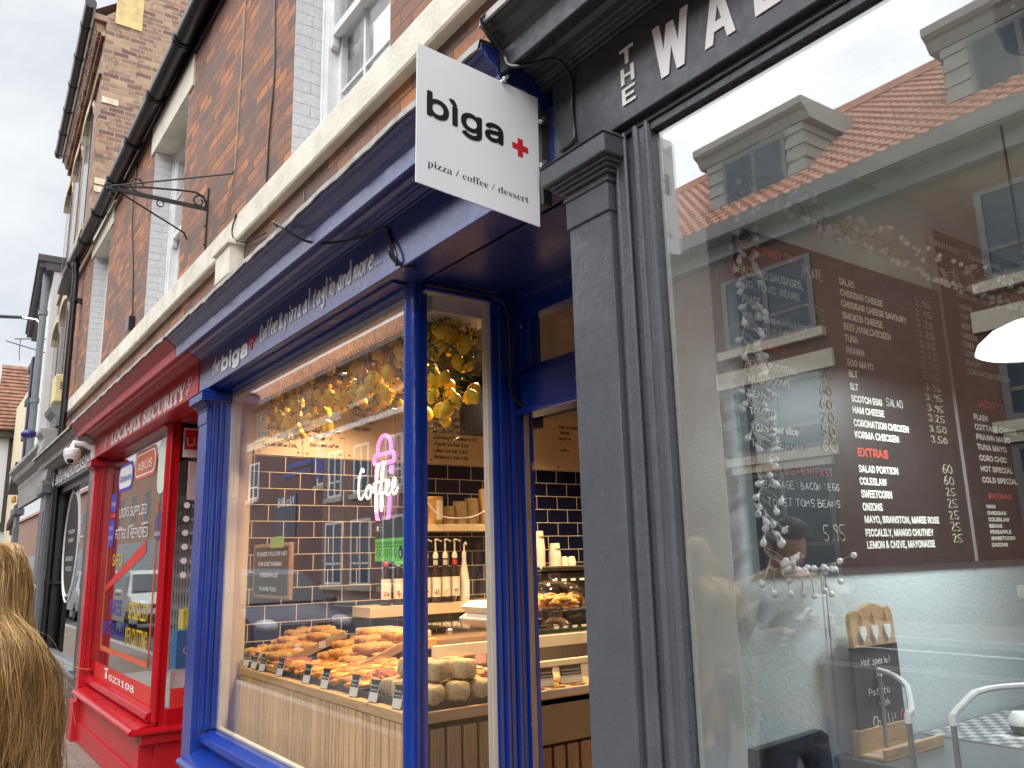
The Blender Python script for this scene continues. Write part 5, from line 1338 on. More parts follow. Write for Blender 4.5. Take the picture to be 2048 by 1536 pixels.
obj('frame', MB().box(-3.88, -3.05, 2.56, 2.6, 1.02, 1.27).box(-3.88, -3.85, .7, 2.56, 1.1, 1.16), plain('case_white', (.62, .56, .46), .4), fc)
SLATE = plain('black_slate', (.02, .02, .02), .5, .2, 10, .2)
TAGB = plain('black_tag', (.015, .014, .014), .4); TAGW = plain('white_tag', (.72, .68, .60), .5)
def ptag(x, y, z, words, label, rot=0.0, w=.062, h=.088, group='price tags'):
    t = thing('price_tag', label, 'price tag', (x, y, z), group)
    M = Matrix.Rotation(rot, 4, 'Z') @ Matrix.Rotation(radians(-14), 4, 'X')
    def P(g): return g.xf(M)
    obj('card', P(MB().box(-w / 2, w / 2, -.001, .001, 0, h)), TAGW, t, local=True)
    obj('heading', P(MB().box(-w / 2 + .003, w / 2 - .003, -.0022, -.001, h * .45, h - .003).box(-w / 2, w / 2, -.004, .004, h - .003, h + .004)), TAGB, t, local=True)
    g = MB()
    for k, s in enumerate(words): letters(g, s, (0, -.0025, h * .73 - k * h * .20), (1, 0, 0), (0, 0, 1), width=min(w * .8, w * .17 * len(s)), cap=h * .12, offset=.01, th=.0004, align='c')
    obj('lettering', P(g), WV, t, local=True)
    g = MB(); letters(g, '3.50', (w * .22, -.0015, h * .08), (1, 0, 0), (0, 0, 1), width=w * .18, cap=h * .07, th=.0004); obj('price', P(g), TAGB, t, local=True)
    obj('foot', P(MB().box(-w / 2, w / 2, 0, .02, -.002, .006)), TAGB, t, local=True)
    return t
TG = [(-5.12, ('Hazelnut', 'Cannoli'), 'first price tag at the window wall end of the counter'), (-4.98, ('Lemon', 'Cannoli'), 'second price tag, below the larger crate of pastries'), (-4.84, ('Cherry', 'Pie'), 'third price tag, by the corner of the larger crate'), (-4.56, ('Garlic', 'Bun'), 'fourth price tag, before the cheese bread'), (-4.18, ('Margherita',), 'single line price tag before the golden loaves'), (-3.95, ('Focaccia', 'Caprese'), 'price tag next to the single line one'), (-3.62, ('Salami', 'Bun'), 'price tag before the round seeded loaf'), (-3.42, ('Mushroom', 'Arancini'), 'price tag before the crumbed arancini'), (-3.20, ('Ragu', 'Arancini'), 'price tag half hidden by the blue corner post')]
for x, wds, lab in TG: ptag(x, .135, 1.004, wds, lab, rot=.15)
ptag(-3.09, .82, 1.03, ('Pistachio', 'Baklava'), 'wide price tag reading Pistachio Baklava in the chilled case', rot=radians(82), w=.12, h=.075)
ptag(-3.09, .99, 1.03, ('Cannoli', 'Selection'), 'wide price tag reading Cannoli Selection in the chilled case', rot=radians(82), w=.12, h=.075)

# baked goods
def bake(name, c1, c2, c3, scale=14, rough=.6):
    m, nt, b = base(name)
    v = coords(nt); f = noise_n(nt, v, scale, 6, .65); oi = nd(nt, 'ShaderNodeObjectInfo')
    c = ramp(nt, f, [(.3, c1), (.5, c2), (.72, c3)])
    c = mixc(nt, 1.0, c, ramp(nt, oi.outputs['Random'], [(0, (.78, .74, .7)), (1, (1.12, 1.08, 1.0))]), 'MULTIPLY')
    nt.links.new(c, b.inputs['Base Color']); b.inputs['Roughness'].default_value = rough
    bump(nt, b, noise_n(nt, v, scale * 4, 5, .7), 1.0, .008); return m
GOLD = bake('golden_pastry', (.22, .075, .015), (.58, .28, .06), (.76, .50, .17), 26); BREAD = bake('glazed_bread', (.34, .10, .018), (.66, .31, .055), (.80, .55, .18), 22, .38)
CRUMB = bake('breadcrumb_coat', (.40, .25, .10), (.70, .53, .28), (.86, .74, .50), 120, .85); CHEESE = bake('cheese_bread', (.42, .09, .02), (.72, .36, .06), (.84, .66, .30), 60, .5)
FLAT = bake('flat_bread', (.40, .26, .12), (.64, .50, .30), (.72, .62, .44), 20, .7); DARKC_ = bake('chocolate_end', (.05, .02, .01), (.12, .05, .02), (.3, .16, .06), 40); PIST = bake('pistachio_cream', (.30, .33, .06), (.55, .55, .15), (.66, .62, .3), 50)
TOM = bake('tomato_topping', (.30, .03, .02), (.50, .10, .04), (.6, .3, .12), 50, .4)
def bump_ball(sc, seed, amp=.18, fr=3.0, nu=16, nv=11, r=1.0):
    return MB().ball((0, 0, 0), r, nu, nv, sc, lambda q: 1 + amp * noise.noise(q * fr + Vector((seed * 7.1, seed, 0))))
def roll(l, r, seed):
    g = MB(); pts = []; rs = []
    for k in range(13):
        t = k / 12; pts.append((l * (t - .5), .004 * sin(t * 5 + seed), .003 * sin(t * 9))); rs.append(r * (.55 + .5 * sin(pi * (.1 + .8 * t))) * (1 + .10 * sin(t * 22 + seed)))
    g.tube(pts, rs, 10)
    return g
def loose(protos, x, y, z, rot, label, cat, group, tilt=(0, 0)):
    p = random.choice(protos); c = copy_tree(p); c.location = (x, y, z); c.rotation_euler = (tilt[0], tilt[1], rot); tag(c, label, cat, group); return c
PROT = []
def proto(name, parts):
    """a part-built pastry used as the source of the copies (itself placed as the first one)"""
    e = bpy.data.objects.new(name, None); COL.objects.link(e); ORG[e.name] = Vector((0, 0, 0)); e.empty_display_size = .02
    for pn, g, mt in parts: obj(pn, g, mt, e, local=True, smooth=True, sharp=80)
    PROT.append(e); return e
def drop_protos():
    for e in PROT:
        for ch in list(e.children): bpy.data.objects.remove(ch)
        bpy.data.objects.remove(e)
    PROT.clear()
can = [proto('cannolo', [('shell', roll(.135, .025, s), GOLD), ('filling', MB().ball((-.064, 0, 0), .019, 8, 6, (.8, 1, 1)).ball((.064, 0, 0), .019, 8, 6, (.8, 1, 1)), m_)]) for s, m_ in ((1, DARKC_), (2, DARKC_), (3, PIST))]
canp = [proto('cannolo', [('shell', roll(.135, .025, s), GOLD), ('filling', MB().ball((-.064, 0, 0), .02, 8, 6, (.9, 1, 1)).ball((.064, 0, 0), .02, 8, 6, (.9, 1, 1)), PIST)]) for s in (4, 5)]
# sloping crates
def crate(x0, x1, y0, y1, z, tilt, label):
    t = thing('wooden_crate', label, 'crate', (x0, y0, z))
    t.rotation_euler = (tilt, 0, 0); W_, D_ = x1 - x0, y1 - y0
    obj('floor', MB().box(0, W_, 0, D_, 0, .008), PINE, t, local=True)
    obj('side', MB().box(0, .012, 0, D_, .008, .05), PINEY, t, local=True); obj('side', MB().box(W_ - .012, W_, 0, D_, .0, .05), PINEY, t, local=True)
    obj('front', MB().box(.012, W_ - .012, 0, .012, .008, .035), PINE, t, local=True); obj('back', MB().box(.012, W_ - .012, D_ - .012, D_, .008, .05), PINE, t, local=True)
    obj('riser', MB().box(.03, W_ - .03, D_ - .05, D_ - .03, -D_ * sin(tilt) + .004, -.001), PINEY, t, local=True)
    return t
TLT = radians(20)
crate(-5.17, -4.66, .16, .60, 1.006, TLT, 'larger sloping pine crate filled with dark tipped cannoli')
crate(-4.52, -4.05, .34, .72, 1.02, TLT, 'smaller sloping pine crate filled with golden rolls')
random.seed(5)
for r_ in range(5):
    for c_ in range(4):
        v = .04 + r_ * .085; yy = .16 + v * cos(TLT) + random.uniform(-.006, .006); zz = 1.02 + v * sin(TLT) + .035 + (.02 if (r_ + c_) % 3 == 0 else 0)
        loose(can if c_ < 2 else canp, -5.10 + c_ * .118 + random.uniform(-.01, .01), yy, zz, radians(52) + random.uniform(-.25, .25), ('dark chocolate tipped cannolo in the larger sloping crate' if c_ < 2 else 'green pistachio tipped cannolo in the larger sloping crate'), 'pastry', 'cannoli in the larger crate', (TLT, 0))
plainroll = [proto('bread_roll', [('crust', roll(.15, .027, s), GOLD), ('twist', MB().tube([(-.05 + .01 * k, .012 * sin(k * .9), .02) for k in range(11)], .006, 5), BREAD)]) for s in (7, 8, 9)]
for r_ in range(4):
    for c_ in range(3):
        v = .05 + r_ * .085; yy = .34 + v * cos(TLT) + random.uniform(-.006, .006); zz = 1.035 + v * sin(TLT) + .04 + (.025 if (r_ + c_) % 2 else 0)
        loose(plainroll, -4.44 + c_ * .135 + random.uniform(-.015, .015), yy, zz, radians(52) + random.uniform(-.3, .3), 'golden baked roll in the smaller sloping crate', 'pastry', 'golden rolls in the smaller crate', (TLT, 0))
# black slate trays along the front edge
def tray(x0, x1, y0, y1, label):
    t = thing('slate_tray', label, 'tray', (x0, y0, 1.0)); obj('slab', MB().box(x0, x1, y0, y1, 1.001, 1.012), SLATE, t); obj('lip', MB().box(x0, x1, y0 - .006, y0, 1.0, 1.028).box(x0, x1, y1, y1 + .006, 1.0, 1.028).box(x1, x1 + .006, y0, y1, 1.0, 1.028).box(x0 - .006, x0, y0, y1, 1.0, 1.028), SLATE, t, bevel=.002); return t
tray(-4.86, -4.36, .17, .34, 'black tray of cheese topped bread below the larger crate')
tray(-4.34, -3.66, .17, .62, 'black tray of golden loaves in the middle of the counter')
tray(-3.645, -3.07, .17, .62, 'black tray of crumbed arancini at the corner post end of the counter')
tray(-3.98, -3.66, .66, .90, 'black tray of thin flat breads at the back of the counter')
slab_ = [proto('cheese_bread', [('crumb', bump_ball((.055, .045, .024), s, .22, 3.5), CHEESE), ('topping', bump_ball((.045, .036, .018), s + 9, .4, 6, 14, 9).xf(Matrix.Translation((0, 0, .014))), m_)]) for s, m_ in ((1, BREAD), (2, TOM), (3, CHEESE))]
for k in range(16):
    loose(slab_, -4.82 + (k % 8) * .062 + random.uniform(-.01, .01), .205 + (k // 8) * .075, 1.036 + .02 * ((k * 7) % 3 == 0), random.uniform(0, 6), 'piece of cheese topped bread on the tray below the larger crate', 'bread', 'cheese bread pieces')
loaf = [proto('golden_loaf', [('crust', bump_ball((.080, .030, .022), s, .22, 2.6, 20, 12), BREAD), ('score', MB().tube([(-.05, -.008, .021), (-.02, .008, .024), (.015, -.008, .024), (.05, .008, .02)], .004, 5), CHEESE)]) for s in (11, 12, 13)]
for r_ in range(4):
    for c_ in range(9):
        loose(loaf, -4.31 + c_ * .074 + random.uniform(-.008, .008), .225 + r_ * .092 + random.uniform(-.008, .008), 1.036 + .012 * r_ + .014 * ((c_ + r_) % 2), radians(62) + random.uniform(-.22, .22), 'long glazed golden loaf in the middle tray', 'bread', 'golden loaves')
seed_ = proto('seeded_loaf', [('crust', bump_ball((.075, .07, .05), 21, .12, 2.4, 20, 14), BREAD), ('topping', bump_ball((.06, .055, .03), 25, .45, 8, 18, 10).xf(Matrix.Translation((0, 0, .03))), TOM)])
for (x, y) in ((-3.60, .29), (-3.56, .44)): loose([seed_], x, y, 1.055, x * 9, 'round loaf with dark shredded topping between golden loaves and arancini', 'bread', 'topped round loaves')
aran = []
for s in (31, 32, 33):
    g = MB(); n_ = 7; st = len(g.v)
    # lumpy crumbed block
    gb = MB().ball((0, 0, 0), 1, 22, 15, (.058, .050, .042), lambda q: (1.0 / max(abs(q.x), abs(q.y), abs(q.z))) ** .72 * (1 + .05 * noise.noise(q * 5 + Vector((s, 0, 0))) + .045 * noise.noise(q * 17 + Vector((0, s, 0)))))
    aran.append(proto('crumbed_arancino', [('crumb_coat', gb, CRUMB)]))
random.seed(8)
for (x, y, z, r_) in ((-3.42, .245, 1.056, .2), (-3.31, .235, 1.056, 1.1), (-3.20, .24, 1.056, .1), (-3.115, .245, 1.056, .2), (-3.115, .37, 1.056, .05), (-3.12, .49, 1.056, .3), (-3.22, .37, 1.056, 1.), (-3.33, .37, 1.056, .4), (-3.22, .5, 1.056, .2), (-3.42, .38, 1.056, .9), (-3.34, .51, 1.056, .1), (-3.16, .30, 1.142, .4), (-3.14, .42, 1.140, .15), (-3.26, .29, 1.14, .9), (-3.36, .30, 1.14, .5), (-3.24, .43, 1.14, .2)):
    loose(aran, x, y, z, r_ + random.uniform(-.1, .1), 'crumb coated arancino block in the pile at the counter corner', 'arancino', 'crumbed arancini', (random.uniform(-.1, .1), random.uniform(-.1, .1)))
flat_ = [proto('flat_bread', [('sheet', MB().box(-.12, .12, -.035, .035, -.005, .005), FLAT), ('crust', MB().box(-.12, .12, -.038, -.034, -.006, .007), GOLD)])]
for k in range(6): loose(flat_, -3.82 + .02 * (k % 2), .69 + k * .034, 1.022 + .007 * k, random.uniform(-.12, .12), 'thin pale flat bread slice on the back tray', 'bread', 'flat bread slices', (0, .05))
bak = [proto('baklava_piece', [('pastry', MB().box(-.03, .03, -.022, .022, 0, .03), GOLD), ('nut', MB().ball((0, 0, .032), .014, 7, 5, (1, 1, .5)), PIST)])]
for k in range(12): loose(bak, -3.16 - (k % 3) * .075, .72 + (k // 3) * .12, .984, random.uniform(-.2, .2), 'small baklava piece in the chilled case', 'pastry', 'baklava pieces')
cris = [proto('crisp_pastry', [('shell', bump_ball((.045, .038, .022), s, .4, 4, 16, 10), CHEESE), ('ridge', MB().tube([(-.03, 0, .012), (-.01, .01, .022), (.01, -.008, .022), (.03, .004, .012)], .007, 5), GOLD)]) for s in (41, 42)]
# dome over the cake stand
cs = thing('cake_stand', 'glass cake stand with a glass dome full of golden pastries on the chilled case', 'cake stand', (-3.26, 1.04, 1.277))
obj('stand', MB().lathe([(.075, 1.278), (.07, 1.285), (.03, 1.31), (.034, 1.34), (.16, 1.352), (.165, 1.358), (.03, 1.352)], (-3.26, 1.04, 0), 26), CLEAR, cs, smooth=True)
dm = obj('dome', MB().lathe([(.145, 1.36), (.148, 1.40), (.14, 1.44), (.11, 1.468), (.05, 1.482), (.012, 1.486)], (-3.26, 1.04, 0), 28, caps=False), CLEAR, cs, smooth=True)
obj('knob', MB().lathe([(.01, 1.486), (.026, 1.495), (.03, 1.51), (.024, 1.522), (.001, 1.524)], (-3.26, 1.04, 0), 14), CLEAR, dm, smooth=True)
random.seed(3)
for k in range(14): loose(cris, -3.26 + .095 * cos(k * 2.4) * sqrt((k % 7) / 6 + .05), 1.04 + .10 * sin(k * 2.4) * sqrt((k % 7) / 6 + .05), 1.38 + .018 * (k // 7), k * 1.1, 'golden crisp pastry under the glass dome', 'pastry', 'pastries under the dome')
t = thing('slate_plate', 'stacked dark plates beside the cake dome', 'plate stack', (-3.2, .82, 1.277)); obj('plates', MB().box(-3.30, -3.12, .70, .88, 1.278, 1.29).box(-3.29, -3.13, .71, .87, 1.31, 1.32).box(-3.28, -3.14, .72, .86, 1.29, 1.31), SLATE, t, bevel=.003)
# acrylic case with foam takeaway boxes on top
ac = thing('acrylic_case', 'clear acrylic box standing on the counter behind the arancini', 'display case', (-3.6, .66, 1.0))
obj('pane', MB().box(-3.62, -3.12, .635, .639, 1.002, 1.285), CLEAR, ac); obj('pane', MB().box(-3.12, -3.116, .635, .95, 1.002, 1.285), CLEAR, ac); obj('pane', MB().box(-3.62, -3.116, .635, .95, 1.285, 1.289), CLEAR, ac); obj('pane', MB().box(-3.624, -3.62, .635, .95, 1.002, 1.285), CLEAR, ac)
obj('corner_strip', MB().box(-3.128, -3.114, .628, .642, 1.002, 1.285), WPL, ac)
g = MB()
for x in (-3.6, -3.15): g.tube([(x, .625, 1.255), (x, .65, 1.255)], .012, 10)
obj('bolt', g, STEEL, ac, smooth=True)
random.seed(4)
for k in range(7): loose(slab_, -3.50 + (k % 4) * .10, .74 + (k // 4) * .11, 1.04, k * 1.3, 'orange bread piece inside the acrylic case', 'bread', 'bread in the acrylic case')
FOAM = plain('foam_box', (.78, .72, .60), .7, .03)
for k, (x, z) in enumerate(((-3.40, 1.29), (-3.38, 1.345))):
    t = thing('takeaway_box', ('lower' if k == 0 else 'upper') + ' cream foam takeaway box stacked on the acrylic case', 'takeaway box', (x, .75, z))
    def fr(z0, z1, e0, e1): return [(x - .15 + e0, .66 + e0, z0), (x + .15 - e0, .66 + e0, z0), (x + .15 - e0, .90 - e0, z0), (x - .15 + e0, .90 - e0, z0), (x - .15 + e1, .66 + e1, z1), (x + .15 - e1, .66 + e1, z1), (x + .15 - e1, .90 - e1, z1), (x - .15 + e1, .90 - e1, z1)]
    obj('base', MB().hexa(fr(z, z + .026, .02, .0)), FOAM, t, bevel=.004); obj('lid', MB().hexa(fr(z + .028, z + .054, .0, .028)), FOAM, t, bevel=.004)
# things at the back of the counter
t = thing('paper_tray', 'shallow pine box of folded brown paper at the back of the counter', 'box', (-4.4, .82, 1.1))
obj('tray', MB().box(-4.88, -4.30, .70, .98, 1.10, 1.155), PINE, t, bevel=.004); obj('paper', MB().box(-4.86, -4.34, .72, .97, 1.156, 1.20), plain('brown_paper', (.55, .38, .26), .8, .1, 5, .4, 20), t, bevel=.012)
obj('stand', MB().box(-4.82, -4.36, .74, .94, 1.0, 1.10), PINEY, t)
ptag(-4.95, .68, 1.10, ('Pizza', 'Slice'), 'price tag standing beside the folded brown paper')
ptag(-4.16, .95, 1.0, ('Baci',), 'price tag behind the smaller sloping crate'); ptag(-4.0, .80, 1.0, ('Cannoli',), 'cream label card beside the smaller sloping crate', w=.09, h=.07)
t = thing('pink_mug', 'pink mug with black leaf drawing at the back of the counter', 'mug', (-4.14, 1.12, 1.0))
obj('cup', MB().lathe([(.03, 1.0), (.036, 1.005), (.037, 1.10), (.034, 1.10), (.03, 1.01)], (-4.0, 1.08, .03), 16), plain('pink_glaze', (.62, .33, .30), .3), t, smooth=True)
g = MB().tube([(-4.0, 1.042, 1.06), (-3.99, 1.04, 1.09), (-3.985, 1.042, 1.115)], .003, 4).ball((-3.985, 1.04, 1.11), .007, 6, 5, (1, .3, 1.4)); obj('drawing', g, PEN, t)
obj('side_counter', MB().box(XW, -4.72, .86, 6, .05, 1.05), plain('back_cabinet', (.05, .04, .035), .6), wc); obj('back_worktop', MB().box(XW, -4.70, .9, 6, 1.05, 1.10), PINEY, wc)
drop_protos()

# felt letter board, green note, hygiene sticker, neon sign
fb = thing('letter_board', 'dark brown letter board with white words hanging inside the blue window', 'letter board', (-4.52, .07, 1.42))
obj('felt', MB().box(-4.80, -4.25, .062, .072, 1.425, 1.70), plain('brown_felt', (.07, .045, .035), .9), fb)
g = MB().box(-4.81, -4.79, .055, .078, 1.415, 1.71).box(-4.26, -4.24, .055, .078, 1.415, 1.71).box(-4.79, -4.26, .055, .078, 1.69, 1.71).box(-4.79, -4.26, .055, .078, 1.415, 1.433); obj('frame', g, wood('oak_frame', (.40, .22, .11), 'x', .5), fb, bevel=.003)
g = MB()
for s, z, x, wd in (('PLEASE FOLLOW US !', 1.645, -4.76, .47), ('OUR INSTAGRAM', 1.59, -4.74, .37), ('THEBIGAPLUS', 1.53, -4.71, .29), ('THANK YOU', 1.455, -4.71, .27)): letters(g, s, (x, .0618, z), (1, 0, 0), (0, 0, 1), width=wd, cap=.03, bold=.0014, th=.002)
obj('lettering', g, WV, fb)
solo('sticky_note', MB().box(-4.51, -4.31, .045, .047, 1.685, 1.745), plain('green_note', (.42, .55, .12), .7), 'small olive green paper note above the letter board', 'note', (-4.4, .046, 1.69))
hs = thing('hygiene_sticker', 'green and black food hygiene rating sticker on the blue window glass', 'sticker', (-3.03, .006, 1.62))
obj('backing', MB().box(-3.14, -2.885, .004, .0055, 1.69, 1.765), plain('sticker_black', (.012, .014, .013), .3), hs)
LIME = plain('sticker_green', (.16, .66, .06), .35)
obj('band', MB().box(-3.14, -2.885, .0035, .005, 1.60, 1.69).box(-2.97, -2.885, .0035, .005, 1.585, 1.60), LIME, hs)
g = MB(); letters(g, 'FOOD HYGIENE RATING', (-3.13, .0033, 1.665), (1, 0, 0), (0, 0, 1), width=.235, cap=.017, th=.0006)
g.panel([(-2.915 + .019 * cos(k * .42), .0033, 1.632 + .024 * sin(k * .42)) for k in range(15)], (0, -1, 0), .0006)
for q in range(5): g.tube([(-3.11 + q * .037 + .013 * cos(k * .63), .003, 1.632 + .017 * sin(k * .63)) for k in range(11)], .0012, 4, False); letters(g, str(q), (-3.11 + q * .037, .0033, 1.625), (1, 0, 0), (0, 0, 1), cap=.014, align='c', th=.0006)
g.box(-3.14, -2.885, .003, .0034, 1.656, 1.659)
obj('lettering', g, plain('sticker_ink', (.01, .012, .01), .4), hs)
g = MB(); letters(g, '5', (-2.915, .0025, 1.618), (1, 0, 0), (0, 0, 1), cap=.028, offset=.02, align='c', th=.0006); letters(g, 'Food', (-3.10, .0033, 1.745), (1, 0, 0), (0, 0, 1), cap=.007, th=.0006); letters(g, 'Standards', (-3.10, .0033, 1.733), (1, 0, 0), (0, 0, 1), cap=.007, th=.0006); letters(g, 'Agency', (-3.10, .0033, 1.721), (1, 0, 0), (0, 0, 1), cap=.007, th=.0006)
g.ball((-3.117, .003, 1.732), .009, 8, 6, (1, .1, 1.3)); obj('lettering', g, WV, hs)
ns = thing('neon_sign', 'pink and white neon style coffee cup sign inside the blue window', 'neon sign', (-3.16, .05, 1.77))
PKN = emit('pink_neon', (.95, .36, .80), .45); WHN = emit('white_neon', (1.0, .97, .88), .5)
g = MB()
def arc(cx, cz, rx, rz, a0, a1, n=10): return [(cx + rx * cos(a0 + (a1 - a0) * k / n), .05, cz + rz * sin(a0 + (a1 - a0) * k / n)) for k in range(n + 1)]
T = .0088
g.tube(arc(-3.155, 2.075, .062, .055, 0.05, pi - .05) , T, 8)
g.tube([(-3.217, .05, 2.078), (-3.217, .05, 2.05)], T, 8); g.tube([(-3.093, .05, 2.078), (-3.093, .05, 2.05)], T, 8)
g.tube([(-3.245, .05, 2.03)] + arc(-3.23, 2.03, .022, .02, pi, pi / 2, 4) + arc(-3.085, 2.03, .022, .02, pi / 2, -pi / 2, 6) + arc(-3.23, 2.03, .022, .02, 1.5 * pi, pi, 4), T, 8)
g.tube([(-3.228, .05, 1.995), (-3.228, .05, 1.94)], T, 8); g.tube([(-3.09, .05, 1.995), (-3.09, .05, 1.96)], T, 8)
g.tube([(-3.225, .05, 1.86), (-3.222, .05, 1.82)] + arc(-3.165, 1.80, .057, .05, pi, 2 * pi, 8) + [(-3.105, .05, 1.83), (-3.10, .05, 1.87)], T, 8)
obj('tube', g, PKN, ns, smooth=True)
g = MB(); R9 = .0052
def sp(pts):
    P_ = [Vector((q[0], .04, q[1])) for q in pts]; Q = []
    for i in range(len(P_) - 1):
        p0, p1, p2, p3 = P_[max(i - 1, 0)], P_[i], P_[i + 1], P_[min(i + 2, len(P_) - 1)]
        for k in range(5):
            t = k / 5; Q.append(0.5 * ((2 * p1) + (p2 - p0) * t + (2 * p0 - 5 * p1 + 4 * p2 - p3) * t * t + (3 * p1 - p0 - 3 * p2 + p3) * t ** 3))
    Q.append(P_[-1]); g.tube(Q, R9, 7)
ox, oz, kx, kz = -3.425, 1.865, .118, .122
def L_(pts): sp([(ox + x * kx, oz + z * kz) for x, z in pts])
L_([(.75, 1.0), (.72, 1.12), (.58, 1.12), (.42, .85), (.34, .45), (.4, .12), (.6, .05), (.85, .22)])
L_([(1.25, .50), (1.05, .42), (.98, .22), (1.08, .05), (1.27, .05), (1.40, .22), (1.38, .42), (1.25, .50), (1.22, .40), (1.40, .36), (1.62, .42)])
L_([(1.6, .2), (1.85, .55), (2.0, 1.05), (1.92, 1.2), (1.83, .9), (1.80, .3), (1.78, -.35), (1.86, -.5), (1.93, -.2), (1.9, .1), (2.05, .15)])
L_([(2.05, .15), (2.3, .6), (2.42, 1.1), (2.34, 1.22), (2.26, .9), (2.22, .3), (2.2, -.32), (2.28, -.46), (2.35, -.2), (2.32, .1), (2.45, .12)])
L_([(1.62, .52), (2.6, .58)])
L_([(2.45, .15), (2.75, .28), (2.85, .48), (2.74, .56), (2.6, .35), (2.66, .08), (2.85, .06), (3.05, .22)])
L_([(3.05, .2), (3.25, .32), (3.34, .5), (3.22, .58), (3.08, .36), (3.14, .08), (3.32, .06), (3.5, .25)])
obj('lettering', g, WHN, ns, smooth=True)
obj('backing', MB().panel(rrect(-3.26, -3.05, 1.74, 2.14, .062, .07), (0, 1, 0), .004), CLEAR, ns)

# lemon garland hung across the head of the window
lg = thing('lemon_garland', 'hanging garland of artificial lemons and narrow green leaves across the café window head', 'garland', (-4, .3, 2.6))
m, nt_, b_ = base('lemon_skin')
oi_ = nd(nt_, 'ShaderNodeObjectInfo'); c_ = ramp(nt_, oi_.outputs['Random'], [(0, (.88, .52, .015)), (1, (.92, .66, .03))]); nt_.links.new(c_, b_.inputs['Base Color']); b_.inputs['Roughness'].default_value = .42
bump(nt_, b_, noise_n(nt_, coords(nt_), 180, 2), .25, .002); LEMON = m
LEAFM = plain('garland_leaf', (.07, .12, .035), .5, .4, 12); TWIG = plain('garland_twig', (.09, .06, .03), .8)
random.seed(21)
def lem():
    g = MB(); pr = [(.001, -.036), (.007, -.033), (.012, -.028), (.022, -.016), (.0255, 0), (.023, .014), (.014, .026), (.006, .032), (.001, .034)]
    return g.lathe(pr, (0, 0, 0), 12)
lp = obj('lemon', lem(), LEMON, lg, local=True, smooth=True)
spots = []
for k in range(190):
    t = random.random() ** .85; x = -5.1 + t * 2.22
    top = 2.64; depth = .18 + .20 * t + .06 * sin(t * 9)
    spots.append((x, random.uniform(.13, .40), top - random.random() ** .9 * depth))
for k in range(20): spots.append((random.uniform(-2.98, -2.86), random.uniform(.12, .31), random.uniform(2.45, 2.68)))
spots.sort(key=lambda q: (q[0] + 0) ** 2 + (q[1] + 1.55) ** 2)
many = MB()
for i, (x, y, z) in enumerate(spots):
    s = random.uniform(.98, 1.25); rot = Euler((random.uniform(-.6, .6), random.uniform(-.6, .6), random.uniform(0, 6)))
    if i < 100:
        o = lp if i == 0 else lp.copy()
        if i: COL.objects.link(o); o.parent = lg
        o.location = (x + 4, y - .3, z - 2.6); o.rotation_euler = rot; o.scale = (s, s, s * 1.05)
    else:
        st = len(many.v); lem_ = lem(); lem_.xf(Matrix.Translation((x, y, z)) @ rot.to_matrix().to_4x4() @ Matrix.Diagonal((s, s, s * 1.05, 1))); many.add(lem_.v, lem_.f)
mo = obj('lemons', many, LEMON, lg, smooth=True); mo['kind'] = 'stuff'
g = MB(); tw = MB()
for (x, y, z) in spots:
    tw.tube([(x + random.uniform(-.05, .05), y, 2.68), (x, y + random.uniform(-.03, .03), (z + 2.68) / 2), (x, y, z + .03)], .0016, 4)
    for j in range(9):
        p = Vector((x + random.uniform(-.07, .07), y + random.uniform(-.06, .06), z + random.uniform(-.09, .08)))
        d = Vector((random.uniform(-1, 1), random.uniform(-1, 1), random.uniform(-.9, .5))).normalized(); l = random.uniform(.03, .055); s = d.orthogonal().normalized() * random.uniform(.0025, .0045)
        q = p + d * l; mid = p + d * l * .45 + Vector((0, 0, .004)); g.add([p, mid + s, q, mid - s], [(0, 1, 2, 3)])
for k in range(40):
    x = random.uniform(-2.99, -2.84); y = random.uniform(.1, .33); z = random.uniform(2.38, 2.62)
    for j in range(7):
        d = Vector((random.uniform(-1, 1), random.uniform(-1, 1), random.uniform(-1, .3))).normalized(); p = Vector((x, y, z)); l = random.uniform(.03, .055); s = d.orthogonal().normalized() * .005; g.add([p, p + d * l * .5 + s, p + d * l, p + d * l * .5 - s], [(0, 1, 2, 3)])
lf = obj('leaves', g, LEAFM, lg); lf['kind'] = 'stuff'
obj('twigs', tw, TWIG, lg)
for (x, y) in ((-3.3, .5), (-3.1, .9)): pass

# ceiling spots: the lamps that light the café
WARM = (1.0, .70, .40)
LAMP = emit('warm_lamp', (1.0, .78, .48), 14)
for k, (x, y, pw) in enumerate(((-4.70, .55, 55), (-3.9, .55, 85), (-3.25, .70, 75), (-4.2, 1.5, 125), (-4.25, 2.4, 125), (-3.2, 2.2, 85), (-4.2, 3.6, 60))):
    t = thing('ceiling_spot', 'small round warm ceiling spotlight in the dark café ceiling', 'ceiling light', (x, y, 2.74), 'warm café ceiling spots')
    obj('rim', MB().lathe([(.05, 2.80), (.052, 2.765), (.04, 2.762)], (x, y, 0), 16, caps=False), DKM, t, smooth=True)
    obj('bulb', MB().lathe([(.001, 2.775), (.036, 2.777), (.036, 2.783), (.001, 2.784)], (x, y, 0), 14), LAMP, t)
    ld = bpy.data.lights.new('spot_lamp', 'SPOT'); ld.energy = pw; ld.color = WARM; ld.spot_size = radians(140); ld.spot_blend = .7; ld.shadow_soft_size = .05
    lo = bpy.data.objects.new('spot_lamp', ld); COL.objects.link(lo); lo.location = (x, y, 2.755)

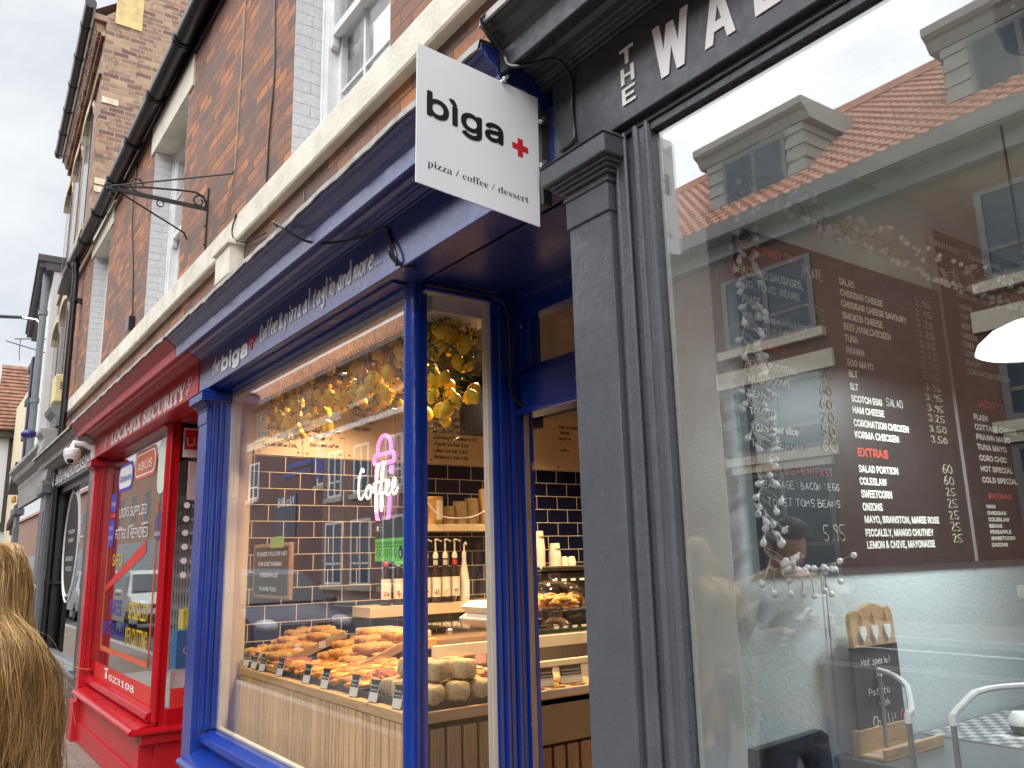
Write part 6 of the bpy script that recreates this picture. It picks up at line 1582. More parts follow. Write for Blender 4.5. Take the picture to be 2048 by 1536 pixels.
# ================================================================ café behind the big grey framed window
XR = -1.43
m, nt_, b_ = base('textured_white_wall')
v_ = coords(nt_, kind='Position'); b_.inputs['Base Color'].default_value = (.54, .60, .61, 1); b_.inputs['Roughness'].default_value = .75
bump(nt_, b_, noise_n(nt_, v_, 75, 3, .6), .6, .005); ANAG = m
PALEG = plain('pale_green_paint', (.70, .80, .76), .55, .04, 4)
obj('room_wall', MB().box(XR - .02, XR, .16, 5.2, 0, 2.9), ANAG, bld)
obj('window_pier', MB().box(XR - .02, XR + .012, .03, .165, 0, 2.9), PALEG, bld, bevel=.004)
obj('back_wall', MB().box(XR, 3.0, 5.1, 5.2, 0, 2.9), plain('cafe_back_wall', (.30, .30, .29), .8), bld)
obj('room_ceiling', MB().box(XR, 3.0, .0, 5.1, 2.86, 2.95), plain('cafe_ceiling_paint', (.42, .42, .40), .8), bld)
obj('room_floor', MB().box(XR, 3.0, .03, 5.1, 0, .05), plain('cafe_vinyl', (.16, .15, .14), .5), bld)
obj('room_end_wall', MB().box(2.9, 3.0, .03, 5.1, 0, 2.9), PALEG, bld)
MBD = plain('menu_board_black', (.018, .016, .015), .5, .1, 3)
mb1 = thing('menu_board', 'large black hand lettered breakfast and sandwich board on the white café wall', 'menu board', (XR, .29, 1.55))
obj('panel', MB().box(XR, XR + .022, .285, 1.415, 1.55, 2.52), MBD, mb1, bevel=.002)
mb2 = thing('menu_board', 'taller black baguette and jacket potato board next to the breakfast board', 'menu board', (XR, 1.43, 1.55))
obj('panel', MB().box(XR, XR + .022, 1.43, 2.6, 1.55, 2.77), MBD, mb2, bevel=.002)
obj('edge', MB().box(XR, XR + .026, 1.417, 1.428, 1.55, 2.77), plain('aluminium_edge', (.45, .44, .42), .4, metal=.5), mb2)
CH = {'w': plain('cream_sign_paint', (.78, .76, .66), .6), 'c': plain('white_chalk', (.70, .70, .68), .9), 'y': plain('yellow_chalk', (.46, .46, .32), .9), 'r': plain('red_sign_paint', (.45, .065, .04), .6), 'p': plain('pink_chalk', (.55, .22, .22), .9)}
BINS = {}
for i, (s, y, z, wd, h, st) in enumerate(MENU):
    b = 0 if y < 1.42 else 1
    g = BINS.setdefault((b, st), MB())
    org = (XR + .0225, y, z)
    if st in 'wr': letters(g, s, org, (0, 1, 0), (0, 0, 1), width=wd, cap=h * 1.05, bold=.0013 if st == 'w' else .002, th=.0006)
    else: hand(g, s, org, (0, 1, 0), (0, 0, 1), h, wd, r=.0013 if h < .03 else .0018, seed=i, jit=.2)
for (b, st), g in BINS.items(): obj('lettering', g, CH[st], (mb1, mb2)[b])
g = MB().tube([(XR + .0235, .84, 2.44), (XR + .0235, 1.25, 2.405)], .0018, 4)
random.seed(2)
for k in range(9): hand(g, random.choice(('of', 'ell', 'ul', 'fe')), (XR + .0235, .87 + k * .042, 2.475 - k * .003), (0, 1, 0), (0, 0, 1), .03, r=.0012, seed=k)
obj('lettering', g, plain('blue_chalk_faded', (.10, .09, .16), .9), mb1)

# white berry lights strung round the boards
bg_ = thing('berry_light_garland', 'string of small white berry lights draped round the black menu board', 'light string', (XR + .04, .3, 2.4))
WIREM = plain('twisted_wire', (.50, .46, .38), .5); BERRY = plain('white_berry', (.92, .93, .93), .35)
path = []
def seg(a, b, n, sag=0.0):
    for k in range(n):
        t = k / n; path.append(Vector((XR + .045 + .012 * sin(k * 1.7), a[0] + (b[0] - a[0]) * t, a[1] + (b[1] - a[1]) * t - sag * 4 * t * (1 - t) + .006 * sin(k * 2.3))))
GP = [(.56, 1.565), (.40, 1.535), (.262, 1.56), (.258, 1.68), (.262, 1.87), (.245, 2.13), (.258, 2.26), (.25, 2.40), (.285, 2.665), (.39, 2.690), (.577, 2.642), (.844, 2.627), (.994, 2.632), (1.308, 2.596), (1.607, 2.610), (2.056, 2.59), (2.4, 2.58)]
for a_, b__ in zip(GP, GP[1:]): seg(a_, b__, max(3, int(sqrt((a_[0] - b__[0]) ** 2 + (a_[1] - b__[1]) ** 2) / .021)), .004)
path.append(Vector((XR + .045, 2.4, 2.58)))
obj('wire', MB().tube(path, .0022, 5), WIREM, bg_)
random.seed(6); pos = []; st = MB()
for i in range(0, len(path) - 1):
    for rep in range(2):
        p = path[i] + (path[i + 1] - path[i]) * random.random(); d = (path[i + 1] - path[i]).normalized()
        sgn = random.choice((-1, 1, 1)); n_ = Vector((random.uniform(.1, .7), 0, 0)) + Vector((0, -d.z, d.y)) * -sgn + Vector((0, 0, -.75))
        n_.normalize(); q = p + n_ * random.uniform(.045, .07); q.x = max(q.x, XR + .035)
        st.tube([p, p + (q - p) * .5 + Vector((.002, 0, .003)), q], .0013, 4, False); pos.append(q)
obj('stems', st, WIREM, bg_)
bm_ = MB().lathe([(.001, -.0092), (.0053, -.0082), (.0086, -.003), (.0086, .003), (.0058, .008), (.0036, .0105), (.0028, .018), (.001, .018)], (0, 0, 0), 9)
first = None; rest = MB()
order = sorted(range(len(pos)), key=lambda k: pos[k].y + 0.0 * pos[k].z)
for r_, k in enumerate(order):
    q = pos[k]
    if r_ < 100:
        if first is None: first = obj('berry', bm_, BERRY, bg_, local=True, smooth=True, sharp=80); o = first
        else: o = first.copy(); COL.objects.link(o); o.parent = bg_
        o.location = q - Vector((XR + .04, .3, 2.4)); o.rotation_euler = (random.uniform(-1, 1), random.uniform(-1, 1), 0)
    else: rest.ball(q, .0088, 8, 6)
ro = obj('berries', rest, BERRY, bg_, smooth=True); ro['kind'] = 'stuff'

# counter ledge with black upstand, chalk board, furniture
BLKW = plain('black_speckled_worktop', (.015, .015, .016), .12, .5, 60)
us = thing('worktop', 'black worktop ledge with raised back strip inside the big window', 'worktop', (-1.3, .2, 1.0))
obj('upstand', MB().prism([(.168, 1.0), (.168, 1.115), (.175, 1.125), (.45, 1.135), (.475, 1.12), (.485, 1.0)], XR, XR + .03, 'x'), BLKW, us, bevel=.004)
obj('ledge', MB().box(XR, -.9, .03, .50, .985, 1.005).box(XR + .014, XR + .07, .03, .16, 1.005, 1.04), BLKW, us, bevel=.004)
ch = thing('chalk_board', 'small A frame style chalkboard with wooden scalloped top, three white hearts and chalk writing', 'chalkboard', (-1.38, .68, 1.06))
OAK = wood('light_oak', (.46, .31, .17), 'y', .5)
g = MB()
top = [(.555, 1.405), (.56, 1.425), (.575, 1.434), (.60, 1.432), (.63, 1.444), (.665, 1.452), (.70, 1.446), (.725, 1.436), (.75, 1.440), (.765, 1.43), (.77, 1.41), (.775, 1.335), (.56, 1.335)]
X0 = XR + .06
g.prism(top, X0, X0 + .014, 'x'); tp = obj('headboard', g, OAK, ch, bevel=.002)
obj('slate', MB().box(X0 - .004, X0 + .006, .562, .79, 1.085, 1.335), plain('chalk_slate', (.03, .03, .032), .8, .2, 12), ch)
obj('foot', MB().box(X0 - .01, X0 + .012, .545, .805, 1.06, 1.125).box(X0 + .012, X0 + .085, .545, .835, 1.06, 1.068).box(X0 + .075, X0 + .085, .545, .835, 1.068, 1.09), OAK, ch, bevel=.002)
HE = plain('white_heart', (.74, .74, .72), .5)
for k, y in enumerate((.605, .665, .728)):
    pts = []
    for q in range(24):
        t = q * pi / 12; pts.append((X0 + .016, y + .0012 * 13 * sin(t) ** 3, 1.372 + .0016 * (13 * cos(t) - 5 * cos(2 * t) - 2 * cos(3 * t) - cos(4 * t))))
    h = obj('heart', MB().panel(pts, (1, 0, 0), .005), HE, ch, bevel=.0015)
    obj('twine', MB().tube([(X0 + .017, y, 1.392), (X0 + .018, y + .002, 1.41), (X0 + .015, y - .004, 1.425)], .0015, 4).tube([(X0 + .018, y, 1.405), (X0 + .02, y - .012, 1.418), (X0 + .018, y, 1.408), (X0 + .02, y + .012, 1.419)], .001, 4), KRAFT, h)
g = MB(); XX = X0 + .0065
for s, y, z, h, wd in (('Hot special', .60, 1.285, .018, .14), ('JK', .66, 1.25, .018, .035), ('Potato', .62, 1.205, .018, .10), ('with', .665, 1.175, .015, .05), ('Chilli!', .625, 1.125, .024, .11)): hand(g, s, (XX, y, z), (0, 1, 0), (0, 0, 1), h, wd, r=.0012, seed=int(z * 99))
g.tube([(XX, .765, 1.11), (XX, .775, 1.12)], .002, 4).tube([(XX, .762, 1.118), (XX, .778, 1.112)], .002, 4); obj('handwriting', g, CH['c'], ch)
g = MB().tube([(XX, .765, 1.13), (XX, .77, 1.145), (XX, .778, 1.155)], .002, 5); obj('drawing', g, CH['r'], ch)
cable('cable', 'thin grey flex hanging straight down the white café wall to the worktop', [(XR + .012, .60, 1.56), (XR + .01, .565, 1.58), (XR + .008, .56, 1.5), (XR + .008, .555, 1.3), (XR + .008, .55, 1.15), (XR + .012, .555, 1.07), (XR + .08, .58, 1.068), (XR + .16, .66, 1.066)], .0022, plain('grey_flex', (.24, .24, .23), .6))
LACE = plain('white_tube', (.80, .80, .80), .3)
def metal_chair(x, y, rot, label):
    t = thing('metal_chair', label, 'chair', (x, y, .05)); t.rotation_euler = (0, 0, rot)
    arc_ = [(.22 * cos(a), .06 + .20 * sin(a), 0.0) for a in [pi * k / 14 for k in range(15)]]
    obj('back_frame', MB().tube([(-.22, -.16, .70)] + [(p[0], p[1] - .02, .72 + .10 * sin(pi * k / 14)) for k, p in enumerate(arc_)] + [(.22, -.16, .70)], .011, 8), LACE, t, local=True, smooth=True)
    obj('seat', MB().lathe([(.001, .45), (.20, .45), (.21, .46), (.20, .47), (.001, .47)], (0, 0, 0), 20), plain('seat_grey', (.35, .35, .35), .4), t, local=True)
    for sx, sy in ((-1, -1), (1, -1), (-1, 1), (1, 1)): obj('leg', MB().tube([(sx * .17, sy * .15, .45), (sx * .21, sy * .19, 0)], .011, 8), LACE, t, local=True, smooth=True)
    for sx in (-1, 1): obj('arm_post', MB().tube([(sx * .19, -.12, .46), (sx * .22, -.16, .70)], .010, 8), LACE, t, local=True, smooth=True)
    return t
TOPM = plain('grey_table_top', (.10, .105, .11), .25, .1, 5)
tt = thing('cafe_table', 'grey café table top behind the big window with a chequered mat', 'table', (-.7, 1.1, .05))
obj('tabletop', MB().box(-1.425, -.35, .52, 1.75, 1.035, 1.06), TOPM, tt, bevel=.006); obj('pedestal', MB().tube([(-.85, 1.1, .08), (-.85, 1.1, 1.035)], .04, 12).lathe([(.25, .05), (.24, .07), (.05, .09)], (-.85, 1.1, 0), 20), DKM, tt)
g = MB(); mt = thing('placemat', 'grey and white chequered plastic mat on the café table', 'mat', (-1.2, 1.2, 1.062))
MATW = plain('mat_white', (.42, .42, .42), .4); MATG = plain('mat_grey', (.13, .135, .14), .4)
obj('mat', MB().box(-1.405, -.93, .94, 1.5, 1.0605, 1.063), MATW, mt)
for i in range(18):
    for j in range(15):
        if (i + j) % 2 == 0: g.box(-1.40 + i * .026, -1.40 + i * .026 + .024, .945 + j * .037, .945 + j * .037 + .034, 1.063, 1.0636)
obj('pattern', g, MATG, mt)
t = thing('knob_pot', 'small pale round pot with a dark base on the table mat', 'pot', (-1.2, 1.12, 1.064))
obj('pot', MB().lathe([(.02, 1.064), (.03, 1.07), (.036, 1.09), (.001, 1.091)], (-1.2, 1.12, 0), 14), plain('pot_dark', (.08, .07, .06), .4), t, smooth=True); obj('lid', MB().lathe([(.036, 1.09), (.037, 1.105), (.022, 1.125), (.001, 1.128)], (-1.2, 1.12, 0), 14), HE, t, smooth=True)
# tall chairs of white tube drawn up to the high table
def bar_chair(rail, label):
    cx_, cy_ = sum(p[0] for p in rail) / len(rail) + .03, sum(p[1] for p in rail) / len(rail)
    t = thing('bar_chair', label, 'chair', (cx_, cy_, .05))
    P_ = [(p[0], p[1], 1.27) for p in rail]; a_, b_ = P_[0], P_[-1]
    obj('back_frame', MB().tube([(a_[0], a_[1], 1.255)] + P_ + [(b_[0], b_[1], 1.255)], .0075, 8), LACE, t, smooth=True)
    obj('seat', MB().lathe([(.001, .76), (.17, .76), (.18, .77), (.17, .785), (.001, .785)], (cx_, cy_, 0), 20), plain('seat_grey', (.35, .35, .35), .4), t)
    for q in (a_, b_): obj('arm_post', MB().tube([(q[0] * .6 + cx_ * .4, q[1] * .6 + cy_ * .4, .78), (q[0], q[1], 1.0), (q[0], q[1], 1.256)], .006, 8), plain('chair_post', (.22, .22, .22), .35), t, smooth=True)
    for sx, sy in ((-1, -1), (1, -1), (-1, 1), (1, 1)): obj('leg', MB().tube([(cx_ + sx * .12, cy_ + sy * .12, .76), (cx_ + sx * .17, cy_ + sy * .17, .05)], .010, 8), LACE, t, smooth=True)
bar_chair([(-1.356, .669), (-1.315, .64), (-1.266, .594), (-1.20, .515), (-1.146, .44), (-1.075, .32), (-1.02, .227), (-.985, .165), (-.965, .115)], 'white tubular chair whose curved back rises before the chalkboard')
bar_chair([(-.896, .155), (-.925, .23), (-.948, .301), (-.98, .395), (-1.005, .476), (-1.008, .54), (-1.0, .593), (-.975, .646), (-.92, .70), (-.84, .73)], 'white tubular chair at the near side of the chequered mat')
m, nt_, b_ = base('opal_shade')
b_.inputs['Base Color'].default_value = (.84, .82, .74, 1); b_.inputs['Roughness'].default_value = .4
tl_ = nd(nt_, 'ShaderNodeBsdfTranslucent'); tl_.inputs[0].default_value = (.9, .88, .80, 1); ms_ = nd(nt_, 'ShaderNodeMixShader'); ms_.inputs[0].default_value = .6
nt_.links.new(b_.outputs[0], ms_.inputs[1]); nt_.links.new(tl_.outputs[0], ms_.inputs[2]); nt_.links.new(ms_.outputs[0], [q for q in nt_.nodes if q.type == 'OUTPUT_MATERIAL'][0].inputs[0])
OPAL = m
pl = thing('pendant_lamp', 'cream saucer shaped pendant lampshade hanging in the grey framed café', 'pendant lamp', (-.93, 1.0, 2.2))
obj('lamp_shade', MB().lathe([(.03, .09), (.06, .082), (.11, .06), (.15, .025), (.16, .0), (.155, .0), (.11, .05), (.05, .07)], (-.97, 1.03, 2.155), 30), OPAL, pl, smooth=True)
obj('cord', MB().tube([(-.97, 1.03, 2.24), (-.97, 1.03, 2.86)], .004, 6), DKM, pl)

# the pendant is lit: an opal bulb inside the shade
obj('diffuser', MB().lathe([(.001, 2.150), (.15, 2.150), (.15, 2.153), (.001, 2.153)], (-.97, 1.03, 0), 28), OPAL, pl)
ld = bpy.data.lights.new('pendant_bulb', 'POINT'); ld.energy = 20; ld.color = (.82, .96, 1.0); ld.shadow_soft_size = .03
lo = bpy.data.objects.new('pendant_bulb', ld); COL.objects.link(lo); lo.location = (-.97, 1.03, 2.185)
ld = bpy.data.lights.new('pendant_glow', 'AREA'); ld.shape = 'DISK'; ld.size = .28; ld.energy = 10; ld.color = (.86, .98, 1.0)
lo = bpy.data.objects.new('pendant_glow', ld); COL.objects.link(lo); lo.location = (-.97, 1.03, 2.146)

bkc = thing('window_speaker', 'black rounded speaker fixed high inside the big window', 'speaker', (-.55, .25, 2.5))
obj('case', MB().lathe([(.001, 2.64), (.05, 2.645), (.075, 2.665), (.085, 2.72), (.08, 2.84), (.001, 2.86)], (-.585, .3, 0), 20), plain('speaker_black', (.02, .02, .022), .4), bkc, smooth=True)
obj('badge', MB().ball((-.605, .22, 2.715), .006, 8, 6), STEEL, bkc)

# ================================================================ other side of the street, seen in the shop glass
YO = -10.5
SITE = Matrix.Translation((0, 1.35, 1.6)) @ Matrix.Diagonal((1.53, 1.53, 1.53, 1)) @ Matrix.Translation((0, -1.35, -1.6))
BRO = brick('brown_brick_opposite', (.20, .085, .055), (.14, .062, .045), (.12, .085, .07), 'x', joint=.006, rough=.9)
BRL = brick('tan_brick_opposite', (.34, .19, .12), (.27, .14, .09), (.26, .2, .16), 'x', joint=.006, rough=.9)
TERR = plain('terracotta_pantile', (.48, .25, .17), .8, .3, 3, .2, 30)
ZINC = plain('grey_cladding', (.28, .28, .25), .6, .1, 3); BEIGE = plain('beige_band', (.50, .44, .34), .7); WGREY = plain('window_grey', (.13, .13, .125), .4)
PANE = plain('sky_pane', (.05, .065, .085), .06, spec=.3)
def pantiles(x0, x1, y0, z0, y1, z1, rows, per=.22, amp=.026):
    g = MB(); n = int((x1 - x0) / per * 6); sl = Vector((0, y1 - y0, z1 - z0)); nrm = Vector((0, -(z1 - z0), (y1 - y0))).normalized()
    if nrm.z < 0: nrm = -nrm
    for r in range(rows):
        t0, t1 = r / rows, (r + 1) / rows
        vs = []
        for i in range(n + 1):
            x = x0 + (x1 - x0) * i / n; h = amp * (sin(2 * pi * x / per) + .35 * sin(4 * pi * x / per + .7))
            a = Vector((x, y0 + sl.y * t0, z0 + sl.z * t0)) + nrm * (h + .055); b = Vector((x, y0 + sl.y * t1, z0 + sl.z * t1)) + nrm * (h + .012); c = Vector((x, y0 + sl.y * t0, z0 + sl.z * t0)) - nrm * .02
            vs += [c, a, b]
        g.add(vs, [(i * 3 + k, (i + 1) * 3 + k, (i + 1) * 3 + k + 1, i * 3 + k + 1) for i in range(n) for k in (0, 1)])
    return g
ob = thing('brick_block_opposite', 'brown brick block with orange pantile roof and grey dormers reflected in the big window', 'building', (-8, YO, 0))
EZ = 7.20
WX = [-17.8, -13.2, -8.6, -4.0, .6, 5.2]
g = MB().box(-19.5, 6, YO - 8, YO, 0, EZ); obj('front_wall', g, BRO, ob)
obj('eaves', MB().box(-19.6, 6.1, YO, YO + .55, EZ - .02, EZ + .06).box(-19.6, 6.1, YO + .45, YO + .6, EZ + .0, EZ + .26).box(-19.6, 6.1, YO, YO + .2, EZ - .25, EZ - .02), WGREY, ob)
obj('roof', pantiles(-19.6, 6.1, YO + .5, EZ + .2, YO - 3.2, EZ + 3.4, 18), TERR, ob)
obj('roof_back', MB().hexa([(-19.6, YO - 3.2, EZ + 3.4), (6.1, YO - 3.2, EZ + 3.4), (6.1, YO - 8.2, EZ), (-19.6, YO - 8.2, EZ), (-19.6, YO - 3.2, EZ + 3.5), (6.1, YO - 3.2, EZ + 3.5), (6.1, YO - 8.2, EZ + .1), (-19.6, YO - 8.2, EZ + .1)]).box(-19.6, 6.1, YO - 3.3, YO - 3.1, EZ + 3.4, EZ + 3.56), TERR, ob)
obj('gable_end', MB().prism([(YO + .3, EZ), (YO - 3.2, EZ + 3.3), (YO - 8, EZ)], -19.5, -19.3, 'x').prism([(YO + .3, EZ), (YO - 3.2, EZ + 3.3), (YO - 8, EZ)], 5.8, 6.0, 'x'), BRO, ob)
def owin(x0, x1, z0, z1, par, mat=WGREY, muls=1, yy=YO, cill=True):
    g = MB().box(x0 - .05, x0 + .05, yy - .1, yy + .03, z0, z1).box(x1 - .05, x1 + .05, yy - .1, yy + .03, z0, z1).box(x0 + .05, x1 - .05, yy - .1, yy + .03, z1 - .08, z1).box(x0 + .05, x1 - .05, yy - .1, yy + .03, z0, z0 + .08)
    for k in range(muls): q = x0 + (x1 - x0) * (k + 1) / (muls + 1); g.box(q - .045, q + .045, yy - .1, yy + .03, z0 + .08, z1 - .08)
    g.box(x0 + .05, x1 - .05, yy - .1, yy + .02, z0 + (z1 - z0) * .33 - .03, z0 + (z1 - z0) * .33 + .03)
    w_ = obj('window', g, mat, par); obj('pane', MB().box(x0 + .04, x1 - .04, yy - .02, yy + .008, z0 + .06, z1 - .06), PANE, w_)
    if cill: obj('sill', MB().box(x0 - .2, x1 + .2, yy, yy + .12, z0 - .16, z0 - .01), BEIGE, w_)
for x in WX:
    owin(x - .9, x + .9, 5.22, 6.55, ob); owin(x - .9, x + .9, 3.25, 4.50, ob, muls=1); obj('lintel', MB().box(x - 1.2, x + 1.2, YO, YO + .07, 4.52, 4.82), BEIGE, ob)
    g = MB().box(x - 1.0, x + 1.0, YO, YO + .08, 2.95, 3.12); obj('lintel', g, BEIGE, ob)
    owin(x - .9, x + .9, 1.1, 2.93, ob)
for i, x in enumerate((-18.35, -13.7, -8.95, -4.2, .55, 4.7)):
    y0 = YO - .5
    g = MB().box(x - 1.1, x + 1.1, y0 - 3, y0, EZ + .85, EZ + 2.05)
    for k in range(5): g.box(x - 1.12, x - .72, y0, y0 + .03, EZ + .85 + k * .26, EZ + .985 + k * .26); g.box(x + .72, x + 1.12, y0, y0 + .03, EZ + .85 + k * .26, EZ + .985 + k * .26); g.box(x - 1.13, x - 1.1, y0 - 2.5, y0 + .02, EZ + .85 + k * .26, EZ + .985 + k * .26); g.box(x + 1.1, x + 1.13, y0 - 2.5, y0 + .02, EZ + .85 + k * .26, EZ + .985 + k * .26)
    d = obj('dormer', g, ZINC, ob)
    g = MB().prism([(y0 + .03, EZ + 2.05), (y0 + .12, EZ + 2.2), (y0 + .24, EZ + 2.28), (y0 + .24, EZ + 2.42), (y0 - 3, EZ + 2.5), (y0 - 3, EZ + 2.05)], x - 1.28, x + 1.28, 'x'); obj('dormer_roof', g, ZINC, d)
    g = MB().box(x - .72, x + .72, y0, y0 + .05, EZ + .80, EZ + 1.98); obj('dormer_frame', g, WGREY, d)
    obj('dormer_pane', MB().box(x - .64, x - .04, y0 + .03, y0 + .06, EZ + .9, EZ + 1.9).box(x + .04, x + .64, y0 + .03, y0 + .06, EZ + .9, EZ + 1.9), PANE, d)
# house with white sashes
oh = thing('tan_brick_house', 'tan brick house with white sash windows across the street, reflected in the blue window', 'house', (-24, YO, 0))
HF = YO + .8
obj('front_wall', MB().box(-26.6, -19.9, YO + .01, HF, 0, 5.75), BRL, oh)
obj('roof', MB().prism([(HF + .35, 5.75), (HF + .35, 5.85), (YO, 6.4), (YO, 5.75)], -26.9, -19.7, 'x'), plain('grey_slates', (.16, .15, .15), .7), oh)
obj('gutter', MB().box(-26.9, -19.7, HF + .3, HF + .42, 5.7, 5.86), WHITE, oh)
for x in (-25.6, -23.6, -21.4): owin(x - .5, x + .5, 3.7, 5.25, oh, WHITE, 1, HF); owin(x - .65, x + .65, .9, 2.9, oh, WHITE, 1, HF)
oc = thing('brick_corner_block', 'brown brick corner block with pale stone band and orange roof, reflected in the blue window', 'building', (-33, YO, 0))
obj('front_wall', MB().box(-46, -19.9, YO - 7, YO, 0, 8.4), BRO, oc)
obj('band', MB().box(-46.05, -27.0, YO, YO + .06, 6.6, 6.95), BEIGE, oc)
obj('eaves', MB().box(-46.1, -19.8, YO, YO + .4, 8.38, 8.5), WGREY, oc)
obj('roof', pantiles(-46, -19.8, YO + .4, 8.5, YO - 3, 11.2, 12), TERR, oc)
for x in (-44, -40, -35.4, -30.5, -25.3, -22): owin(x - .6, x + .6, 7.0, 8.2, oc)
for x in (-44, -40, -36.2, -28.4): owin(x - .6, x + .6, 4.4, 6.0, oc, WHITE)
nb = obj('sign_board', MB().box(-33.2, -31.0, YO, YO + .06, 2.6, 4.3), plain('navy_sign', (.02, .025, .04), .4), oc)
g = MB(); letters(g, 'No.88', (-31.2, YO + .062, 3.85), (-1, 0, 0), (0, 0, 1), width=1.8, cap=.5, offset=.01); obj('lettering', g, WV, nb)
g = MB(); letters(g, 'bakehouse'[:0] or 'open', (-31.6, YO + .062, 3.0), (-1, 0, 0), (0, 0, 1), width=.9, cap=.25) if False else g
g.lathe([(.55, 0), (.55, .05), (.001, .05)], (-28.8, YO, 5.2), 20, 'y'); g.box(-32.6, -29.6, YO, YO + .04, 5.0, 5.15).box(-32.0, -29.6, YO, YO + .04, 5.3, 5.5)
obj('logo', g, plain('logo_blue', (.02, .04, .25), .4), oc)
ow = thing('terrace_opposite', 'long tan brick terrace with grey ground storey, farthest across the street', 'building', (-60, YO, 0))
obj('front_wall', MB().box(-170, -46.3, YO - 7, YO + .2, 3.2, 8), BRL, ow); obj('ground_storey', MB().box(-170, -46.3, YO - 7, YO + .25, 0, 3.2), GREYM, ow)
obj('roof', MB().prism([(YO + .6, 8), (YO - 3, 10.4), (YO - 7, 8)], -170, -46.2, 'x'), ROOFT, ow)
for x in range(-92, -47, 4): owin(x - .6, x + .6, 4.4, 6.4, ow, WGREY, 1, YO + .2); owin(x - .9, x + .9, .6, 3, ow, WGREY, 1, YO + .2)
for x in range(3): pass
oe = thing('tan_brick_terrace', 'tan brick terrace across the street beyond the dormered block', 'building', (18, YO, 0))
obj('front_wall', MB().box(6.3, 40, YO - 7, YO, 0, 7.5), BRL, oe); obj('roof', MB().prism([(YO + .5, 7.5), (YO - 3, 10), (YO - 7, 7.5)], 6.2, 40, 'x'), ROOFT, oe)
SITE = None
# neighbour on our own side, right of the picture
on_ = thing('neighbour_terrace', 'plain brick terrace next to the grey shopfront building', 'building', (12, 0, 0))
obj('front_wall', MB().box(3.25, 30, .05, 8, 0, 7), BRICK, on_)

# ---------------------------------------------------------------- parked cars (reflections)
def car(x, y, col, label, chev=False, hd=0.0):
    t = thing('parked_car', label, 'car', (x, y, -.11)); t.rotation_euler = (0, 0, hd)
    CP = plain('car_paint_' + label.split()[0].replace('-', '_'), col, .25, .04, 3, spec=.35); BLK = plain('car_trim', (.012, .012, .013), .4)
    # side profile (x forward, z) lofted over half widths
    prof = [(-2.05, .45), (-2.08, .75), (-2.0, 1.0), (-1.85, 1.12), (-1.35, 1.52), (-.9, 1.62), (0.0, 1.63), (.45, 1.52), (1.10, 1.05), (1.55, .96), (1.92, .82), (2.05, .62), (2.05, .32), (-2.0, .30)]
    low = {1.12, 1.05, .96, .82, .62, .45, .75, 1.0, .32, .30}
    def hw(z): return .86 if z < 1.0 else .86 - (z - 1.0) * .34
    vs = []; n = len(prof)
    rings = [(-1, 1.0), (-.9, 1.02), (.9, 1.02), (1, 1.0)]
    for s, k in ((-1, .97), (-.93, 1.0), (0, 1.005), (.93, 1.0), (1, .97)):
        for (px_, pz) in prof: vs.append((px_ * (1 - .06 * s * s), s * hw(pz), .3 + (pz - .3) * k))
    fs = [(r * n + i, r * n + (i + 1) % n, (r + 1) * n + (i + 1) % n, (r + 1) * n + i) for r in range(4) for i in range(n)] + [tuple(range(n))[::-1], tuple(range(4 * n, 5 * n))]
    obj('body', MB().add(vs, fs), CP, t, local=True, smooth=True, bevel=.03, sharp=50)
    GL = plain('car_glass', (.02, .025, .03), .08, spec=.4)
    obj('windscreen', MB().hexa([(1.02, -.72, 1.08), (1.02, .72, 1.08), (.44, .62, 1.50), (.44, -.62, 1.50), (1.07, -.72, 1.10), (1.07, .72, 1.10), (.49, .62, 1.53), (.49, -.62, 1.53)]), GL, t, local=True)
    for s in (-1, 1):
        obj('side_window', MB().hexa([(-1.5, s * .81, 1.1), (.9, s * .81, 1.1), (.42, s * .70, 1.47), (-1.2, s * .70, 1.47), (-1.5, s * .845, 1.1), (.9, s * .845, 1.1), (.42, s * .73, 1.47), (-1.2, s * .73, 1.47)]), GL, t, local=True)
        obj('mirror', MB().ball((.75, s * 1.0, 1.08), .1, 10, 7, (.7, 1.2, .8)), CP if s > 0 else BLK, t, local=True, smooth=True)
        obj('headlight', MB().ball((1.78, s * .62, .78), .2, 12, 8, (.9, 1, .55)), plain('headlight', (.55, .58, .62), .05), t, local=True, smooth=True)
        for xx in (-1.3, 1.28):
            w_ = obj('wheel', MB().lathe([(.2, -.1), (.31, -.1), (.32, -.06), (.32, .06), (.31, .1), (.2, .1)], (xx, s * .76, .32), 22, 'y'), BLK, t, local=True, smooth=True)
            obj('rim', MB().lathe([(.001, -.05), (.2, -.08), (.2, .08), (.001, .05)], (xx, s * .78, .32), 16, 'y'), STEEL, w_, local=True)
    obj('bumper', MB().box(1.85, 2.02, -.74, .74, .34, .56), BLK, t, local=True, bevel=.03)
    gl_ = obj('grille', MB().box(1.86, 1.955, -.42, .42, .66, .80), BLK, t, local=True, bevel=.01)
    if chev:
        g = MB()
        for z in (.69, .76):
            for s in (-1, 1): g.hexa([(1.955, 0, z + .05), (1.955, s * .16, z - .03), (1.975, s * .16, z - .03), (1.975, 0, z + .05), (1.955, 0, z + .085), (1.955, s * .16, z + .005), (1.975, s * .16, z + .005), (1.975, 0, z + .085)])
        obj('emblem', g, STEEL, gl_, local=True)
        obj('grille_bar', MB().box(1.955, 1.965, -.42, .42, .685, .70).box(1.955, 1.965, -.42, .42, .75, .765), STEEL, gl_, local=True)
    obj('number_plate', MB().box(2.02, 2.03, -.26, .26, .42, .52), WV, t, local=True)
    obj('wiper', MB().tube([(1.06, .55, 1.10), (.92, -.1, 1.2)], .012, 5).tube([(1.06, -.1, 1.10), (.92, -.6, 1.2)], .012, 5), BLK, t, local=True)
    return t
car(-14.5, -3.4, (.02, .028, .06), 'dark blue parked car facing us, reflected in the blue shop window', True, radians(-4))
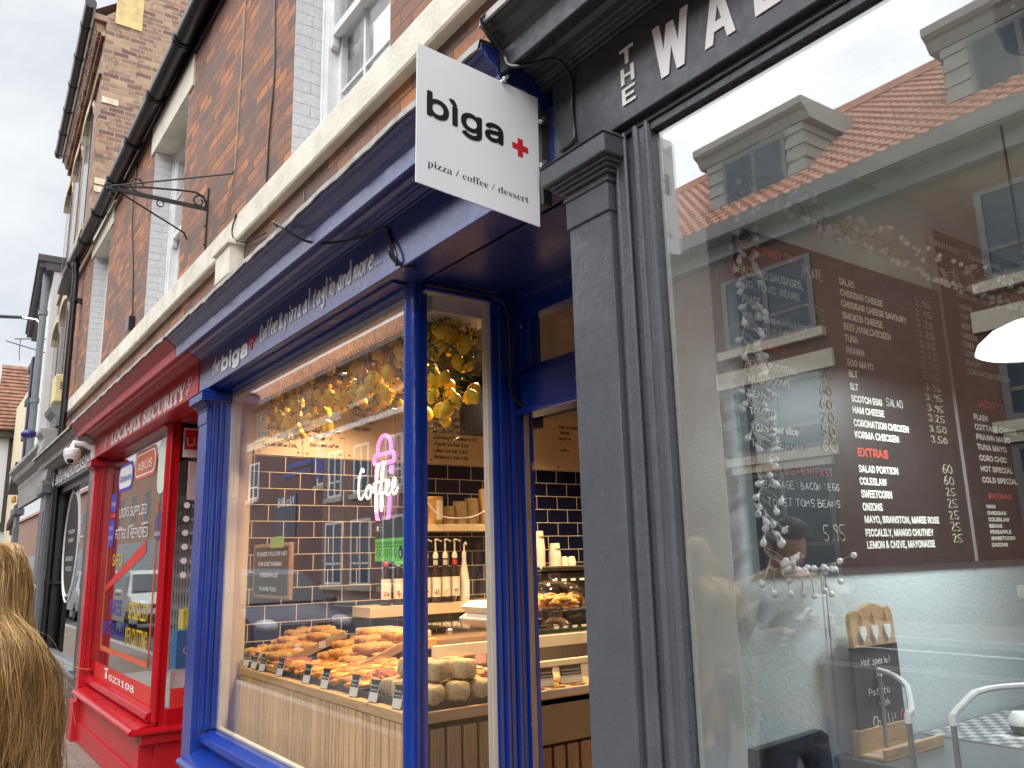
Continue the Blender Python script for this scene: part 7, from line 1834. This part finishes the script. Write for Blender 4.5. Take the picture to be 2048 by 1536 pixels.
car(-24.6, -3.9, (.42, .45, .42), 'pale silver-green parked car reflected in the red shop window', False, 0)
car(-33, -3.9, (.3, .3, .31), 'grey parked car further down the near kerb', False, 0)

# ================================================================ people
def skin_mesh(name, verts, edges, mat, parent, sub=2, root=0):
    me = bpy.data.meshes.new(name); me.from_pydata([v[:3] for v in verts], edges, []); me.materials.append(mat)
    o = bpy.data.objects.new(name, me); COL.objects.link(o)
    if parent: o.parent = parent
    m_ = o.modifiers.new('skin', 'SKIN'); m_.use_smooth_shade = True
    lay = me.skin_vertices[0].data if me.skin_vertices else me.attributes.new('x', 'FLOAT', 'POINT')
    for i, v in enumerate(verts):
        lay[i].radius = (v[3], v[4] if len(v) > 4 else v[3]); lay[i].use_root = (i == root)
    s_ = o.modifiers.new('subsurf', 'SUBSURF'); s_.levels = sub; s_.render_levels = sub
    return o
def loft(rings, n=20):
    """rings: (cx, cy, cz, rx, ry, tilt) ellipses"""
    g = MB(); vs = []
    for (cx, cy, cz, rx, ry) in rings:
        for j in range(n):
            a = 2 * pi * j / n; ca, sa = cos(a), sin(a)
            vs.append((cx + rx * (abs(ca) ** .85) * (1 if ca >= 0 else -1), cy + ry * (abs(sa) ** .85) * (1 if sa >= 0 else -1), cz))
    k = len(rings)
    g.add(vs, [(i * n + j, i * n + (j + 1) % n, (i + 1) * n + (j + 1) % n, (i + 1) * n + j) for i in range(k - 1) for j in range(n)] + [tuple(range(n))[::-1], tuple(range((k - 1) * n, k * n))])
    return g
SKIN = plain('skin', (.52, .30, .22), .5, .06, 12, spec=.4); JEANS = plain('jeans_blue', (.05, .07, .13), .8, .2, 30); SHOE = plain('shoe', (.05, .04, .04), .5)
def head(parent, c, k=1.0, fwd=0.0):
    """head with brow, nose, mouth, eyes and ears; local +y is the face"""
    def f(q):
        r = 1.0
        if q.y > .2 and q.z < -.35: r *= 1 - .06 * (q.y)
        if q.z < -.5: r *= .93
        n_ = math.exp(-((q.x / .16) ** 2 + ((q.z + .12) / .22) ** 2)) if q.y > 0 else 0
        r += .20 * n_
        e = (math.exp(-(((abs(q.x) - .36) / .16) ** 2 + ((q.z - .08) / .12) ** 2)) if q.y > 0 else 0); r -= .07 * e
        mth = math.exp(-((q.x / .28) ** 2 + ((q.z + .48) / .05) ** 2)) if q.y > 0 else 0; r -= .04 * mth
        return r
    g = MB().ball(c, 1, 32, 24, (.076 * k, .097 * k, .118 * k), f)
    for s in (-1, 1): g.ball((c[0] + s * .077 * k, c[1] - .008, c[2] - .005), .03 * k, 10, 8, (.35, .7, 1.1))
    return g
def person(name, loc, rot, label, jacket, legs, height=1.68, arms='down', jn='coat', slim=1.0, nod=0.0):
    t = thing(name, label, 'person', loc); t.rotation_euler = (0, 0, rot); k = height / 1.72
    SW = .185 * k * slim
    V = [(0, 0, .93 * k, .10, .085), (0, 0, 1.12 * k, .115, .09), (0, 0, 1.32 * k, .13, .095), (0, 0, 1.43 * k, .075, .065), (0, .01, 1.50 * k, .05, .05), (0, .02, 1.60 * k, .06, .07)]
    E_ = [(0, 1), (1, 2), (2, 3), (3, 4), (4, 5)]
    for s in (-1, 1):
        b = len(V); fw = .10 * s
        V += [(s * .085, 0, .80 * k, .062), (s * .10, .02 + fw * .6, .48 * k, .05), (s * .10, fw * .6 - .02, .10 * k, .038), (s * .11, fw * .6 + .10, .04, .034)]
        E_ += [(0, b), (b, b + 1), (b + 1, b + 2), (b + 2, b + 3)]
        b = len(V)
        if arms == 'down': V += [(s * SW, 0, 1.40 * k, .056), (s * (SW + .05), -.02, 1.13 * k, .042), (s * (SW + .05), .05, .89 * k, .027), (s * (SW + .045), .07, .83 * k, .028, .014)]
        else: V += [(s * SW, 0, 1.40 * k, .056), (s * (SW + .07), .04, 1.14 * k, .042), (s * .07, .28, 1.22 * k, .027), (s * .055, .32, 1.27 * k, .028, .014)]
        E_ += [(3, b), (b, b + 1), (b + 1, b + 2), (b + 2, b + 3)]
        h = b + 3; hx, hy, hz = V[h][:3]
        for q in range(4):
            a = (q - 1.5) * .016; L0 = (.040, .046, .043, .034)[q]; b2 = len(V)
            if arms == 'down': V += [(hx, hy + a, hz - .035, .0085), (hx - s * .006, hy + a + .006, hz - .035 - L0, .007)]
            else: V += [(hx - s * .008, hy + .03, hz + a, .0085), (hx - s * .035, hy + .03 + L0 * .5, hz + a, .007)]
            E_ += [(h, b2), (b2, b2 + 1)]
        b2 = len(V); V += [(hx + (-s * .0), hy + .035, hz - .012, .009), (hx - s * .004, hy + .045, hz - .042, .0075)] if arms == 'down' else [(hx - s * .01, hy + .0, hz + .04, .009), (hx - s * .02, hy + .02, hz + .055, .0075)]
        E_ += [(h, b2), (b2, b2 + 1)]
    body = skin_mesh('body', V, E_, SKIN, t)
    NOD = Matrix.Translation((0, .01, 1.50 * k)) @ Matrix.Rotation(-nod, 4, 'X') @ Matrix.Translation((0, -.01, -1.50 * k))
    obj('head', head(t, (0, .025, 1.60 * k), k).xf(NOD), SKIN, t, local=True, smooth=True, sharp=90)
    g = MB()
    for s in (-1, 1): g.ball((s * .028 * k, .025 + .088 * k, 1.61 * k), .0115 * k, 10, 8)
    obj('eyes', g.xf(NOD), plain('eye_white', (.7, .68, .65), .2), t, local=True, smooth=True)
    g = MB()
    for s in (-1, 1): g.ball((s * .028 * k, .025 + .097 * k, 1.61 * k), .0055 * k, 8, 6)
    obj('pupils', g.xf(NOD), plain('pupil', (.03, .02, .015), .2), t, local=True)
    obj('mouth', MB().tube([(-.022 * k, .025 + .088 * k, 1.545 * k), (0, .025 + .094 * k, 1.543 * k), (.022 * k, .025 + .088 * k, 1.545 * k)], .0035, 5).xf(NOD), plain('lip', (.42, .16, .14), .5), t, local=True)
    # jacket: torso and sleeves in one skinned surface a little larger than the body
    J = [(0, 0, .74 * k, .19 * slim, .145), (0, 0, .95 * k, .18 * slim, .13), (0, 0, 1.15 * k, .165 * slim, .125), (0, 0, 1.33 * k, .175 * slim, .12), (0, -.005, 1.42 * k, .11, .085), (0, .005, 1.475 * k, .066, .062)]
    JE = [(0, 1), (1, 2), (2, 3), (3, 4), (4, 5)]
    for s in (-1, 1):
        b = len(J)
        if arms == 'down': J += [(s * SW, 0, 1.395 * k, .078 * slim), (s * (SW + .045), -.02, 1.13 * k, .058 * slim), (s * (SW + .052), .045, .90 * k, .046)]
        else: J += [(s * SW, 0, 1.395 * k, .082), (s * (SW + .075), .04, 1.14 * k, .066), (s * .09, .26, 1.215 * k, .046)]
        JE += [(4, b), (b, b + 1), (b + 1, b + 2)]
    skin_mesh(jn, J, JE, jacket, t)
    P_ = [(0, 0, .98 * k, .135 * slim, .11), (0, 0, .88 * k, .13 * slim, .11)]; PE = [(0, 1)]
    for s in (-1, 1):
        b = len(P_); fw = .10 * s
        P_ += [(s * .088, .0, .74 * k, .098), (s * .10, .02 + fw * .6, .48 * k, .07), (s * .10, fw * .6 - .02, .11 * k, .058)]; PE += [(1, b), (b, b + 1), (b + 1, b + 2)]
    skin_mesh('trousers', P_, PE, legs, t)
    for s in (-1, 1): obj('shoe', MB().ball((s * .105, .10 * s * .6 + .05, .045), 1, 14, 9, (.048, .13, .05)), SHOE, t, local=True, smooth=True)
    return t, k
PURP = plain('plum_jacket', (.055, .012, .045), .8, .2, 40, .3, 160)
TAN = plain('camel_coat', (.24, .175, .085), .8, .15, 30, .3, 120)
wo, kw = person('person', (-2.5, -1.385, 0), radians(42), 'person with long wavy blonde hair and plum jacket standing before the red shop', PURP, JEANS, 1.66, 'down', 'jacket', .76)
m, nt_, b_ = base('blonde_hair')
gi_ = nd(nt_, 'ShaderNodeNewGeometry'); c_ = ramp(nt_, gi_.outputs['Random Per Island'], [(0, (.30, .165, .06)), (.4, (.48, .29, .11)), (.8, (.62, .41, .175)), (1, (.76, .56, .29))])
lk_ = noise_n(nt_, coords(nt_, (16, 16, 2.2)), 1.6, 3, .5); c_ = mixc(nt_, 1.0, c_, ramp(nt_, lk_, [(.3, (.55, .48, .40)), (.65, (1.1, 1.08, 1.0))]), 'MULTIPLY')
nt_.links.new(c_, b_.inputs['Base Color']); b_.inputs['Roughness'].default_value = .42; b_.inputs['Specular IOR Level'].default_value = .5
HAIR = m
random.seed(9)
def hair_long(t, k, guides=190, per=64):
    g = MB(); c = Vector((0, .02, 1.60 * k)); G = random.gauss
    for i in range(guides):
        ha = radians(168 + 204 * (i + random.random()) / guides)          # round the back of the head, ear to ear
        end = random.uniform(.93, 1.12) * k; ph = random.uniform(0, 6.28); fr = random.uniform(9, 14); amp = random.uniform(.008, .02)
        
        if radians(280) < ha < radians(347): end = random.uniform(1.20, 1.33) * k
        wd = random.uniform(.97, 1.07); fan = random.uniform(.45, .95); th0 = random.uniform(.05, .5)
        side = 1 if cos(ha) > 0 else -1
        for q in range(per):
            dx, dy, dz = G(0, .008), G(0, .008), G(0, .015); dph = G(0, .18); e2 = end + G(0, .03)
            # from the parting over the crown, round the side, then down
            p0 = c + Vector((side * sin(th0) * .05, -.02 + .05 * random.uniform(-1, 1), .122)) * k
            sd = Vector((.088 * k * wd * cos(ha), .108 * k * wd * sin(ha) - .004, 0)); pts, rs = [], []
            for s in range(15):
                u = s / 14
                if u < .28:
                    v = u / .28; a_ = v * pi / 2
                    P_ = c + Vector((p0.x - c.x, p0.y - c.y, 0)) * (1 - sin(a_)) + sd * sin(a_) + Vector((0, 0, .128 * k * cos(a_)))
                    P_ += Vector((dx, dy, dz * .3)) * (.25 + .4 * v)
                else:
                    v = (u - .28) / .72; z = c.z + (e2 - c.z) * v
                    h_ = min(1, max(0, (v - .12) / .38)); h_ = h_ * h_ * (3 - 2 * h_)
                    f = 1 + (1.12 + .25 * fan) * h_ * (1.0 if cos(ha) > 0 else .7)
                    wv = amp * sin((c.z - z) * fr * 1.6 + ph + dph) * min(1, v * 2.5)
                    P_ = Vector((c.x + sd.x * f + wv * cos(ha + 1.4) + dx * (.65 + v), c.y + sd.y * (1 + .85 * h_ + .08 * fan) + wv * sin(ha + 1.4) + dy * (.65 + v) - .015 * v, z))
                pts.append(P_); rs.append(.00075 * (1 - .65 * max(0, u - .5) * 2 * .8))
            g.tube(pts, rs, 3, False)
    for i in range(110):
        ha = random.uniform(radians(180), radians(372)); z0 = random.uniform(1.1, 1.55) * k; r0 = .12 + .08 * (1.55 - z0)
        p = Vector((r0 * cos(ha), .02 + r0 * sin(ha), z0)); pts = [p]; d = Vector((cos(ha), sin(ha) * .6, random.uniform(-.6, .3))) * .011
        for s in range(9): d = d * .96 + Vector((random.uniform(-.005, .005), random.uniform(-.005, .005), random.uniform(-.008, .004))); pts.append(pts[-1] + d)
        g.tube(pts, .00045, 3, False)
    return g
obj('hair', hair_long(wo, kw), HAIR, wo, local=True, smooth=True, sharp=120)
obj('scalp_hair', MB().ball((0, .012, 1.615 * kw), 1, 24, 16, (.082 * kw, .105 * kw, .118 * kw), lambda q: 1.0 if (q.y < .55 or q.z > .45) and q.z > -.75 else .86), plain('hair_under', (.30, .18, .075), .5), wo, local=True, smooth=True)
g = MB().box(-.015, .015, -.160, -.120, 1.125, 1.138).box(-.013, -.007, -.1605, -.120, 1.115, 1.127).box(.007, .013, -.1605, -.120, 1.115, 1.127).box(.012, .02, -.1605, -.120, 1.135, 1.146)
g.xf(Matrix.Rotation(radians(40), 4, 'Z'))
obj('jacket_badge', g, WV, wo, local=True)
mn, km = person('person', (-2.5, -2.02, 0), radians(-62), 'person with short dark hair in camel coat looking down at a phone', TAN, JEANS, 1.76, 'phone', 'coat', 1.0, radians(34))
NODM = Matrix.Translation((0, .01, 1.50 * km)) @ Matrix.Rotation(-radians(34), 4, 'X') @ Matrix.Translation((0, -.01, -1.50 * km))
DHAIR = plain('dark_hair', (.03, .02, .014), .5, .3, 60)
random.seed(14)
g = MB().ball((0, .008, 1.618 * km), 1, 26, 18, (.083 * km, .106 * km, .122 * km), lambda q: (1.0 + .03 * noise.noise(q * 9)) if ((q.y < .5 and q.z > -.45) or q.z > .52) else .84)
for i in range(500):
    th = random.uniform(0, 1.35); a = random.uniform(0, 2 * pi)
    if sin(a) > .4 and th > .8: continue
    q = Vector((sin(th) * cos(a) * .082, sin(th) * sin(a) * .104, cos(th) * .12)) * km; p = Vector((0, .008, 1.618 * km)) + q; d = q.normalized()
    g.tube([p, p + d * .012 + Vector((.01, .012, 0)), p + d * .016 + Vector((.024, .03, -.004))], [.0022, .002, .0008], 3, False)
obj('hair', g.xf(NODM), DHAIR, mn, local=True, smooth=True)
ph = thing('phone', 'pale phone held in both hands by the person in the camel coat', 'phone', (-2.5, -2.02, 0)); ph.rotation_euler = (0, 0, radians(-62))
obj('case', MB().box(-.036, .036, .345, .355, 1.24 * km, 1.38 * km), plain('pale_phone', (.6, .6, .6), .3), ph, local=True, bevel=.006)
bg2 = thing('shopping_bag', 'crinkled white bag held under the arm of the person in the camel coat', 'bag', (-2.5, -2.02, 0)); bg2.rotation_euler = (0, 0, radians(-62))
obj('bag', MB().ball((.02, .22, 1.20 * km), 1, 20, 14, (.10, .05, .12), lambda q: 1 + .2 * noise.noise(q * 4)), plain('white_bag', (.68, .68, .68), .6, .1, 9, .6, 25), bg2, local=True, smooth=True)
